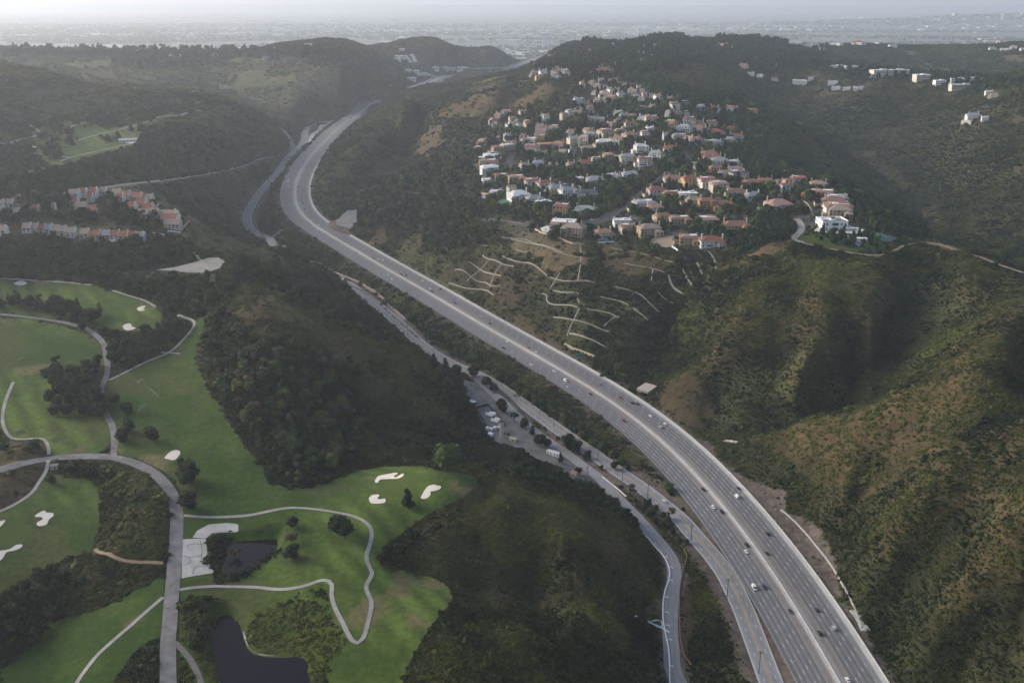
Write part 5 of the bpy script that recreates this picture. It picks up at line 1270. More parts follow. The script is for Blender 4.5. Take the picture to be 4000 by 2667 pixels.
    G('H', [(900, 250), (1120, 230), (1280, 280), (1420, 310), (1620, 390), (1740, 480), (1880, 600), (1900, 660), (1780, 580), (1640, 470), (1400, 360), (1150, 320), (950, 330)], 7, 6, ['round', 'round', 'airy'])
    G('H', [(300, 800), (340, 720), (480, 640), (560, 620), (400, 800), (350, 850)], 6, 5, ['round'])
    G('H', [(1840, 440), (2000, 500), (2090, 640), (2195, 720), (2195, 800), (2070, 680), (1920, 560)], 7, 6, ['round'])
    # strip between boulevard and freeway
    G('E', [(230, 380), (330, 430), (560, 560), (760, 690), (1000, 860), (1300, 1080), (1500, 1240), (1450, 1240), (1150, 1010), (880, 820), (640, 680), (420, 520)], 6.5, 7, ['round', 'round', 'bright'])
    G('E', [(1000, 870), (1300, 1060), (1600, 1280), (1850, 1480), (1800, 1500), (1500, 1290), (1250, 1120), (1050, 960)], 5.5, 7, ['round', 'round', 'bright'])
    G('I', [(10, 400), (110, 500), (230, 640), (330, 790), (300, 770), (180, 600), (60, 470)], 7, 4, ['round'])
    G('E', [(1000, 1030), (1120, 1100), (1280, 1220), (1420, 1320), (1600, 1440), (1700, 1490), (1640, 1470), (1480, 1390), (1300, 1260), (1140, 1150)], 8, 6, ['round', 'airy'])
    # town house ridge
    G('m', [(-200, 0), (2195, 0), (2195, 200), (1500, 300), (900, 400), (0, 400), (-200, 400)], 11, 11, ['round', 'round', 'airy', 'pine'])
    G('m', [(480, 450), (1500, 350), (1560, 640), (1200, 800), (500, 780), (420, 600)], 9, 14, ['pine', 'round', 'airy', 'dry'])
    G('m', [(0, 850), (400, 780), (1000, 820), (1500, 820), (2100, 780), (2195, 980), (1700, 960), (1200, 880), (500, 930), (200, 1150), (0, 930)], 9, 11, ['round', 'round', 'airy'])
    G('n', [(200, 380), (480, 440), (620, 560), (640, 700), (850, 720), (1060, 760), (1100, 880), (1350, 900), (1550, 960), (1560, 1080), (1350, 1100), (900, 1060), (500, 1000), (200, 850), (150, 700), (350, 600)], 10, 13, ['pine', 'round', 'airy', 'dry'])
    G('n', [(1250, 450), (1500, 520), (1440, 640), (1330, 560)], 9, 8, ['round']); G('n', [(1950, 780), (2100, 830), (2050, 1000), (1990, 900)], 9, 8, ['round'])
    G('m', [(-100, 1330), (500, 1250), (1100, 1330), (1700, 1420), (2195, 1420), (2195, 1568), (-100, 1568)], 9, 7, ['round', 'airy'])
    G('n', [(0, 1400), (600, 1430), (1060, 1400), (1100, 1250), (1300, 1200), (1350, 1300), (1700, 1300), (1900, 1400), (2100, 1568), (0, 1568)], 9, 9, ['round', 'round', 'airy'])
    # upper left golf course and woods
    for pts in [[(250, 850), (350, 830), (370, 880), (260, 890)], [(340, 810), (460, 800), (460, 840), (360, 840)], [(200, 760), (380, 750), (390, 790), (220, 800)], [(420, 740), (600, 730), (740, 710), (760, 770), (600, 780), (480, 790)], [(380, 870), (480, 860), (490, 900), (390, 905)], [(250, 910), (390, 900), (380, 990), (270, 990)], [(620, 850), (720, 840), (750, 870), (640, 885)], [(840, 740), (1000, 690), (1010, 720), (900, 760)], [(800, 800), (890, 790), (890, 820), (810, 820)]]:
        G('A', pts, 15, 13, ['round', 'airy', 'pine'])
    G('A', [(0, 900), (160, 900), (240, 960), (260, 1020), (120, 1050), (0, 1060), (-200, 1060), (-200, 900)], 13, 11, ['round', 'airy', 'pine'])
    G('A', [(880, 800), (1000, 780), (1250, 850), (1500, 950), (1350, 1030), (1000, 1070), (700, 1100), (500, 1140), (330, 1130), (100, 1130), (340, 1050), (700, 960), (850, 900)], 15, 11, ['round', 'round', 'airy', 'pine'])
    # plateau skyline trees
    for x in range(0, 2100, 14):
        for k in range(2): 
            p = hit('A', x + rng.uniform(-8, 8), 318 + rng.uniform(-8, 40)); MASSPTS.append((p[0], p[1], rng.uniform(14, 30), ['round', 'pine', 'airy'][int(rng.integers(0, 3))], 0))
    G('A', [(680, 340), (1000, 330), (1380, 340), (1380, 400), (1000, 430), (690, 415)], 30, 17, ['round', 'airy', 'pine'])
    # central and right plateau
    G('B', [(1200, 420), (1350, 330), (1500, 290), (1800, 270), (2195, 260), (2195, 420), (1800, 480), (1500, 500), (1450, 440), (1300, 450)], 17, 17, ['round', 'airy', 'pine', 'pine'])
    G('C', [(0, 270), (300, 250), (700, 250), (750, 300), (1000, 290), (900, 420), (500, 430), (300, 380), (0, 400)], 20, 19, ['round', 'pine', 'pine'])
    G('e', [(450, 300), (700, 200), (1000, 350), (1400, 500), (1950, 520), (1950, 640), (1650, 640), (1200, 600), (750, 520), (480, 420)], 14, 17, ['pine', 'pine', 'round'])
    G('C', [(980, 410), (1200, 390), (1400, 400), (1600, 450), (1850, 470), (2195, 500), (2195, 640), (1950, 560), (1700, 520), (1560, 480), (1250, 490), (1000, 440)], 22, 15, ['round', 'round', 'pine'])
    G('B', [(0, 1180), (120, 1230), (280, 1120), (420, 1060), (600, 1000), (780, 900), (900, 920), (880, 1060), (760, 1140), (880, 1200), (1000, 1260), (1100, 1300), (1180, 1320), (1200, 1380), (1000, 1380), (960, 1440), (860, 1540), (700, 1568), (560, 1560), (560, 1440), (420, 1430), (330, 1360), (160, 1420), (140, 1280), (0, 1260)], 11.5, 11, ['round', 'round', 'airy', 'pine', 'bright', 'dry'])
    G('C', [(380, 1500), (520, 1380), (640, 1310), (800, 1290), (790, 1420), (700, 1480), (560, 1530), (440, 1568)], 9, 8, ['round', 'round', 'airy'])
    G('C', [(880, 1050), (1000, 1080), (1130, 1110), (1150, 1160), (1040, 1160), (900, 1110)], 10, 10, ['round']); G('C', [(1130, 1190), (1280, 1290), (1290, 1370), (1180, 1350), (1120, 1290)], 10, 9, ['round', 'airy'])
    # gardens between the houses
    X, Y = fill(EST_POLY, 10.)
    k = keep_off_houses(X, Y, 2.2) & keep_off_roads(X, Y, 4.) & keep_off_roads(X, Y + 9, 1.) & keep_off_polys(X, Y) & (fbm(X, Y, 70, 2, 301) > -.45)
    for x, y in zip(X[k], Y[k]): MASSPTS.append((x, y, rng.choice([6, 8, 10, 12, 15]) * rng.uniform(.8, 1.1), ['round', 'round', 'pine', 'column', 'bright', 'airy', 'round'][int(rng.integers(0, 7))], .1))
    M_ = MASSPTS
    kinds = ['round', 'pine', 'column', 'airy', 'dry', 'bright']
    protos = [MASS[k_][i] for k_ in kinds for i in range(4)]
    P = np.array([(m[0], m[1]) for m in M_]); hh = np.array([m[2] for m in M_])
    k = keep_off_roads(P[:, 0], P[:, 1], .8) & keep_off_polys(P[:, 0], P[:, 1])
    pick = np.array([kinds.index(m[3]) * 4 for m in M_]) + rng.integers(0, 4, len(M_))
    tn = np.array([m[4] for m in M_]) + rng.normal(.14, .24, len(M_))
    P, hh, pick, tn = P[k], hh[k], pick[k], tn[k]
    wide = hh * rng.uniform(.85, 1.3, len(hh)); wide = np.where((pick // 4) == 2, hh * 1.4, wide)
    print('mass trees', len(P), 'single', TREE_N[0])
    scatter('woodland', np.c_[P, zg(P[:, 0], P[:, 1]) - .3], wide, np.clip(tn, -.2, .9), protos, 'mixed dark trees massed over gardens, ravines and ridges', 'trees', zs=hh, idx_=pick)
# ------------------------------------------------------------------ houses
TILES['y'] = (1820, 1520, 4.611); TILES['p'] = (1520, 150, 3.92); TILES['r'] = (1320, 900, 6.031)
WALL = {'w': ('white', (.66, .65, .62)), 'c': ('cream', (.56, .49, .38)), 't': ('tan', (.40, .31, .22)), 'p': ('pink beige', (.50, .435, .38)), 'g': ('grey', (.30, .30, .30)), 'y': ('ochre', (.55, .38, .20)), 'o': ('orange', (.42, .23, .13))}
ROOF = {'r': ('red tile', (.225, .088, .062)), 'b': ('brown tile', (.22, .125, .09)), 'n': ('weathered tan', (.27, .215, .18)), 's': ('slate grey', (.24, .25, .27)), 'l': ('pale flat', (.60, .60, .60)), 'd': ('dark', (.075, .08, .095)), 'k': ('dusty pink', (.33, .20, .165)), 'v': ('greenish grey', (.26, .30, .27)), 'o': ('orange tile', (.32, .175, .115)), 'z': ('bare timber', (.48, .27, .10))}
WM = {k: mat('wall_' + v[0].replace(' ', '_'), v[1], rough=.9, spec=.15, noise=.07, scale=.3) for k, v in WALL.items()}
RM = {k: mat('roof_' + v[0].replace(' ', '_'), v[1], rough=.85, spec=.2, noise=.22, scale=.9, detail=6) for k, v in ROOF.items()}
M_GLASS = mat('window_glass', (.022, .027, .035), rough=.15, spec=.5)
M_FLAT = mat('roof_membrane', (.62, .62, .61), rough=.8, noise=.08, scale=.4)
M_DARKV = mat('shaded_opening', (.035, .032, .030), rough=.8)
def hip(b, cx, cy, w_, d, z, rise, ov=.7, inset=None, mi=0, mi2=1):
    x0, x1, y0, y1 = cx - w_ / 2 - ov, cx + w_ / 2 + ov, cy - d / 2 - ov, cy + d / 2 + ov
    if inset is not None:
        i = inset; V = [(x0, y0, z), (x1, y0, z), (x1, y1, z), (x0, y1, z), (x0 + i, y0 + i, z + rise), (x1 - i, y0 + i, z + rise), (x1 - i, y1 - i, z + rise), (x0 + i, y1 - i, z + rise)]
        b.add(V, [(0, 1, 5, 4), (1, 2, 6, 5), (2, 3, 7, 6), (3, 0, 4, 7), (3, 2, 1, 0)], mi)
        e = .25                                   # sunken pale deck inside the tiled rim
        b.add([(x0 + i, y0 + i, z + rise - .04), (x1 - i, y0 + i, z + rise - .04), (x1 - i, y1 - i, z + rise - .04), (x0 + i, y1 - i, z + rise - .04)], [(0, 1, 2, 3)], mi2)
        return
    W2, D2 = x1 - x0, y1 - y0
    if W2 >= D2: r0, r1 = (x0 + D2 / 2, (y0 + y1) / 2, z + rise), (x1 - D2 / 2, (y0 + y1) / 2, z + rise)
    else: r0, r1 = ((x0 + x1) / 2, y0 + W2 / 2, z + rise), ((x0 + x1) / 2, y1 - W2 / 2, z + rise)
    V = [(x0, y0, z), (x1, y0, z), (x1, y1, z), (x0, y1, z), r0, r1]
    F = [(0, 1, 5, 4), (1, 2, 5), (2, 3, 4, 5), (3, 0, 4), (3, 2, 1, 0)] if W2 >= D2 else [(0, 1, 4), (1, 2, 5, 4), (2, 3, 5), (3, 0, 4, 5), (3, 2, 1, 0)]
    b.add(V, F, mi)
def gable(b, cx, cy, w_, d, z, rise, ov=.5, mi=0, along='y'):
    x0, x1, y0, y1 = cx - w_ / 2 - ov, cx + w_ / 2 + ov, cy - d / 2 - ov, cy + d / 2 + ov
    if along == 'y': V = [(x0, y0, z), (x1, y0, z), (x1, y1, z), (x0, y1, z), (cx, y0, z + rise), (cx, y1, z + rise)]; F = [(0, 4, 5, 3), (4, 1, 2, 5), (0, 1, 4), (2, 3, 5), (3, 2, 1, 0)]
    else: V = [(x0, y0, z), (x1, y0, z), (x1, y1, z), (x0, y1, z), (x0, cy, z + rise), (x1, cy, z + rise)]; F = [(0, 1, 5, 4), (2, 3, 4, 5), (3, 0, 4), (1, 2, 5), (3, 2, 1, 0)]
    b.add(V, F, mi)
WIN_ME = {}
def win_mesh(w_, h):
    k = (round(w_, 1), round(h, 1))
    if k not in WIN_ME:
        b = MB(); b.box((0, -.04, 0), (k[0], .12, k[1]))
        o = b.build('window', [M_GLASS]); WIN_ME[k] = o.data; bpy.data.objects.remove(o)
    return WIN_ME[k]
def window(par, x, y, z, w_, h, rz=0):
    o = bpy.data.objects.new('window', win_mesh(w_, h)); COL.objects.link(o); o.parent = par
    o.location = (x, y, z); o.rotation_euler = (0, 0, rz); return o
NEARH = [0]
def build_house(e, w_, d, fl, wall, roof, kind, sd, detail=True):
    r_ = random.Random(sd)
    H = 3.35 * fl if kind != 'row' else 5.6
    wm, rm = WM[wall], RM[roof]
    b, rb = MB(), MB()
    B = lambda cx, cy, ww, dd, hh: b.box((cx, cy, -6), (ww, dd, 6 + hh))
    wing = r_.choice((-1, 1)); ww = w_ * r_.uniform(.30, .42); wd_ = d * r_.uniform(.25, .4)
    rise = min(w_, d) * .25
    fronts = []                                    # (centre x, y of the face, width, height)
    if kind in ('hip', 'deck'):
        B(0, 0, w_, d, H); wx = wing * (w_ / 2 - ww / 2); wh = H - (.4 if r_.random() < .5 else 3.0 * (fl > 1))
        B(wx, -d / 2 - wd_ / 2 + .02, ww, wd_, wh)
        if kind == 'deck': hip(rb, 0, 0, w_, d, H + .01, 2.4, inset=min(w_, d) * .27)
        else: hip(rb, 0, 0, w_, d, H + .01, rise)
        hip(rb, wx, -d / 2 - wd_ / 2 + wd_ * .25, ww, wd_ * 1.5, wh + .03, ww * .24, ov=.6)
        fronts = [(-wing * ww / 2, -d / 2, w_ - ww, H), (wx, -d / 2 - wd_ + .02, ww, wh)]
        if r_.random() < .6:                       # lower garage or guest wing at the back side
            gx = -wing * (w_ * .5 + w_ * .12); B(gx, d * .12, w_ * .26, d * .55, 3.4); hip(rb, gx, d * .12, w_ * .26, d * .55, 3.45, 1.2, ov=.5)
        # broken roofline: a second, higher hip
        if w_ > 16: B(-wing * w_ * .16, d * .08, w_ * .34, d * .42, H + 2.2); hip(rb, -wing * w_ * .16, d * .08, w_ * .34, d * .42, H + 2.22, 1.9, ov=.5)
    elif kind == 'flat':
        B(0, 0, w_, d, H); wx = wing * (w_ / 2 - ww / 2); B(wx, -d / 2 - wd_ / 2 + .02, ww, wd_, H - 1)
        rb.box((0, 0, H + .01), (w_ + .5, d + .5, .5), mi=0); rb.box((0, 0, H + .52), (w_ - 1.4, d - 1.4, .06), mi=1)
        rb.box((wx, -d / 2 - wd_ / 2 - .1, H - .98), (ww + .5, wd_ + .3, .4), mi=0)
        rb.box((w_ * .18, d * .1, H + .6), (w_ * .22, d * .3, 1.3), mi=1)
        fronts = [(-wing * ww / 2, -d / 2, w_ - ww, H), (wx, -d / 2 - wd_ + .02, ww, H - 1)]
    elif kind == 'gable':
        B(0, 0, w_, d, H); gable(rb, 0, 0, w_, d, H + .01, rise * 1.3, along='x' if w_ > d else 'y')
        fronts = [(0, -d / 2, w_, H)]
    elif kind == 'row':                            # town house: sloping party roof, taller blank end wall
        B(0, 0, w_, d, H)
        z1, z2, y1 = H + 4.6, H + 1.4, d * .15
        rb.add([(-w_ / 2 - .2, -d / 2 - .9, H - .5), (w_ / 2 - .3, -d / 2 - .9, H - .5), (w_ / 2 - .3, y1, z1), (-w_ / 2 - .2, y1, z1), (w_ / 2 - .3, d / 2 + .4, z2), (-w_ / 2 - .2, d / 2 + .4, z2),
                (-w_ / 2 - .2, -d / 2 - .9, H - .85), (w_ / 2 - .3, -d / 2 - .9, H - .85), (w_ / 2 - .3, d / 2 + .4, H - .4), (-w_ / 2 - .2, d / 2 + .4, H - .4)],
               [(0, 1, 2, 3), (3, 2, 4, 5), (6, 7, 1, 0), (7, 8, 4, 2, 1), (6, 0, 3, 5, 9), (9, 5, 4, 8)], 0)
        b.add([(w_ / 2 - .28, -d / 2 - .7, -3), (w_ / 2 + .12, -d / 2 - .7, -3), (w_ / 2 + .12, d / 2, -3), (w_ / 2 - .28, d / 2, -3), (w_ / 2 - .28, -d / 2 - .7, H - .1), (w_ / 2 + .12, -d / 2 - .7, H - .1), (w_ / 2 + .12, y1, z1 + .4), (w_ / 2 - .28, y1, z1 + .4), (w_ / 2 + .12, d / 2, z2 + .4), (w_ / 2 - .28, d / 2, z2 + .4)],
              [(0, 1, 5, 4), (4, 5, 6, 7), (7, 6, 8, 9), (1, 2, 8, 6, 5), (3, 0, 4, 7, 9), (2, 3, 9, 8)])
        fronts = [(0, -d / 2, w_, H)]
    elif kind == 'frame':                          # open timber frame
        for i in range(7):
            for k in range(5):
                b.box((-w_ / 2 + w_ * i / 6, -d / 2 + d * k / 4, -2), (.3, .3, H + 2.5))
        for fz in (0, 3.2, 6.4): b.box((0, 0, fz), (w_, d, .3))
        gable(rb, 0, 0, w_ * .9, d * .8, H + .6, 2.2, along='x'); rb.box((0, 0, H + .1), (w_ + .4, d + .4, .35))
    b.build('wall', [wm], e)
    ro = rb.build('roof', [rm, M_FLAT], e)
    # chimneys
    for k in range(r_.choice((1, 2, 2)) if kind != 'frame' else 0):
        c_ = MB(); hx = (-1) ** k * wing * w_ * r_.uniform(.3, .46) if kind != 'row' else w_ * .42; hy = d * r_.uniform(-.15, .3)
        cs = .6 if w_ < 15 else 1.; c_.box((0, 0, -1.0), (1.5 * cs, 1.2 * cs, 1 + 2.6 * cs + (rise if kind == 'hip' else 1))); c_.box((0, 0, 2.6 * cs + (rise if kind == 'hip' else 1) + .01), (1.9 * cs, 1.6 * cs, .35))
        o = c_.build('chimney', [wm if kind != 'flat' else M_FLAT], ro); o.location = (hx, hy, H + (2.6 if kind == 'row' else 0)); 
        if kind == 'row': break
    if not detail or kind == 'frame': return
    for fx, fy, fw_, fh in fronts:
        nn = max(1, int(fw_ / 4.2)); fls = max(1, int(fh / 3.0)) if kind != 'row' else 2
        for f_ in range(fls):
            for i in range(nn):
                x = fx - fw_ / 2 + fw_ * (i + .5) / nn
                big = r_.random() < .35
                window(e, x, fy - .02, .55 + f_ * (3.3 if kind != 'row' else 2.7) - (.4 if big else 0), 2.6 if big else 1.5, 2.2 if big else 1.6)
    for s in (-1, 1):
        nn = max(1, int(d / 5))
        for f_ in range(fl):
            for i in range(nn):
                if kind == 'row' and s > 0: continue
                window(e, s * (w_ / 2 + .02), -d / 2 + d * (i + .5) / nn, .7 + f_ * (3.3 if kind != 'row' else 2.6), 1.4, 1.6, s * math.pi / 2)
    if kind in ('hip', 'deck') and r_.random() < .65 and fronts:      # balcony with rail and posts
        fx, fy, fw_, fh = fronts[0]; bw = min(fw_ * .8, 9)
        q = MB(); q.box((fx, fy - 1.3, 2.9), (bw, 2.4, .3)); q.box((fx, fy - 2.4, 3.2), (bw, .15, .95))
        for i in range(4): q.box((fx - bw / 2 + .3 + i * (bw - .6) / 3, fy - 2.3, -4), (.35, .35, 6.9))
        q.build('balcony', [wm], e)
        q = MB(); q.box((fx, fy - .05, .1), (bw * .8, .14, 2.5)); q.build('patio_door', [M_DARKV], e)
    if r_.random() < .6 and kind in ('deck', 'flat'):
        q = MB(); q.box((r_.uniform(-.2, .2) * w_, r_.uniform(-.12, .15) * d, H + (2.38 if kind == 'deck' else .6)), (2.2, 1.6, .9)); q.build('roof_unit', [M_FLAT], ro)

HC = [0]
def place_house(t, x, y, wpx, wall, roof, kind, yaw=None, fl=2, label='', group=None, depth=None, lod=None):
    HC[0] += 1
    p = hit(t, x, y)
    zc = p[1] * CP + (CAM_Z - p[2]) * SP
    w_ = wpx / TILES[t][2] * zc / FPX
    if kind != 'row': w_ *= .97
    r_ = random.Random(HC[0] * 31 + 5)
    if group == EG and wpx / TILES[t][2] > 16 and r_.random() < .3: fl = 3
    face = math.atan2(-p[0], p[1])               # turns -y towards the camera
    if yaw is None: yaw = r_.choice((-1, 1)) * r_.uniform(5, 34)
    d = depth or (max(8.5, w_ * r_.uniform(.55, .75)) if w_ > 13 else w_ * r_.uniform(.85, 1.1))
    rz = -face * 0 + math.atan2(p[0], p[1]) * -1 + R(yaw)
    fwd = np.array((math.sin(math.atan2(p[0], p[1])), math.cos(math.atan2(p[0], p[1]))))
    c_ = p[:2] + fwd * d * .5
    z = max(float(zg(c_[0], c_[1])), p[2]) + .1
    e = empty('house', (c_[0], c_[1], min(z, p[2] + 4)), rz, label, 'house', group)
    if kind == '': kind = {'l': 'flat'}.get(roof, r_.choice(('hip', 'hip', 'deck')))
    if roof == 'z': kind = 'frame'
    build_house(e, w_, d, fl, wall, roof, kind, HC[0], detail=(zc < 1750) if lod is None else lod)
    HOUSE_XY.append((c_[0], c_[1], .5 * math.hypot(w_, d) * .92))
    return e
def row(t, phrase, group, items, yaw=None, fl=2, kind='', lod=None):
    """one band of houses: label each by its colours and its place from the left"""
    items = sorted(items, key=lambda q: q[0])
    for i, it in enumerate(items):
        x, y, wpx, wall, roof = it[:5]
        kd = it[5] if len(it) > 5 else kind
        yw = it[6] if len(it) > 6 else yaw
        rf = ROOF[roof][0]
        what = 'unfinished timber house frame' if roof == 'z' else '%s house, %s roof' % (WALL[wall][0], rf)
        lb = '%s, %s from left, %s' % (what, ORD[i], phrase)
        place_house(t, x, y, wpx, wall, roof, kd, yw, fl, lb, group, lod=lod)
def sml(pts, cols='pk wk pn wn ps'.split(), wdef=90):
    out = []
    for i, q in enumerate(pts):
        cc = cols[(i * 7 + i // 3) % len(cols)]
        out.append((q[0], q[1], q[2] if len(q) > 2 else wdef, cc[0], cc[1], 'hip'))
    return out
EG = 'houses of the hilltop estate'
row('a', 'above the dry terraced slope', EG, [(1420, 1145, 390, 'p', 'k', 'flat', -8), (1580, 1275, 340, 't', 'n', 'hip', -20), (2020, 1305, 260, 'c', 'o', 'hip', 15)])
row('a', 'beside the pool and green court', EG, [(1390, 925, 270, 'y', 'r', 'deck', -12), (1755, 945, 340, 'c', 'v', 'hip', -8), (1110, 820, 230, 'c', 'l', 'flat', 25), (965, 760, 260, 'w', 's', 'hip', 25), (730, 715, 330, 'w', 'l', 'hip', 20), (390, 660, 200, 'c', 'l', 'flat', -10), (620, 635, 130, 'c', 'n', 'gable', 20)])
row('a', 'above the court villas', EG, [(1300, 600, 250, 'c', 's', 'hip', 25), (1480, 670, 280, 'w', 's', 'hip', 30), (1780, 690, 330, 'w', 'd', 'hip', 5)])
row('a', 'under the straight street', EG, [(460, 415, 250, 'g', 'r', 'deck', 22), (695, 470, 250, 't', 'o', 'deck', 10), (930, 490, 240, 'w', 'r', 'deck', 18), (1130, 565, 260, 'w', 'r', 'hip', 20), (1900, 480, 290, 'c', 's', 'hip', 8), (1660, 450, 130, 'c', 'l', 'flat', 0), (270, 470, 210, 'w', 'l', 'flat', 10), (290, 320, 300, 'w', 'l', 'deck', 10), (2140, 400, 130, 'w', 'l', 'flat', 10)])
row('a', 'around the straight street', EG, [(270, 225, 300, 't', 'b', 'deck', 5), (320, 105, 270, 'w', 'l', 'deck', 8), (820, 265, 150, 'p', 'n'), (1030, 240, 180, 'w', 's', 'hip', 0), (1260, 235, 150, 'p', 'k'), (1535, 255, 150, 'p', 'k'), (1745, 215, 220, 'c', 'r', 'hip', 10), (1920, 150, 160, 'p', 'n'), (2105, 130, 190, 't', 'o')])
row('b', 'in the band near the bare lot', EG, [(120, 1115, 290, 'w', 's', 'flat', 10), (205, 1215, 260, 'p', 'b', 'deck', 15), (525, 1285, 350, 't', 'n', 'hip', 20), (1140, 1395, 320, 't', 'b', 'deck', 10), (1475, 1440, 390, 'w', 'r', 'hip', 18)])
row('b', 'in the second band under the lane', EG, [(740, 1055, 290, 'c', 'b', 'hip', 25), (1000, 1090, 330, 't', 'b', 'deck', 15), (1410, 1100, 350, 'c', 'k', 'deck', 15), (1840, 1190, 450, 'y', 'b', 'hip', 22)], fl=2)
row('b', 'along the middle of the estate', EG, [(450, 880, 340, 'c', 's', 'deck', 20), (610, 905, 250, 'w', 'o', 'hip', 20), (1400, 850, 260, 'o', 'b', 'hip', 18), (1640, 870, 330, 'o', 'b', 'hip', 18), (1220, 800, 290, 'c', 'n', 'hip', 15), (1120, 700, 300, 'c', 's', 'flat', 15)])
row('b', 'above the middle street', EG, [(630, 670, 260, 'p', 'r', 'hip', 20), (865, 690, 240, 'y', 'r', 'deck', 15), (1590, 585, 290, 'p', 'k', 'deck', 20), (1845, 670, 330, 'c', 'b', 'hip', 25), (2110, 720, 260, 'w', 's', 'hip', 25)])
row('b', 'beside the upper cul-de-sac', EG, [(900, 470, 300, 'p', 'b', 'hip', 12), (1145, 495, 240, 'y', 'r', 'hip', 20), (1420, 520, 290, 'w', 'r', 'deck', 22), (1880, 410, 300, 'c', 'd', 'deck', 25), (2090, 520, 270, 'o', 'b', 'hip', 22), (1690, 385, 240, 't', 'n', 'hip', 25), (1840, 320, 280, 't', 'n', 'hip', 25)])
row('b', 'beside the upper driveway', EG, [(1440, 70, 260, 'p', 'b', 'hip', 8), (1490, 125, 280, 'c', 'r', 'hip', 8), (1600, 190, 300, 'p', 's', 'hip', 12), (1800, 190, 210, 'p', 's', 'flat', 10), (1560, 290, 220, 'o', 'b', 'hip', 15)])
row('b', 'above the curving estate road', EG, [(250, 390, 290, 'w', 's', 'hip', 10), (40, 400, 100, 'w', 's'), (460, 195, 220, 'w', 'r', 'deck', 15), (190, 160, 240, 'c', 's', 'hip', 12), (30, 130, 80, 'c', 'r')])
row('c', 'around the hilltop cul-de-sac', EG, [(310, 870, 400, 'p', 'k', 'hip', 22), (110, 500, 260, 't', 'b', 'hip', 10), (320, 505, 130, 'p', 'b'), (410, 590, 150, 'w', 'r', 'hip', 20), (470, 520, 170, 'p', 'b'), (610, 490, 250, 'w', 'r', 'deck', 8), (920, 575, 260, 'p', 'k', 'hip', 10), (980, 680, 420, 'o', 'b', 'deck', 5), (1210, 760, 310, 'w', 's', 'deck', 8), (1150, 830, 390, 'c', 'b', 'hip', 10), (1215, 945, 430, 'w', 'b', 'deck', 10), (1240, 1000, 350, 't', 'n', 'hip', 10)])
row('d', 'at the ravine head', EG, [(350, 860, 110, 'p', 'k'), (380, 930, 90, 'p', 'k'), (420, 790, 130, 'p', 'k'), (545, 770, 150, 'p', 'k'), (790, 740, 120, 'p', 'k'), (630, 870, 110, 'p', 'k'), (740, 880, 110, 'p', 'k'), (560, 945, 70, 'w', 's'), (625, 950, 100, 'w', 'k'), (750, 945, 110, 'w', 's'), (860, 940, 100, 't', 'o'), (1115, 800, 110, 'w', 's'), (1150, 845, 100, 'w', 'k')])
row('d', 'in the band under the dry knoll', EG, [(1505, 750, 110, 'w', 's'), (1620, 755, 140, 'w', 'k'), (1640, 700, 110, 'w', 'k'), (1420, 820, 120, 'p', 'k'), (1820, 710, 110, 'p', 'k'), (1620, 585, 100, 'w', 's'), (1690, 590, 90, 'p', 'k'), (1770, 615, 90, 'p', 'k'), (1940, 560, 110, 'p', 'k'), (1930, 625, 110, 'p', 'k'), (2060, 565, 120, 'p', 'k'), (2160, 560, 100, 'p', 'k'), (2000, 500, 100, 'w', 'k'), (2090, 492, 170, 'w', 'k')])
row('d', 'in the upper estate gardens', EG, [(1860, 885, 180, 'c', 's'), (1990, 895, 220, 'w', 's'), (2130, 940, 140, 'w', 'o'), (1290, 995, 130, 'p', 'k'), (1060, 1005, 140, 'p', 'k'), (1165, 1000, 80, 'p', 'k'), (1080, 1075, 160, 'p', 'k'), (1540, 1055, 130, 'w', 'o'), (1800, 1045, 170, 'p', 'o'), (2060, 1085, 250, 'p', 'b'), (1840, 1105, 190, 'c', 's')])
row('d', 'along the left edge of the estate', EG, [(560, 1140, 110, 'w', 's'), (420, 1150, 60, 'p', 'k'), (190, 1190, 150, 'p', 'k'), (150, 1240, 130, 'p', 'k'), (110, 1300, 110, 'p', 'k'), (620, 1240, 200, 'o', 'b'), (560, 1300, 220, 't', 's', 'flat'), (430, 1345, 230, 't', 'b', 'deck'), (350, 1400, 220, 'w', 'd', 'deck')])
row('d', 'in the crowded estate middle', EG, [(800, 1120, 90, 'p', 'k'), (830, 1190, 140, 'p', 'k'), (930, 1175, 160, 'c', 'l'), (1080, 1145, 120, 'o', 'b'), (910, 1285, 190, 'w', 's'), (930, 1345, 230, 'w', 'r'), (1130, 1270, 240, 'o', 'z'), (1340, 1260, 210, 'p', 'o'), (1560, 1205, 180, 'c', 'v'), (1740, 1185, 180, 'p', 'n'), (2050, 1225, 280, 'c', 'l', 'hip'), (2150, 1170, 90, 'c', 'r'), (1970, 1270, 200, 'p', 'r'), (1790, 1320, 230, 't', 'n', 'hip'), (1600, 1375, 210, 'w', 'd', 'hip'), (1410, 1375, 200, 't', 'n', 'hip'), (1100, 1370, 130, 'c', 'n')])
row('d', 'on the knoll above the bowl', EG, [(1045, 210, 130, 'y', 'n', 'hip'), (960, 150, 90, 'w', 'r'), (1100, 130, 120, 'w', 's'), (1300, 185, 110, 'w', 'r'), (1280, 135, 120, 'w', 'r'), (1420, 110, 120, 'w', 'l'), (1450, 135, 90, 'w', 'r'), (1300, 70, 90, 'p', 'k'), (2020, 140, 210, 'c', 'r', 'hip'), (2130, 140, 100, 'p', 'b'), (1860, 150, 70, 'w', 'l')])
row('d', 'in the dense pale cluster', EG, sml([(1850, 310), (1930, 325, 100), (1990, 275), (2130, 265), (1890, 385, 80), (1960, 355, 80), (2050, 365), (2120, 395, 80), (1900, 445), (2030, 445, 110), (2130, 435), (1700, 325, 70)]))
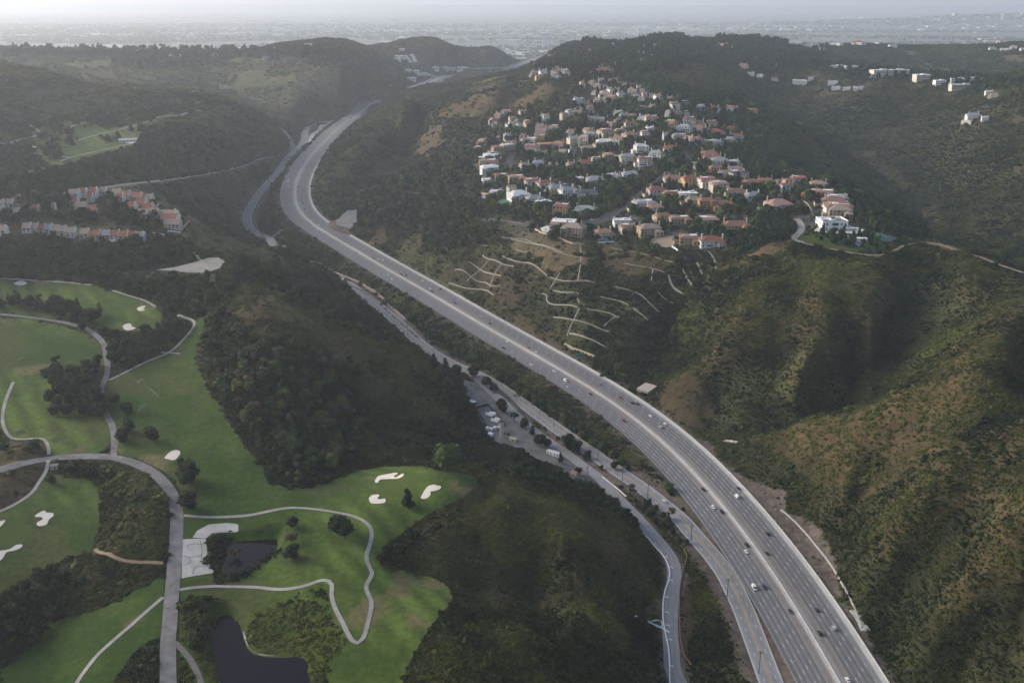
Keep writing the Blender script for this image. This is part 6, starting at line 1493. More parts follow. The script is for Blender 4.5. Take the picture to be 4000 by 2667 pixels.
row('e', 'in the upper cluster below the pines', EG, sml([(20, 275, 70), (75, 305, 60), (155, 305, 60), (290, 295, 70), (360, 345), (265, 345, 80), (150, 345, 70), (265, 405), (370, 385, 70), (35, 405, 80), (530, 400, 50)]))
row('e', 'in the lower cluster below the pines', EG, sml([(310, 455, 80), (425, 445, 80), (335, 505), (460, 495, 80), (560, 485, 60), (420, 545), (545, 565), (650, 535, 100), (690, 495, 50), (845, 535, 70), (90, 495, 110), (10, 495, 40)]))
row('e', 'on the far rim of the estate', EG, [(1075, 605, 120, 'g', 'd'), (450, 695, 140, 'y', 'r'), (580, 665, 100, 'p', 'n'), (920, 665, 150, 'w', 'r'), (950, 745, 140, 'p', 'r'), (1090, 765, 90, 'c', 'r'), (1300, 675, 170, 'w', 's'), (1520, 695, 180, 'w', 'r'), (1785, 695, 200, 'w', 'r'), (2100, 730, 190, 't', 'r'), (820, 795, 80, 'w', 's')])
row('e', 'in the band behind the dark street', EG, [(70, 765, 150, 'w', 's'), (150, 805, 150, 'c', 's'), (280, 820, 140, 'o', 'b'), (460, 855, 180, 'w', 's'), (560, 880, 200, 'c', 'o'), (20, 880, 60, 'c', 'o'), (240, 965, 180, 'p', 'r'), (870, 920, 190, 't', 'o'), (1140, 895, 180, 'w', 'r'), (1270, 935, 190, 'c', 'o'), (1480, 945, 170, 'c', 'r'), (1740, 1010, 210, 'o', 'r', 'hip')])
row('e', 'in the band before the dark street', EG, [(1070, 995, 220, 'w', 's'), (1310, 1005, 220, 'p', 'b'), (550, 1015, 150, 'w', 'l'), (1540, 1080, 280, 'p', 'r', 'hip'), (1850, 1130, 240, 'w', 'r'), (1750, 1180, 180, 'w', 's'), (990, 1135, 210, 'c', 's'), (1140, 1190, 230, 'w', 'k'), (1270, 1170, 120, 'p', 'o'), (1500, 1235, 280, 'c', 's', 'deck'), (70, 1045, 120, 'w', 'o'), (60, 1190, 160, 'w', 'o'), (220, 1150, 200, 'p', 'o'), (460, 1115, 120, 'w', 'o'), (400, 1330, 200, 'w', 'l', 'hip'), (640, 1395, 200, 'w', 'v', 'hip'), (850, 1330, 210, 'c', 'r', 'hip'), (770, 1130, 70, 'w', 's')])
FG = 'far houses among the ridge trees'
row('B', 'in the far central ridge trees', FG, [(x, y, w_, *c_) for (x, y, w_), c_ in zip([(1260, 405, 50), (1340, 362, 45), (1410, 405, 45), (1480, 412, 50), (1520, 392, 40), (1560, 345, 35), (1590, 322, 40), (1590, 400, 30), (1650, 415, 60), (1690, 408, 50), (1740, 412, 60), (1790, 400, 60), (1840, 335, 40), (1880, 392, 70), (1890, 350, 50), (1935, 362, 60), (1920, 300, 40), (1985, 295, 50), (1735, 285, 110), (2150, 368, 45), (1240, 462, 50)], ['wk', 'pk', 'wl', 'pn', 'wn', 'wl', 'pk', 'cn', 'wr', 'pn', 'wn', 'pk', 'wl', 'pn', 'ws', 'wl', 'pn', 'wr', 'wl', 'cn', 'pn'])])
row('C', 'in the far right ridge trees', FG, [(x, y, w_, *c_) for (x, y, w_), c_ in zip([(345, 297, 75), (415, 305, 60), (120, 370, 45), (590, 372, 35), (685, 412, 50), (475, 420, 60), (522, 467, 40), (580, 477, 35), (710, 350, 30), (790, 275, 70), (865, 287, 50), (915, 285, 40), (955, 312, 45), (1050, 282, 60), (1180, 275, 60), (1390, 292, 50), (1300, 272, 40), (2060, 258, 45), (2000, 308, 40), (2075, 314, 55), (2130, 300, 40), (2190, 312, 40)], ['wk', 'pr', 'cn', 'wl', 'wl', 'pk', 'wl', 'wl', 'wl', 'wl', 'wl', 'wl', 'ws', 'wl', 'wr', 'wl', 'ws', 'pr', 'wn', 'wl', 'wn', 'wl'])])
row('C', 'across the right canyon', FG, [(1042, 555, 55, 'w', 'l', 'flat', 0), (1107, 556, 50, 'w', 'l', 'flat', 0), (1177, 558, 60, 'w', 'l', 'flat', 0), (820, 520, 90, 'w', 'l', 'flat', 0), (890, 497, 35, 'w', 'l', 'flat', 0), (1022, 522, 60, 'w', 'l', 'flat', 0), (665, 498, 35, 'w', 'r', 'hip', 0), (1980, 582, 50, 'w', 'l', 'flat', 10), (2010, 600, 45, 'c', 'n', 'hip', 10), (1880, 735, 85, 'w', 's', 'hip', 15), (1953, 742, 42, 'w', 'l', 'flat', 10)])
row('A', 'on the far left plateau', FG, [(905, 338, 62, 'w', 'l', 'flat', 0), (1100, 352, 45, 'w', 'l'), (1060, 352, 40, 'p', 'n'), (1000, 316, 35, 'w', 'n'), (1150, 318, 45, 'p', 'k'), (1040, 312, 30, 'w', 'l'), (1210, 318, 35, 'w', 'n'), (1310, 348, 45, 'w', 'l'), (1700, 303, 50, 'w', 'l'), (1890, 286, 45, 'w', 'l'), (860, 318, 30, 'w', 'n'), (940, 312, 30, 'w', 'l'), (1375, 547, 55, 'w', 'r', 'hip', 0), (1630, 368, 35, 'g', 's')])
TG = 'town houses of the left ridge'
row('m', 'in the front ridge terrace', TG, [(620, 1185, 180, 'w', 'n'), (790, 1195, 165, 'c', 'n'), (940, 1205, 165, 'c', 'r'), (1085, 1215, 160, 'w', 's'), (1240, 1230, 160, 'c', 'n'), (1395, 1250, 165, 'c', 'n'), (1580, 1280, 190, 'w', 'n'), (1880, 1310, 190, 'c', 'n'), (2130, 1350, 190, 'c', 'r')], yaw=-24, kind='row')
row('n', 'in the terrace above the cars', TG, [(390, 1340, 175, 'p', 's'), (580, 1350, 185, 'w', 'r'), (780, 1365, 185, 'w', 'r'), (960, 1375, 175, 'c', 'r'), (1130, 1375, 180, 'w', 'n')], yaw=-24, kind='row')
row('n', 'in terraces beside the dark hollow', TG, [(100, 400, 170, 'w', 'r'), (330, 370, 110, 'w', 'n'), (600, 410, 180, 'w', 'n'), (690, 500, 150, 'w', 'r'), (820, 450, 180, 'w', 'r'), (1060, 490, 230, 'c', 'r'), (1290, 520, 240, 'c', 'n'), (1150, 620, 240, 'w', 'r'), (940, 700, 180, 'w', 'r'), (1290, 730, 280, 'c', 'r'), (1190, 870, 220, 'c', 'n'), (1410, 880, 240, 'c', 'n')], yaw=-28, kind='row')
row('n', 'at the ridge end wall', TG, [(1740, 910, 380, 'w', 'n'), (1780, 980, 380, 'w', 'r'), (1840, 1100, 340, 'c', 'n')], yaw=-22, kind='row')
row('m', 'in the upper left terraces', TG, [(60, 640, 120, 'w', 'n'), (240, 640, 170, 'w', 'n'), (420, 540, 100, 'w', 'r'), (770, 770, 200, 'w', 'r'), (400, 830, 130, 'w', 's'), (1100, 560, 150, 'c', 'n'), (1190, 720, 90, 'w', 'n'), (1640, 440, 220, 'w', 'n'), (1840, 410, 170, 'w', 'r'), (2050, 430, 190, 'w', 'r'), (1990, 510, 130, 'w', 'r'), (1650, 600, 160, 'w', 'r'), (1790, 700, 240, 'c', 'n'), (2060, 780, 270, 'w', 'r'), (60, 1240, 220, 'w', 'n'), (30, 830, 100, 'w', 'n')], yaw=-24, kind='row')
# ------------------------------------------------------------------ the white hilltop mansion and its garden
M_WHITE = mat('white_render', (.78, .78, .77), rough=.85, noise=.03, scale=.2)
M_SOLAR = mat('solar_panel', (.035, .045, .075), rough=.3, spec=.5)
M_STEEL = mat('painted_steel', (.20, .20, .20), rough=.6)
M_WOODP = mat('pole_wood', (.085, .065, .05), rough=.95, noise=.2, scale=3)
M_GREENGL = mat('green_glass', (.05, .085, .08), rough=.15, spec=.5)
def mansion():
    p = hit('c', 1120, 1190); q = hit('c', 985, 1195); r_ = hit('c', 1375, 1165)
    vx = r_[:2] - q[:2]; W_ = float(np.hypot(*vx)) * 1.0; rz = math.atan2(vx[1], vx[0])
    D_ = 27.; H = 11.5
    mid = (q[:2] + r_[:2]) / 2 + np.array((-math.sin(rz), math.cos(rz))) * D_ / 2
    e = empty('mansion', (mid[0], mid[1], min(q[2], r_[2]) + .3), rz, 'large white flat roofed mansion above the lawn and long pool', 'mansion')
    b = MB(); b.box((0, 0, -4), (W_, D_, H + 4))
    for (sx, sy, px, py) in ((W_ + .3, .5, 0, -D_ / 2), (W_ + .3, .5, 0, D_ / 2), (.5, D_ - .6, -W_ / 2, 0), (.5, D_ - .6, W_ / 2, 0)): b.box((px, py, H + .01), (sx, sy, 1.1))
    b.build('wall', [M_WHITE], e)
    b = MB(); b.box((0, 0, H + .02), (W_ - .6, D_ - .6, .15)); b.box((W_ * .05, D_ * .05, H + .2), (W_ * .2, D_ * .3, 1.0)); b.box((-W_ * .3, D_ * .3, H + .2), (4, 3, 1.2)); b.box((W_ * .3, D_ * .3, H + .2), (3, 3, 1.4))
    b.build('roof', [M_FLAT], e)
    for (x, y, w_, d) in ((-W_ * .34, -D_ * .22, 8, 6), (-W_ * .12, -D_ * .36, 8, 4), (W_ * .12, -D_ * .36, 9, 4), (W_ * .22, -D_ * .05, 8, 6), (W_ * .36, -D_ * .3, 6, 5), (W_ * .14, D_ * .34, 10, 5)):
        b = MB(); b.box((x, y, H + .55), (w_, d, .18)); b.build('solar_panel', [M_SOLAR], e)
    b = MB(); b.add([(-3, -3, 0), (3, -3, 0), (3, 3, 0), (-3, 3, 0), (0, 0, 1.8)], [(0, 1, 4), (1, 2, 4), (2, 3, 4), (3, 0, 4)]); o = b.build('skylight', [M_GREENGL], e); o.location = (W_ * .05, D_ * .05, H + 1.22)
    yf = -D_ / 2 - .02
    for fx in (-.44, -.33, .25, .38):
        for z in (1.2, 7.0):
            window(e, fx * W_, yf, z, 1.6, 2.8)
    b = MB(); b.box((0, yf - .05, 6.6), (W_ * .24, .3, 3.4)); o = b.build('window_band', [M_GREENGL], e)
    b = MB(); b.box((0, yf - .05, .4), (W_ * .24, .3, 3.6)); o = b.build('terrace_door', [M_GREENGL], e)
    for s in (-1, 1):
        for i in range(5):
            for z in (.6, 7.0): window(e, s * (W_ / 2 + .02), -D_ / 2 + D_ * (i + .5) / 5, z, 1.6, 3.6 if z < 1 else 2.6, s * math.pi / 2)
    HOUSE_XY.append((mid[0], mid[1], 26))
    # pergola beside the pool
    p = hit('c', 1590, 1350); e2 = empty('pergola', tuple(p + (0, 2, .3)), rz - .15, 'white open pergola with flat roof beside the long pool', 'pergola')
    b = MB(); b.box((0, 0, 3.4), (13, 7.5, .5)); b.build('roof', [M_WHITE], e2)
    for x in (-5.8, -2, 2, 5.8):
        for y in (-3.2, 3.2):
            b = MB(); b.box((x, y, -1), (.6, .6, 4.38)); b.build('post', [M_WHITE], e2)
    for (x, y, w_, d, lb) in ((1470, 1175, 11, 5, 'white garden canopy right of the mansion'), (1580, 1205, 8, 5, 'small white pavilion right of the garden canopy'), (1370, 1180, 7, 4, 'white awning at the mansion corner')):
        p = hit('c', x, y); e3 = empty('canopy', tuple(p), rz, lb, 'canopy')
        b = MB(); b.box((0, 0, 2.8), (w_, d, .3)); b.build('roof', [M_WHITE], e3)
        for sx in (-1, 1):
            for sy in (-1, 1):
                b = MB(); b.box((sx * (w_ / 2 - .4), sy * (d / 2 - .4), -1), (.3, .3, 3.78)); b.build('post', [M_WHITE], e3)
    for (x, y, sx, lb) in ((1600, 920, 9, 'white columned pergola on the lawn behind the estate'), (1130, 570, 5, 'small white gazebo left at the mesa rim'), (1230, 570, 4, 'small white gazebo right at the mesa rim')):
        p = hit('c', x, y); e3 = empty('gazebo', tuple(p), 0, lb, 'gazebo')
        b = MB(); b.box((0, 0, 3), (sx, 4, .4)); b.build('roof', [M_WHITE], e3)
        for k in (-1, 0, 1):
            for sy in (-1, 1):
                b = MB(); b.box((k * (sx / 2 - .4), sy * 1.6, -1), (.4, .4, 3.98)); b.build('post', [M_WHITE], e3)
mansion()

def wall_line(name, P, h, th, m, label, cat='wall', off=-.5, group=None, follow=True):
    P = resample(np.asarray(P), 4); T = np.gradient(P[:, :2], axis=0); T /= np.linalg.norm(T, axis=1)[:, None] + 1e-9
    N = np.c_[T[:, 1], -T[:, 0]] * th / 2
    z = (zg(P[:, 0], P[:, 1]) if follow else P[:, 2]) + off
    a, b_ = P[:, :2] + N, P[:, :2] - N
    V = np.stack([np.c_[a, z], np.c_[a, z + h - off], np.c_[b_, z + h - off], np.c_[b_, z]], 1); n_ = len(P)
    ii = np.arange(n_ * 4).reshape(n_, 4); F = []
    for k in range(3): F.append(np.stack([ii[:-1, k], ii[1:, k], ii[1:, k + 1], ii[:-1, k + 1]], -1))
    F = np.vstack(F)
    F = np.vstack([F, [[ii[0, 0], ii[0, 1], ii[0, 2], ii[0, 3]], [ii[-1, 3], ii[-1, 2], ii[-1, 1], ii[-1, 0]]]])
    o = mesh_np(name, V.reshape(-1, 3), F, [m]); return tag(o, label, cat, group)
def lat_line(P, l, dz=0.):
    P = resample(P, 6); T = np.gradient(P[:, :2], axis=0); T /= np.linalg.norm(T, axis=1)[:, None]
    return np.c_[P[:, :2] + np.c_[T[:, 1], -T[:, 0]] * l, P[:, 2] + dz]
M_BARR = mat('barrier_concrete', (.40, .385, .35), rough=.9, noise=.12, scale=.3)
wall_line('median_barrier', lat_line(FWC, 0), .95, .9, M_BARR, 'low concrete barrier down the middle of the freeway', 'barrier', follow=False, off=-.1)
wall_line('edge_barrier', lat_line(FWC, -28.6), 1.0, .5, M_BARR, 'pale concrete barrier along the right edge of the freeway', 'barrier', follow=False, off=-.2)
# guard rail with posts on the west edge
gl_ = lat_line(FWC, 26.0)[2:-6]
b = MB()
for k in range(0, len(gl_) - 1): b.cyl(gl_[k] + (0, 0, .7), gl_[k + 1] + (0, 0, .7), .16, n=4)
gr = b.build('guard_rail', [M_STEEL]); tag(gr, 'grey steel guard rail on the left edge of the freeway', 'guard rail')
b = MB()
for k in range(0, len(gl_)): b.box(tuple(gl_[k] + (0, 0, -.3)), (.3, .3, 1.1))
po = b.build('post', [M_STEEL], gr); po['kind'] = 'stuff'
wall_line('roadside_wall', hits('E', [(1420, 700), (1470, 728), (1540, 752), (1605, 778)]), 2.2, 1.2, mat('tan_wall', (.42, .35, .26), noise=.1, scale=.3), 'short tan wall above the green freeway sign')
wall_line('retaining_wall', np.vstack([hits('D', [(1905, 203), (2000, 240), (2110, 292)]), hits('E', [(0, 262), (80, 292), (170, 330), (260, 385), (330, 445), (390, 505), (445, 555)])]), 2.6, 3.2, mat('tan_rubble', (.34, .27, .215), noise=.15, scale=.3), 'tan earth wall between boulevard and scrub strip')
ribbon('fresh_asphalt', hline('E', [(60, 318), (180, 372), (270, 432), (350, 510), (430, 580), (525, 660)]), 3.2, M_NEWASPH, .35)
wall_line('culvert', hits('E', [(1895, 995), (1950, 958)]), 3, 14, mat('culvert_concrete', (.36, .30, .27), noise=.15, scale=.3), 'pinkish concrete culvert block right of the freeway', 'culvert')
wall_line('white_kerb', hits('I', [(705, 510), (740, 535), (800, 590), (870, 665), (930, 740), (980, 800), (1025, 865), (1090, 980), (1130, 1050), (1160, 1120), (1200, 1230)]), .9, 1.0, M_BARR, 'curving pale kerb wall beside the freeway dirt shoulder', 'kerb')
wall_line('concrete_ditch', hits('I', [(1150, 1120), (1180, 1150), (1205, 1200), (1225, 1250)]), .5, 6, M_CONC, 'pale broken concrete ditch at the right shoulder', 'ditch')
wall_line('white_tarp', hits('F', [(345, 1290), (390, 1290), (440, 1300)]), 1.0, 2.6, M_BARR, 'white sheeted drain outlet at the gully mouth', 'tarp')
wall_line('garden_wall', hits('a', [(980, 1165), (1060, 1215), (1180, 1250), (1310, 1255)]), 2, .8, mat('pink_wall', (.48, .36, .30), noise=.08, scale=.3), 'curved pink garden wall below the flat roofed villa', off=-1)
wall_line('garden_wall', hits('a', [(1330, 1290), (1450, 1350), (1560, 1390), (1720, 1400)]), 2, .8, mat('tan_wall', (.42, .35, .26)), 'tan garden wall above the dry slope', off=-1)
wall_line('garden_wall', hits('a', [(1945, 1362), (2060, 1366), (2195, 1355)]), 1.4, .6, M_WHITE, 'white garden wall below the orange roofed house', off=-1)
wall_line('garden_wall', hits('b', [(880, 1440), (925, 1470), (970, 1500)]), 2.5, 1, M_WHITE, 'short white wall below the bare lot', off=-1)
wall_line('garden_wall', hits('b', [(550, 1370), (600, 1320), (740, 1245)]), 1.5, .8, mat('tan_wall', (.42, .35, .26)), 'tan wall curving along the bare lot', off=-1)
wall_line('garden_wall', hits('c', [(700, 735), (760, 775), (810, 850), (840, 950)]), 1.3, .8, mat('tan_wall', (.42, .35, .26)), 'tan wall along the hilltop road', off=-1)
wall_line('garden_wall', hits('n', [(1990, 1165), (2080, 1050), (2185, 930)]), 2.5, .6, mat('tan_wall', (.42, .35, .26)), 'long pale wall at the end of the town house ridge', off=-1)
wall_line('garden_wall', hits('n', [(1440, 670), (1490, 610), (1525, 560)]), 2.5, .6, mat('tan_wall', (.42, .35, .26)), 'short pale wall above the dark hollow', off=-1)
wall_line('garden_wall', hits('n', [(1370, 1255), (1450, 1240), (1550, 1200), (1610, 1225), (1665, 1275)]), 1.3, .6, M_WHITE, 'white wall around the town house parking', off=-1)
wall_line('garden_wall', hits('n', [(1700, 1145), (1850, 1155), (1980, 1175)]), 1.3, .6, M_WHITE, 'white wall under the ridge end block', off=-1)
wall_line('canyon_wall', hits('C', [(1810, 765), (1870, 768)]), 9, 2, mat('pale_stone', (.36, .33, .30), noise=.1, scale=.2), 'pale stone retaining wall below the canyon house', off=-2)
# white drain pipe along canyon drive, with its side hooks
pp = catmull(np.vstack([hits('H', [(1900, 655), (1935, 690), (1960, 722), (2000, 765), (2035, 810), (2060, 870), (2062, 930), (2040, 990), (2025, 1060), (2022, 1130), (2025, 1200), (2040, 1280), (2055, 1360), (2062, 1450), (2064, 1568), (2066, 1680)])]), 4)
b = MB()
for k in range(len(pp) - 1): b.cyl(pp[k] + (0, 0, .75), pp[k + 1] + (0, 0, .75), .5, n=6)
M_PIPE = mat('white_pipe', (.72, .72, .70), rough=.6)
pipe = b.build('drain_pipe', [M_PIPE]); tag(pipe, 'long white pipe following the left edge of canyon drive', 'pipe')
for x, y in [(1955, 722), (2022, 800), (2055, 865), (2055, 945), (2030, 1048), (2030, 1140), (2035, 1220), (2050, 1308), (2062, 1470)]:
    h_ = hits('H', [(x, y), (x + 18, y - 4), (x + 28, y + 6)]); b = MB()
    for k in range(2): b.cyl(h_[k] + (0, 0, .8), h_[k + 1] + (0, 0, .7), .3, n=5)
    b.build('pipe_branch', [M_PIPE], pipe)
bs = hits('H', [(1952, 1195), (1985, 1188), (2012, 1195), (2018, 1215), (2012, 1232), (1985, 1228), (1962, 1215)])
e = empty('debris_pool', tuple(bs.mean(0)), 0, 'dark lined debris pool ringed by white bags beside canyon drive', 'pool')
b = MB(); b.add([tuple(q - bs.mean(0) + (0, 0, .6)) for q in bs], [tuple(range(7))]); b.build('liner', [mat('black_liner', (.012, .012, .014), rough=.5)], e)
b = MB()
for q in resample(np.vstack([bs, bs[:1]]), 1.6): b.box(tuple(q - bs.mean(0) + (0, 0, .2)), (.8, .8, .9))
o = b.build('bag_ring', [M_PIPE], e)
h_ = hits('H', [(1932, 1198), (1975, 1220), (2020, 1240), (2062, 1266)]); b = MB()
for k in range(3): b.cyl(h_[k] + (0, 0, 1), h_[k + 1] + (0, 0, 1), .55, n=6)
tag(b.build('cross_pipe', [M_PIPE]), 'white pipe crossing canyon drive below the debris pool', 'pipe')
wall_line('white_barrier', hits('H', [(1650, 308), (1680, 332), (1720, 362), (1760, 395), (1797, 430)]), .9, .6, M_PIPE, 'row of white road barriers beside canyon drive', 'barrier')
wall_line('timber_wall', hits('H', [(2150, 750), (2170, 800), (2140, 900), (2122, 1000), (2122, 1150), (2128, 1300), (2150, 1400), (2195, 1460)]), 1.2, .4, mat('rust_timber', (.24, .13, .07), noise=.2, scale=.5), 'low rusty timber wall right of canyon drive', 'wall')
tag(ribbon('valve_pipe', np.array([hit('H', 1845, 1162), hit('H', 1862, 1160), hit('H', 1872, 1166)]) + (0, 0, .5), 1.0, M_PIPE, .3, kind=None, step=.5), 'short white pipe end in the scrub left of the debris pool', 'pipe')

# ------------------------------------------------------------------ poles, lamps, signs
def utility_pole(x, y, t, h, label):
    p = hit(t, x, y); i = int(np.argmin(np.hypot(SEP[:, 0] - p[0], SEP[:, 1] - p[1]))); tt = SEP[min(i + 1, len(SEP) - 1)] - SEP[max(i - 1, 0)]
    e = empty('utility_pole', tuple(p), math.atan2(tt[1], tt[0]), label, 'utility pole', 'utility poles along the boulevard')
    b = MB(); b.cyl((0, 0, -1), (0, 0, h), .30, .2, 6); b.build('pole', [M_WOODP], e)
    for z in (h - .6, h - 1.9):
        b = MB(); b.box((0, 0, z), (.25, 3.2, .25)); b.build('crossarm', [M_WOODP], e)
    b = MB(); b.cyl((.4, 0, h - 4.2), (.4, 0, h - 3), .32, n=6); b.build('transformer', [M_STEEL], e)
UP = [('I', 570, 1510, 16), ('I', 375, 1055, 16), ('I', 155, 708, 15), ('H', 1928, 438, 16), ('H', 1773, 332, 12), ('H', 1623, 200, 13), ('H', 1560, 325, 13), ('E', 1353, 1205, 13), ('E', 1270, 1140, 11), ('E', 620, 770, 14), ('E', 460, 655, 16), ('E', 330, 552, 17), ('E', 200, 442, 17), ('E', 72, 330, 14)]
for i, (t, x, y, h) in enumerate(UP): utility_pole(x, y, t, h, 'dark wooden utility pole, %s up from the bottom along the boulevard' % ORD[i])
utility_pole(280, 590, 'y', 13, 'utility pole with several arms beside the fenced yard')
def lamp(t, x, y, h, label, side):
    p = hit(t, x, y); e = empty('street_lamp', tuple(p), 0, label, 'street lamp', 'lamp posts along the freeway')
    b = MB(); b.cyl((0, 0, -1), (0, 0, h), .18, .1, 6); b.cyl((0, 0, h), (side * 2.2, 0, h + .5), .1, .08, 5); b.build('pole', [M_STEEL], e)
    b = MB(); b.box((side * 2.4, 0, h + .4), (.9, .4, .2)); b.build('lamp_head', [M_BARR], e)
for i, (t, x, y, s) in enumerate([('I', 755, 1525, 1), ('I', 530, 1050, 1), ('I', 288, 680, 1), ('I', 262, 615, 1), ('I', 1100, 1060, -1), ('H', 1700, 40, 1), ('E', 885, 672, 1), ('E', 530, 440, 1), ('E', 1190, 860, 1), ('r', 1010, 490, -1)]):
    lamp(t, x, y, 10.5, 'thin grey lamp post, %s in the scattered row beside the freeway lanes' % ORD[i], s)
M_SIGNG = mat('sign_green', (.02, .22, .16), rough=.5); M_SIGNO = mat('sign_orange', (.80, .34, .02), rough=.5); M_SIGNB = mat('sign_back', (.55, .56, .58), rough=.5)
def sign(t, x, y, w_, h, pole, m, label, rz, nm='road_sign', two=True):
    p = hit(t, x, y); e = empty(nm, tuple(p), rz, label, 'road sign')
    b = MB(); b.box((0, 0, pole), (w_, .25, h)); b.build('panel', [m], e)
    b = MB(); b.box((0, -.13, pole + .25), (w_ - .5, .06, .12)); b.box((0, -.13, pole + h - .35), (w_ - .5, .06, .12)); b.build('panel_border', [M_SIGNB], e)
    for s in ((-1, 1) if two else (0,)):
        b = MB(); b.cyl((s * w_ * .3, .3, -1), (s * w_ * .3, .3, pole + h * .8), .2, n=6); b.build('post', [M_STEEL], e)
    return e
sign('E', 1507, 800, 7, 4.2, 4, M_SIGNG, 'green freeway exit sign under the short tan wall', R(20))
sign('r', 805, 405, 8, 3, 4.5, M_SIGNO, 'orange work zone sign on the right freeway edge', R(12))
e = sign('r', 160, 340, 6, 3.4, 6, M_SIGNB, 'pale back of an overhead sign over the freeway median', R(15))
sign('A', 2075, 860, 6, 4, 4, M_SIGNG, 'upper green sign at the far freeway bend', R(30)); sign('A', 2012, 955, 6, 4, 4, M_SIGNG, 'lower green sign at the far freeway bend', R(40)); sign('A', 1845, 935, 5, 3, 4, M_SIGNG, 'green sign between far freeway and boulevard', R(-10))
sign('I', 670, 530, 1.6, 2, 2.5, M_SIGNB, 'small white sign on the dirt shoulder', R(10), two=False)
p = on_plane(*S('r', 1605, 1545), FW_A, FW_B); e = empty('sign_gantry', tuple(p), math.atan2(_e[1], _e[0]) + R(90), 'steel truss sign gantry reaching over the left freeway lanes', 'gantry')
b = MB(); b.cyl((0, 0, 0), (0, 0, 9), .35, n=6); b.build('post', [M_STEEL], e)
b = MB()
for z in (7.6, 8.8): b.cyl((0, 0, z), (13, 0, z), .15, n=4)
for k in range(9): b.cyl((k * 1.6, 0, 7.6), (k * 1.6 + .8, 0, 8.8), .1, n=4); b.cyl((k * 1.6 + .8, 0, 8.8), (k * 1.6 + 1.6, 0, 7.6), .1, n=4)
b.build('truss', [M_STEEL], e)
e.rotation_euler = (0, 0, R(12))
# ------------------------------------------------------------------ utility yard
def yd(x, y): return hit('y', x, y)
YRZ = R(-38)
e = empty('surge_tower', tuple(yd(645, 870)), 0, 'tall beige cylindrical tower in the gravel utility yard', 'tower')
b = MB(); b.cyl((0, 0, -1), (0, 0, 13.5), 1.75, n=24); b.build('shaft', [mat('beige_steel', (.58, .50, .40), rough=.8, noise=.06, scale=.4, stretch=(3, 3, .3))], e, sm=False)
b = MB(); b.cyl((0, 0, 13.5), (0, 0, 13.9), 1.9, n=24); b.build('rim', [mat('tan_rim', (.40, .32, .20))], e)
b = MB(); b.cyl((0, 0, 13.91), (0, 0, 13.95), 1.45, n=20); b.build('opening', [M_DARKV], e)
b = MB(); b.cyl((0, 0, -.5), (0, 0, .3), 3.4, n=20); b.build('base', [M_TRACK], e)
fn = hits('y', [(175, 365), (390, 290), (430, 330), (640, 590), (690, 680)]); fn2 = hits('y', [(175, 375), (240, 470), (310, 570), (355, 680)])
M_FENCE = mat('green_screen', (.012, .035, .032), rough=.9)
wall_line('yard_fence', fn, 2.4, .25, M_FENCE, 'dark green screen fence on the far side of the truck yard', 'fence', off=-.3)
wall_line('yard_fence', fn2, 2.4, .25, M_FENCE, 'dark green screen fence on the near left of the truck yard', 'fence', off=-.3)
M_TIRE = mat('rubber', (.02, .02, .02), rough=.9)
def truck(x, y, label, bucket=True, sc=1.0):
    e = empty('utility_truck', tuple(yd(x, y)), YRZ + R(180), label, 'truck', 'utility trucks in the fenced yard'); e.scale = (sc,) * 3
    b = MB(); b.box((2.9, 0, .6), (2.2, 2.3, 2.0), taper=.86); b.box((4.2, 0, .6), (.9, 2.2, 1.0)); b.build('cab', [M_WHITE], e)
    b = MB(); b.box((-1, 0, .9), (5.4, 2.4, 1.5)); b.build('body', [M_WHITE], e)
    b = MB(); b.box((3.45, 0, 1.5), (1.2, 1.9, .75)); b.build('windscreen', [M_GLASS], e)
    if bucket:
        b = MB(); b.cyl((-1.5, 0, 2.4), (-1.5, 0, 3.2), .5, n=8); b.cyl((-1.5, 0, 3.2), (3.5, .2, 3.4), .28, n=6); b.cyl((3.5, .2, 3.4), (4.3, .2, 3.0), .45, n=6); b.build('boom', [M_WHITE], e)
    else:
        b = MB(); b.box((-1, 0, 2.4), (5.2, 2.3, .8)); b.build('canopy', [M_WHITE], e)
    for wx in (3, -2.2):
        for wy in (-1, 1):
            b = MB(); b.cyl((wx, wy * 1.0, .5), (wx, wy * 1.28, .5), .5, n=10); b.build('wheel', [M_TIRE], e)
truck(420, 490, 'white bucket truck nearest the left fence of the yard'); truck(480, 470, 'white covered truck right of the topmost bucket truck', False)
truck(520, 600, 'white bucket truck in the middle of the yard'); truck(570, 570, 'white covered truck behind the middle bucket truck', False, .85)
def crate(x, y, s, m, label, nm, cat, rz=YRZ, lid=True, grp=None):
    e = empty(nm, tuple(yd(x, y)), rz, label, cat, grp)
    b = MB(); b.box((0, 0, -.3), (s[0], s[1], s[2] + .3)); b.build('body', [m], e)
    b = MB()
    if lid == 'gable': gable(b, 0, 0, s[0], s[1], s[2] + .01, s[1] * .25, .15, along='x')
    else: b.box((0, 0, s[2] + .01), (s[0] + .15, s[1] + .15, .18))
    b.build('roof', [lid_m.get(nm, M_WHITE)], e)
    b = MB(); b.box((s[0] * .1, -s[1] / 2 - .03, .2), (s[0] * .3, .08, s[2] * .65)); b.build('door', [M_STEEL], e)
    return e
lid_m = {'cargo_container': mat('yellow_steel', (.55, .46, .26), noise=.1, scale=.5), 'dark_container': mat('brown_steel', (.10, .075, .065)), 'site_shed': mat('red_shed_roof', (.30, .13, .09), noise=.15, scale=.6)}
for i, (x, y) in enumerate([(390, 730), (450, 745), (520, 720)]): crate(x, y, (2.6, 2.6, 2.4), M_WHITE, 'white equipment cabinet, %s from left in the yard row' % ORD[i], 'equipment_cabinet', 'cabinet', grp='white cabinets in the yard')
crate(450, 840, (4.5, 3.2, 2.6), M_WHITE, 'white gabled shed left of the beige tower', 'white_shed', 'shed', lid='gable')
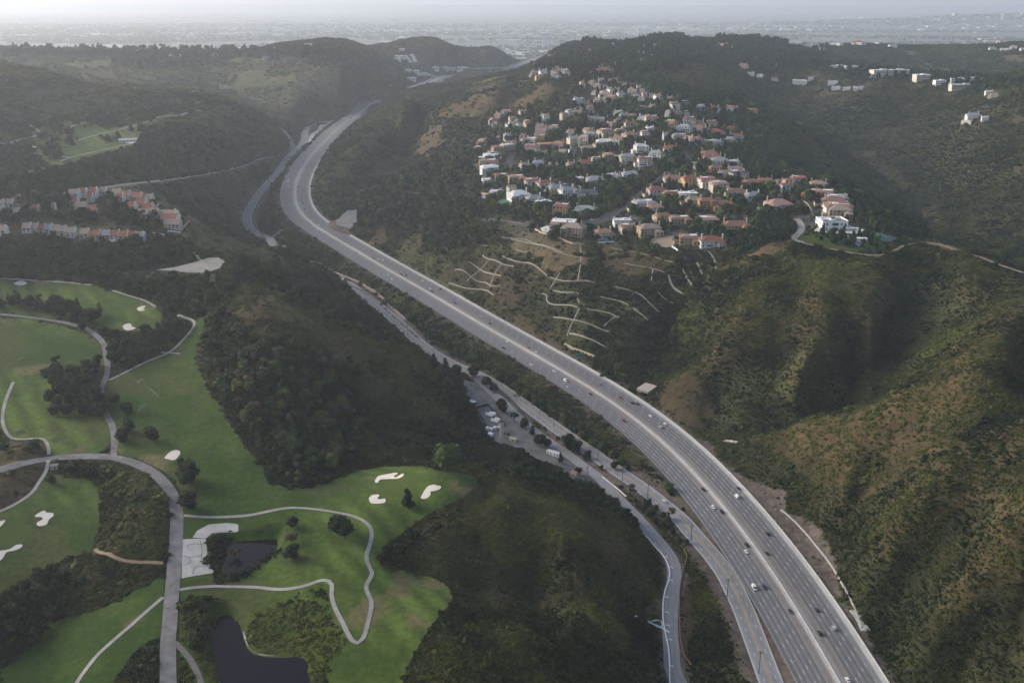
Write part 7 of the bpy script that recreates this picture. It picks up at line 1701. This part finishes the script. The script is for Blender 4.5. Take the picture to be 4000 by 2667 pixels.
crate(730, 820, (5.5, 2.6, 2.5), mat('brown_steel', (.10, .075, .065)), 'dark brown container right of the beige tower', 'dark_container', 'container')
crate(850, 930, (7.5, 2.7, 2.7), mat('yellow_steel', (.55, .46, .26)), 'pale yellow cargo container right of the beige tower', 'cargo_container', 'container')
crate(110, 250, (8, 4, 2), mat('dark_tarp', (.04, .045, .045)), 'dark covered bin at the upper end of the yard', 'covered_bin', 'bin')
e = crate(1960, 1540, (5.5, 4, 2.6), mat('tan_wall', (.42, .35, .26)), 'small tan shed with red roof beside canyon drive', 'site_shed', 'shed', lid='gable')
e = empty('site_trailer', tuple(yd(1580, 1190)), YRZ, 'long white trailer office beside canyon drive', 'trailer')
b = MB(); b.box((0, 0, .5), (13, 4, 3)); b.build('body', [M_WHITE], e)
b = MB(); b.box((0, 0, 3.51), (13.2, 4.2, .15)); b.build('roof', [mat('worn_roof', (.50, .49, .47), noise=.25, scale=.6)], e)
for x in (-4.8, -1.6, 2.2, 5): window(e, x, -2.02, 1.4, 1.2, 1.3)
for x in (-4, 4):
    b = MB(); b.box((x, 0, -.5), (1, 3, 1.0)); b.build('pier', [M_STEEL], e)
for i, (x, y) in enumerate([(585, 700), (560, 525), (605, 655)]):
    e = empty('yard_machine', tuple(yd(x, y)), YRZ, ['blue and white pickup behind the tower', 'yellow machine between the white trucks', 'orange machine left of the beige tower'][i], 'machine')
    mm = [M_WHITE, mat('machine_yellow', (.60, .35, .04)), mat('machine_orange', (.60, .28, .04))][i]
    b = MB(); b.box((0, 0, .5), (3.6, 1.8, 1.0)); b.box((.3, 0, 1.5), (1.4, 1.6, .8), taper=.85); b.build('body', [mm], e)
    for wx in (-1.1, 1.1):
        for wy in (-.8, .8):
            b = MB(); b.cyl((wx, wy, .45), (wx, wy * 1.25, .45), .45, n=8); b.build('wheel', [M_TIRE], e)
# golf starter hut
e = empty('starter_hut', tuple(hit('G', 335, 255)), R(10), 'small hut with dark solar roof below the golf road', 'hut')
b = MB(); b.box((0, 0, -.5), (4.5, 3.5, 3.0)); b.build('wall', [mat('tan_wall', (.42, .35, .26))], e)
b = MB(); b.box((0, .3, 2.51), (5.2, 4.2, .3)); b.build('roof', [M_SOLAR], e)
b = MB(); b.box((.5, -1.77, 0), (1.2, .1, 2.1)); b.build('door', [M_DARKV], e)
e = empty('golf_pavilion', tuple(hit('A', 785, 868)), R(14), 'long white roofed pavilion on the far golf course', 'pavilion')
b = MB(); b.box((0, 0, -1), (28, 9, 4.5)); b.build('wall', [M_WHITE], e)
b = MB(); gable(b, 0, 0, 30, 11, 3.51, 2.5, along='x'); b.build('roof', [mat('pale_roof', (.45, .46, .50))], e)
for k in range(5): window(e, -11 + k * 5.5, -4.52, .6, 2.6, 1.8)

# ------------------------------------------------------------------ far large buildings
def block(t, x, y, wpx, h, d, wall, label, nm='apartment_building', rz=0., storeys=3, cat='building', group=None, bays=None, zgr=None):
    p = hit(t, x, y) if zgr is None else on_plane(*S(t, x, y), zgr)
    zc = p[1] * CP + (CAM_Z - p[2]) * SP; w_ = wpx / TILES[t][2] * zc / FPX
    e = empty(nm, (p[0], p[1] + d / 2, p[2]), rz, label, cat, group)
    b = MB(); b.box((0, 0, -6), (w_, d, h + 6)); b.box((0, 0, h + .01), (w_ + 1, d + 1, .9)); b.build('wall', [wall], e)
    b = MB(); b.box((w_ * .1, 0, h + .95), (w_ * .3, d * .4, 2.2)); b.box((0, 0, h + .92), (w_ - .6, d - .6, .1)); b.build('roof', [M_FLAT], e)
    for k in range(storeys):
        z = h * (k + .25) / storeys; q = MB(); n_ = bays or max(3, int(w_ / 5))
        for i in range(n_): q.box((-w_ / 2 + w_ * (i + .5) / n_, -d / 2 - .03, z), (w_ / n_ * .6, .2, h / storeys * .5))
        q.build('window_row', [M_GLASS], e)
    return e
M_CREAMB = mat('cream_block', (.60, .55, .47), rough=.9, noise=.05, scale=.1)
for args in [(1330, 470, 130, 15, 26, 'left wing of the large cream apartment complex on the canyon ridge', R(8), 4), (1430, 460, 130, 12, 24, 'right wing of the large cream apartment complex on the canyon ridge', R(-14), 3), (1300, 478, 90, 8, 14, 'low front terrace of the cream apartment complex', R(5), 2)]:
    block('C', *args[:3], args[3], args[4], M_CREAMB, args[5], rz=args[6], storeys=args[7], group='cream apartment wings')
block('C', 1580, 495, 88, 13, 30, M_CREAMB, 'rounded cream building right of the apartment complex', storeys=3); block('C', 1060, 424, 105, 8, 20, M_WHITE, 'left long white building on the canyon ridge', storeys=2); block('C', 1145, 426, 90, 7, 20, M_WHITE, 'second long white building on the canyon ridge', storeys=2)
block('C', 1690, 520, 75, 9, 18, M_WHITE, 'white red-trimmed block right of the rounded building', storeys=2); block('C', 1800, 508, 105, 9, 18, M_WHITE, 'white terrace above the long cream terrace', storeys=2); block('C', 1838, 545, 185, 9, 16, M_CREAMB, 'long cream terrace on the right canyon ridge', storeys=3, rz=R(6)); block('C', 1900, 500, 80, 8, 16, M_WHITE, 'white block at the right end of the ridge terraces', storeys=2)
for i, (x, y, wp) in enumerate([(690, 490, 140), (850, 490, 110), (960, 495, 120), (1125, 492, 175)]):
    block('p', x, y, wp, 11, 30, M_WHITE, 'long white hall, %s from left on the pass hilltop' % ORD[i], nm='campus_hall', storeys=1, group='white halls at the pass')
for i, (x, y, wp) in enumerate([(280, 525, 90), (395, 540, 120), (330, 650, 150), (130, 350, 100), (165, 310, 170), (195, 205, 80)]):
    block('p', x, y, wp, 9, 24, M_WHITE, 'white campus building, %s in the cluster left of the bridge' % ORD[i], nm='campus_building', storeys=2, group='campus buildings near the pass')
for d_ in [[(260, 270), (300, 330), (330, 380)], [(330, 250), (380, 310), (400, 370)], [(420, 560), (600, 560), (850, 580)], [(340, 760), (450, 720), (600, 680)]]: ribbon('campus_road', hline('p', d_), 16, M_CONC, 1.5, nx=4, step=10)
# bridge over the pass
pa, pb = on_plane(*S('p', 1290, 462), 328), on_plane(*S('p', 2060, 440), 328)
e = empty('road_bridge', tuple((pa + pb) / 2), math.atan2(*(pb - pa)[[1, 0]]), 'grey concrete bridge crossing the freeway at the pass', 'bridge')
Lb = float(np.hypot(*(pb - pa)[:2]))
b = MB(); b.box((0, 0, -3), (Lb * 1.15, 16, 3)); b.build('deck', [M_CONC], e)
for s in (-1, 1):
    b = MB(); b.box((0, s * 7.8, .01), (Lb * 1.15, .4, 1.2)); b.build('parapet', [M_CONC], e)
for x in (-.18, .2):
    b = MB(); b.box((x * Lb, 0, -32), (4, 9, 28.9)); b.build('pier', [M_CONC], e)
# towers on the valley floor
def tower(t, x, ytop, ybot, wpx, m, label, st):
    p = on_plane(*S(t, x, ybot), 236); zc = p[1] * CP + (CAM_Z - p[2]) * SP; k = zc / FPX / TILES[t][2]
    block(t, x, ybot, wpx, (ybot - ytop) * k, 40, m, label, nm='office_tower', storeys=st, cat='tower', group='office towers in the hazy valley', bays=8, zgr=236)
M_GREYB = mat('grey_block', (.22, .23, .25))
for a in [('B', 1307, 250, 290, 42, M_WHITE, 'white office tower left of the dark one in the valley', 7), ('B', 1405, 248, 295, 38, M_GREYB, 'dark office tower in the hazy valley', 8), ('B', 1123, 278, 303, 40, M_WHITE, 'pale office block left of the white tower', 5), ('B', 1445, 275, 298, 22, M_WHITE, 'narrow pale tower right of the dark one', 5), ('B', 1210, 287, 300, 80, M_WHITE, 'long pale mall left of the white tower', 2), ('B', 590, 256, 272, 46, M_WHITE, 'pale office block behind the pass hill', 4), ('A', 1355, 280, 310, 60, M_WHITE, 'white cube building at the left valley edge', 4), ('A', 1295, 292, 308, 50, M_CREAMB, 'cream block left of the white cube building', 2), ('B', 1885, 172, 200, 36, M_WHITE, 'pale tower far across the valley on the right', 6), ('B', 1925, 182, 200, 40, M_WHITE, 'low pale block right of the far valley tower', 3), ('p', 140, 60, 100, 85, M_GREYB, 'grey office block behind the left ridge', 4)]:
    tower(*a)
# timber deck on stilts below the knoll houses
p = hit('d', 835, 310); e = empty('stilt_court', tuple(p + (0, 0, 2)), 0, 'green tennis court deck on stilts below the knoll houses', 'court')
b = MB(); b.box((0, 0, 9), (34, 16, 1)); b.build('deck', [M_COURT], e)
for k in range(5):
    b = MB(); b.box((-14 + 7 * k, -6, -4), (.9, .9, 12.98)); b.build('stilt', [M_CONC], e)

# ------------------------------------------------------------------ vehicles
CARC = {'white': (.75, .75, .75), 'black': (.015, .015, .017), 'dark': (.04, .042, .05), 'silver': (.42, .43, .45), 'red': (.28, .018, .015), 'blue': (.03, .10, .32), 'navy': (.02, .03, .09), 'grey': (.16, .165, .175), 'yellow': (.60, .38, .05), 'orange': (.55, .18, .03)}
CM = {k: mat('paint_' + k, v, rough=.3, spec=.5) for k, v in CARC.items()}
M_TAIL = mat('tail_lamp', (.45, .02, .015), rough=.4); M_HEAD = mat('head_lamp', (.8, .8, .75), rough=.3)
CAR_P = {}
def car_proto(kind, colour):
    k = (kind, colour)
    if k in CAR_P: return CAR_P[k]
    L, Wd, Hb, Hr = {'sedan': (4.7, 1.85, .86, 1.44), 'suv': (4.8, 1.95, 1.05, 1.78), 'van': (5.8, 2.05, 1.25, 2.4), 'pickup': (5.7, 2.0, 1.05, 1.85), 'truck': (8.5, 2.4, 1.3, 3.2)}[kind]
    m = CM[colour]; h = L / 2; P = []
    b = MB()
    if kind == 'sedan': prof = [(-h, .35), (h, .35), (h, .62), (h - .25, .78), (h - 1.2, .9), (-h + .8, .92), (-h + .05, .85)]
    else: prof = [(-h, .4), (h, .4), (h, .8), (h - .2, Hb - .08), (h - 1.0, Hb), (-h, Hb)]
    b.prism(prof, -Wd / 2, Wd / 2, axis='y')
    c0, c1, r0, r1 = {'sedan': (-h + .55, h - 1.15, -h + 1.35, h - 2.15), 'suv': (-h + .1, h - 1.1, -h + .4, h - 1.9), 'van': (-h + .02, h - .7, -h + .1, h - 1.5), 'pickup': (-.6, h - 1.2, -.3, h - 2.1), 'truck': (h - 2.4, h - .1, h - 2.3, h - .6)}[kind]
    zt = Hr if kind != 'truck' else 2.3; w2, w3 = Wd / 2 - .06, Wd / 2 - .22
    b.add([(c0, -w2, Hb - .03), (c1, -w2, Hb - .03), (c1, w2, Hb - .03), (c0, w2, Hb - .03), (r0, -w3, zt), (r1, -w3, zt), (r1, w3, zt), (r0, w3, zt)], [(0, 1, 5, 4), (1, 2, 6, 5), (2, 3, 7, 6), (3, 0, 4, 7), (4, 5, 6, 7)])
    if kind == 'truck': b.box((-.9, 0, .8), (L - 2.2, 2.5, 2.6))
    if kind == 'pickup': b.box((-h + 1.1, 0, Hb - .02), (2.1, Wd - .1, .25))
    P.append(('body', b, m))
    g_ = MB()
    def band(fa, fb, face):
        pass
    zz0, zz1 = Hb + .08, zt - .12; f0, f1 = (zz0 - Hb + .03) / (zt - Hb + .03), (zz1 - Hb + .03) / (zt - Hb + .03)
    lerp = lambda a, b_, t: a + (b_ - a) * t
    xs = lambda t: (lerp(c0, r0, t) - .015, lerp(c1, r1, t) + .015); ys = lambda t: lerp(w2, w3, t) + .015
    (x00, x01), (x10, x11) = xs(f0), xs(f1); y0_, y1_ = ys(f0), ys(f1)
    g_.add([(x01, -y0_ * .92, zz0), (x01, y0_ * .92, zz0), (x11, y1_ * .9, zz1), (x11, -y1_ * .9, zz1)], [(0, 1, 2, 3)])
    if kind not in ('van', 'truck'): g_.add([(x00, y0_ * .92, zz0), (x00, -y0_ * .92, zz0), (x10, -y1_ * .9, zz1), (x10, y1_ * .9, zz1)], [(0, 1, 2, 3)])
    for s in (-1, 1):
        xa = lerp(x00, x01, .08 if kind != 'van' else .66)
        q = [(xa, s * y0_, zz0), (x01 - .25, s * y0_, zz0), (x11 - .12, s * y1_, zz1), (lerp(x10, x11, .08 if kind != 'van' else .64), s * y1_, zz1)]
        g_.add(q if s < 0 else q[::-1], [(0, 1, 2, 3)])
    P.append(('window', g_, M_GLASS))
    for wx in (-h + .95, h - .95):
        for s in (-1, 1):
            t_ = MB(); t_.cyl((wx, s * (Wd / 2 - .24), .34), (wx, s * (Wd / 2 + .02), .34), .34, n=10); P.append(('wheel', t_, M_TIRE))
    for s in (-1, 1):
        t_ = MB(); t_.box((h - .02, s * (Wd / 2 - .35), .6), (.1, .42, .16)); P.append(('headlight', t_, M_HEAD))
        t_ = MB(); t_.box((-h + .02, s * (Wd / 2 - .3), .68), (.1, .4, .16)); P.append(('tail_light', t_, M_TAIL))
    CAR_P[k] = [(n_, (lambda o: (o.data, bpy.data.objects.remove(o))[0])(b_.build(n_, [mm]))) for n_, b_, mm in P]
    return CAR_P[k]
def car(pos, rz, kind, colour, label, group, sc=1.0):
    e = empty({'sedan': 'car', 'suv': 'suv', 'van': 'van', 'pickup': 'pickup', 'truck': 'box_truck'}[kind], tuple(pos), rz, label, 'truck' if kind == 'truck' else 'van' if kind == 'van' else 'car', group)
    for n_, me in car_proto(kind, colour):
        o = bpy.data.objects.new(n_, me); COL.objects.link(o); o.parent = e
    return e
FC = [('I', 245, 375, 'black', 'suv'), ('I', 450, 367, 'black', 'sedan'), ('I', 447, 424, 'white', 'van'), ('I', 286, 493, 'white', 'suv'), ('I', 346, 526, 'black', 'suv'), ('I', 630, 645, 'black', 'suv'), ('I', 497, 730, 'black', 'suv'), ('I', 482, 757, 'white', 'sedan'), ('I', 615, 764, 'black', 'sedan'), ('I', 560, 988, 'white', 'van'), ('I', 597, 983, 'navy', 'suv'), ('I', 768, 1128, 'dark', 'sedan'), ('I', 912, 1120, 'dark', 'sedan'), ('I', 1042, 1224, 'silver', 'suv'), ('I', 948, 1248, 'black', 'suv'), ('I', 1096, 1533, 'white', 'sedan'),
      ('E', 163, 132, 'dark', 'sedan'), ('E', 248, 167, 'dark', 'sedan'), ('E', 280, 174, 'white', 'sedan'), ('E', 310, 180, 'white', 'suv'), ('E', 330, 271, 'white', 'sedan'), ('E', 355, 299, 'white', 'sedan'), ('E', 405, 266, 'black', 'sedan'), ('E', 453, 269, 'black', 'suv'), ('E', 560, 306, 'white', 'sedan'), ('E', 603, 352, 'white', 'sedan'), ('E', 652, 355, 'black', 'suv'), ('E', 617, 372, 'dark', 'sedan'), ('E', 495, 393, 'silver', 'sedan'), ('E', 740, 440, 'blue', 'pickup'), ('E', 921, 528, 'silver', 'sedan'), ('E', 957, 562, 'black', 'sedan'), ('E', 1060, 679, 'white', 'sedan'), ('E', 1052, 718, 'navy', 'suv'), ('E', 1206, 716, 'red', 'sedan'), ('E', 1231, 748, 'white', 'sedan'), ('E', 1220, 816, 'white', 'sedan'), ('E', 1352, 863, 'white', 'sedan'), ('E', 1417, 920, 'white', 'van'), ('E', 1455, 961, 'silver', 'pickup'), ('E', 1574, 997, 'black', 'sedan'), ('E', 1629, 937, 'grey', 'sedan'), ('E', 1760, 1014, 'red', 'sedan'), ('E', 1842, 1054, 'black', 'suv'), ('E', 1868, 1054, 'black', 'sedan'), ('E', 1947, 1133, 'white', 'sedan'), ('E', 2034, 1178, 'white', 'sedan'), ('E', 2009, 1203, 'silver', 'suv'), ('E', 1787, 1166, 'red', 'suv'),
      ('D', 2005, 20, 'dark', 'sedan'), ('D', 1967, 70, 'silver', 'sedan'), ('A', 1765, 1112, 'white', 'truck'), ('A', 1763, 1140, 'white', 'sedan'), ('A', 1735, 1213, 'dark', 'sedan'), ('A', 1742, 1257, 'orange', 'suv'), ('A', 1815, 1205, 'red', 'sedan'), ('A', 1832, 1140, 'dark', 'suv'), ('A', 1830, 1232, 'white', 'sedan'), ('A', 1845, 1236, 'silver', 'sedan'), ('A', 1858, 1242, 'dark', 'sedan'), ('A', 1880, 1140, 'white', 'sedan'), ('A', 1865, 1160, 'red', 'sedan'), ('A', 1875, 1072, 'dark', 'sedan'), ('A', 1885, 1045, 'dark', 'sedan'), ('A', 1900, 1062, 'silver', 'sedan'), ('A', 1855, 1265, 'white', 'sedan'), ('A', 1887, 1297, 'red', 'sedan'), ('A', 1870, 1280, 'dark', 'suv'), ('A', 1890, 1335, 'dark', 'sedan'), ('A', 1902, 1360, 'red', 'sedan'), ('A', 1916, 1345, 'white', 'sedan'), ('A', 1940, 1380, 'white', 'suv'), ('A', 1952, 1402, 'white', 'sedan'), ('A', 2005, 1430, 'dark', 'sedan'), ('A', 1905, 945, 'white', 'sedan'), ('A', 1858, 980, 'yellow', 'truck'), ('A', 1930, 908, 'yellow', 'van'), ('A', 1938, 872, 'white', 'truck'), ('A', 2013, 762, 'white', 'sedan'), ('A', 2050, 757, 'silver', 'sedan'), ('A', 2085, 775, 'dark', 'sedan'), ('A', 2150, 720, 'dark', 'truck'), ('A', 2010, 890, 'dark', 'sedan'), ('A', 1975, 962, 'dark', 'sedan')]
_f = resample(FWC, 4); _ft = np.gradient(_f[:, :2], axis=0); _ft /= np.linalg.norm(_ft, axis=1)[:, None]
cl_ = []
for t, x, y, colr, kd in FC:
    p = on_plane(*S(t, x, y + 3), FW_A + .5, FW_B); i = int(np.argmin(np.hypot(_f[:, 0] - p[0], _f[:, 1] - p[1])))
    nn = np.array((_ft[i, 1], -_ft[i, 0])); l = float((p[:2] - _f[i, :2]) @ nn)
    a = abs(l); s = 1 if l > 0 else -1
    lane = min([5.2, 8.95, 12.6, 16.2, 19.8, 23.4], key=lambda q: abs(q - a))       # settle into the nearest lane
    q = _f[i, :2] + nn * s * lane; fwd = _ft[i] * s
    cl_.append((s, p[1], q, _f[i, 2] + .02, math.atan2(fwd[1], fwd[0]), kd, colr))
cl_.sort(key=lambda q: q[1])
cnt = {}
for s, Y, q, z, rz, kd, colr in cl_:
    k = (s, kd, colr); cnt[k] = cnt.get(k, 0) + 1
    nm = {'sedan': 'car', 'suv': 'SUV', 'van': 'van', 'pickup': 'pickup', 'truck': 'box truck'}[kd]
    car((q[0], q[1], z), rz, kd, colr, '%s %s, %s of its colour up from the bottom on the %s carriageway' % (colr, nm, ORD[cnt[k] - 1], 'left' if s > 0 else 'right'), 'vehicles on the freeway')
for t, x, y, colr, kd, rz, lb in [('H', 2033, 460, 'white', 'sedan', 125, 'white car alone on the near boulevard'), ('A', 1578, 1423, 'white', 'sedan', 150, 'white car on the far boulevard loop'), ('D', 1740, 102, 'white', 'sedan', 150, 'white car at the road end behind the ridge'),
        ('n', 505, 1375, 'white', 'sedan', 60, 'left white car parked below the town houses'), ('n', 560, 1378, 'white', 'suv', 60, 'right white SUV parked below the town houses'), ('n', 680, 1415, 'dark', 'sedan', -60, 'left dark car with lights on below the town houses'), ('n', 770, 1412, 'navy', 'sedan', -60, 'right dark car with lights on below the town houses'), ('n', 310, 1330, 'white', 'van', 40, 'white van parked below the terraces'), ('n', 1400, 1205, 'white', 'sedan', 20, 'white car in the walled town house parking'), ('n', 1480, 1205, 'red', 'sedan', 20, 'dark red car in the walled town house parking'), ('n', 1385, 1300, 'silver', 'sedan', 20, 'silver car under the walled parking'), ('m', 960, 1245, 'silver', 'sedan', 10, 'silver car below the red roofed terrace unit'), ('n', 810, 665, 'silver', 'suv', 30, 'silver SUV between the town house terraces'),
        ('a', 1545, 512, 'white', 'suv', 10, 'left white SUV on the estate street'), ('a', 1675, 518, 'white', 'van', 10, 'white van on the estate street'), ('a', 1855, 1028, 'white', 'sedan', 20, 'white car on the dark road above the dry slope'), ('a', 1235, 918, 'blue', 'sedan', 0, 'blue car beside the ochre villa'), ('a', 1330, 942, 'silver', 'sedan', 30, 'silver car in front of the ochre villa'), ('b', 310, 1012, 'white', 'sedan', -30, 'white car on the branch road'), ('b', 405, 1052, 'dark', 'sedan', -50, 'dark car at the end of the branch road'), ('b', 1620, 702, 'silver', 'sedan', -10, 'silver car parked on the middle street'), ('a', 1435, 475, 'white', 'sedan', -30, 'white car parked by the dark lane bend')]:
    p = hit(t, x, y); car((p[0], p[1], p[2] + .55), R(rz), kd, colr, lb, None)
# cars in the jam beyond the bridge
for i in range(26):
    k = rng.uniform(.25, .95); j = k * (len(FW3) - 1); a = FW3[int(j)]; b_ = FW3[min(int(j) + 1, len(FW3) - 1)]; p = a + (b_ - a) * (j - int(j)); d_ = (b_ - a) / np.linalg.norm(b_ - a)
    s = 1 if i % 2 else -1; n_ = np.array((d_[1], -d_[0], 0)); q = p + n_ * s * rng.choice([5.2, 8.9, 12.6, 16.2, 19.8])
    car((q[0], q[1], q[2] + .5), math.atan2(d_[1], d_[0]) + (0 if s > 0 else math.pi), 'sedan' if i % 3 else 'suv', ['white', 'silver', 'dark', 'white', 'red'][i % 5], 'tiny car in the hazy traffic beyond the bridge', 'cars in the far traffic beyond the bridge')

# sprinkler jets on the fairway
M_SPRAY = bpy.data.materials.new('water_spray'); M_SPRAY.use_nodes = True
_n = M_SPRAY.node_tree; _n.nodes['Principled BSDF'].inputs['Base Color'].default_value = (.8, .82, .84, 1); _n.nodes['Principled BSDF'].inputs['Alpha'].default_value = .16; _n.nodes['Principled BSDF'].inputs['Roughness'].default_value = .9
for i, (x0, y0, x1, y1, h) in enumerate([(868, 970, 838, 935, 4), (838, 936, 890, 925, 3), (880, 972, 980, 1030, 4), (822, 1168, 885, 1075, 4), (735, 1050, 768, 1000, 3), (90, 850, 150, 785, 5), (785, 905, 795, 890, 2)]):
    a, b_ = hit('D', x0, y0), hit('D', x1, y1); bm_ = MB(); V = []
    for k in range(11):
        t = k / 10; p = a + (b_ - a) * t; zz = 4 * h * t * (1 - t) * .9 + .5; wd_ = .1 + .9 * t
        V += [tuple(p + (0, 0, zz)), tuple(p + (.2, 0, max(.35, zz - wd_ * 2.0))), tuple(p + (.45 * t, .3 * t, max(.4, zz - wd_)))]
    bm_.add(V, [(3 * k, 3 * k + 3, 3 * k + 4, 3 * k + 1) for k in range(10)] + [(3 * k, 3 * k + 3, 3 * k + 5, 3 * k + 2) for k in range(10)])
    tag(bm_.build('sprinkler_jet', [M_SPRAY]), 'thin arc of sprinkler water, %s from top on the golf fairway' % ORD[i], 'water spray', 'sprinkler jets on the fairways')
for x, y in [(62, 655), (105, 668), (210, 1066), (195, 1100)]:
    pass
# ------------------------------------------------------------------ planting, once everything built is known
ROADS += [(FWC, 27.2), (SEP, 7.4), (ACC, 5), (MTG, 6.5), (FW2, 27), (FW3, 27)]
for o in COL.objects:
    if o.type == 'MESH' and o.name.split('.')[0] in ('estate_road', 'driveway', 'golf_road', 'golf_lane', 'cart_path', 'ridge_track', 'drain_channel', 'ramp_road', 'off_ramp', 'junction_road', 'campus_road', 'dirt_path'):
        me = o.data; co = np.empty(len(me.vertices) * 3, np.float32); me.vertices.foreach_get('co', co); co = co.reshape(-1, 3)
        nm = o.name.split('.')[0]; nx = {'estate_road': 4, 'driveway': 4, 'golf_road': 5, 'golf_lane': 4, 'ramp_road': 5, 'off_ramp': 5, 'junction_road': 5, 'campus_road': 4}.get(nm, 3)
        if nm == 'golf_lane' and len(co) % 4: nx = 3
        co = co[:len(co) // nx * nx].reshape(-1, nx, 3); mid = co.mean(1); hw = float(np.median(np.hypot(*(co[:, 0, :2] - co[:, -1, :2]).T))) / 2
        ROADS.append((mid[::max(1, len(mid) // 150)] if len(mid) > 300 else mid, hw))
CLEAR += [YARD, BASIN, LOT, SPILL, APRON, POND_UP, POND_LOW]
for nm in ('sand_bunker', 'tennis_court', 'swimming_pool', 'pool_deck', 'pool_terrace', 'estate_terrace', 'service_yard', 'bare_lot'):
    for o in COL.objects:
        if o.name.split('.')[0] == nm:
            bb = np.array([v.co[:] for v in o.data.vertices]); c_ = bb.mean(0)
            hull = bb[np.argsort(np.arctan2(bb[:, 1] - c_[1], bb[:, 0] - c_[0]))]
            a_ = np.arctan2(hull[:, 1] - c_[1], hull[:, 0] - c_[0]); r2 = np.hypot(hull[:, 0] - c_[0], hull[:, 1] - c_[1])
            bins = np.linspace(-math.pi, math.pi, 25); out = []
            for i in range(24):
                k = (a_ >= bins[i]) & (a_ < bins[i + 1])
                if k.any(): j = np.argmax(r2[k]); out.append(hull[k][j])
            if len(out) > 2: CLEAR.append(np.array(out))
plant_trees()
plant_scrub()
# ------------------------------------------------------------------ haze
def haze():
    bm = bmesh.new()
    bmesh.ops.create_cube(bm, size=1)
    me = bpy.data.meshes.new('haze'); bm.to_mesh(me); bm.free()
    o = bpy.data.objects.new('haze', me); COL.objects.link(o)
    z0, z1 = 150., 640.
    o.scale = (150000, 66000, z1 - z0); o.location = (0, 66000 / 2 - 3000, (z0 + z1) / 2)
    m = bpy.data.materials.new('haze_air'); m.use_nodes = True
    nt = m.node_tree; nt.nodes.clear()
    v = nt.nodes.new('ShaderNodeVolumePrincipled'); out = nt.nodes.new('ShaderNodeOutputMaterial')
    v.inputs['Color'].default_value = (.83, .90, 1.0, 1); v.inputs['Density'].default_value = HAZE_D
    v.inputs['Anisotropy'].default_value = .45
    nt.links.new(v.outputs[0], out.inputs['Volume'])
    me.materials.append(m)
    tag(o, 'pale haze over the canyon and the valley', 'haze', kind='stuff')
HAZE_D = 6.8e-5
haze()
print('TIME', time.time() - T0, 'objects', len(bpy.data.objects))
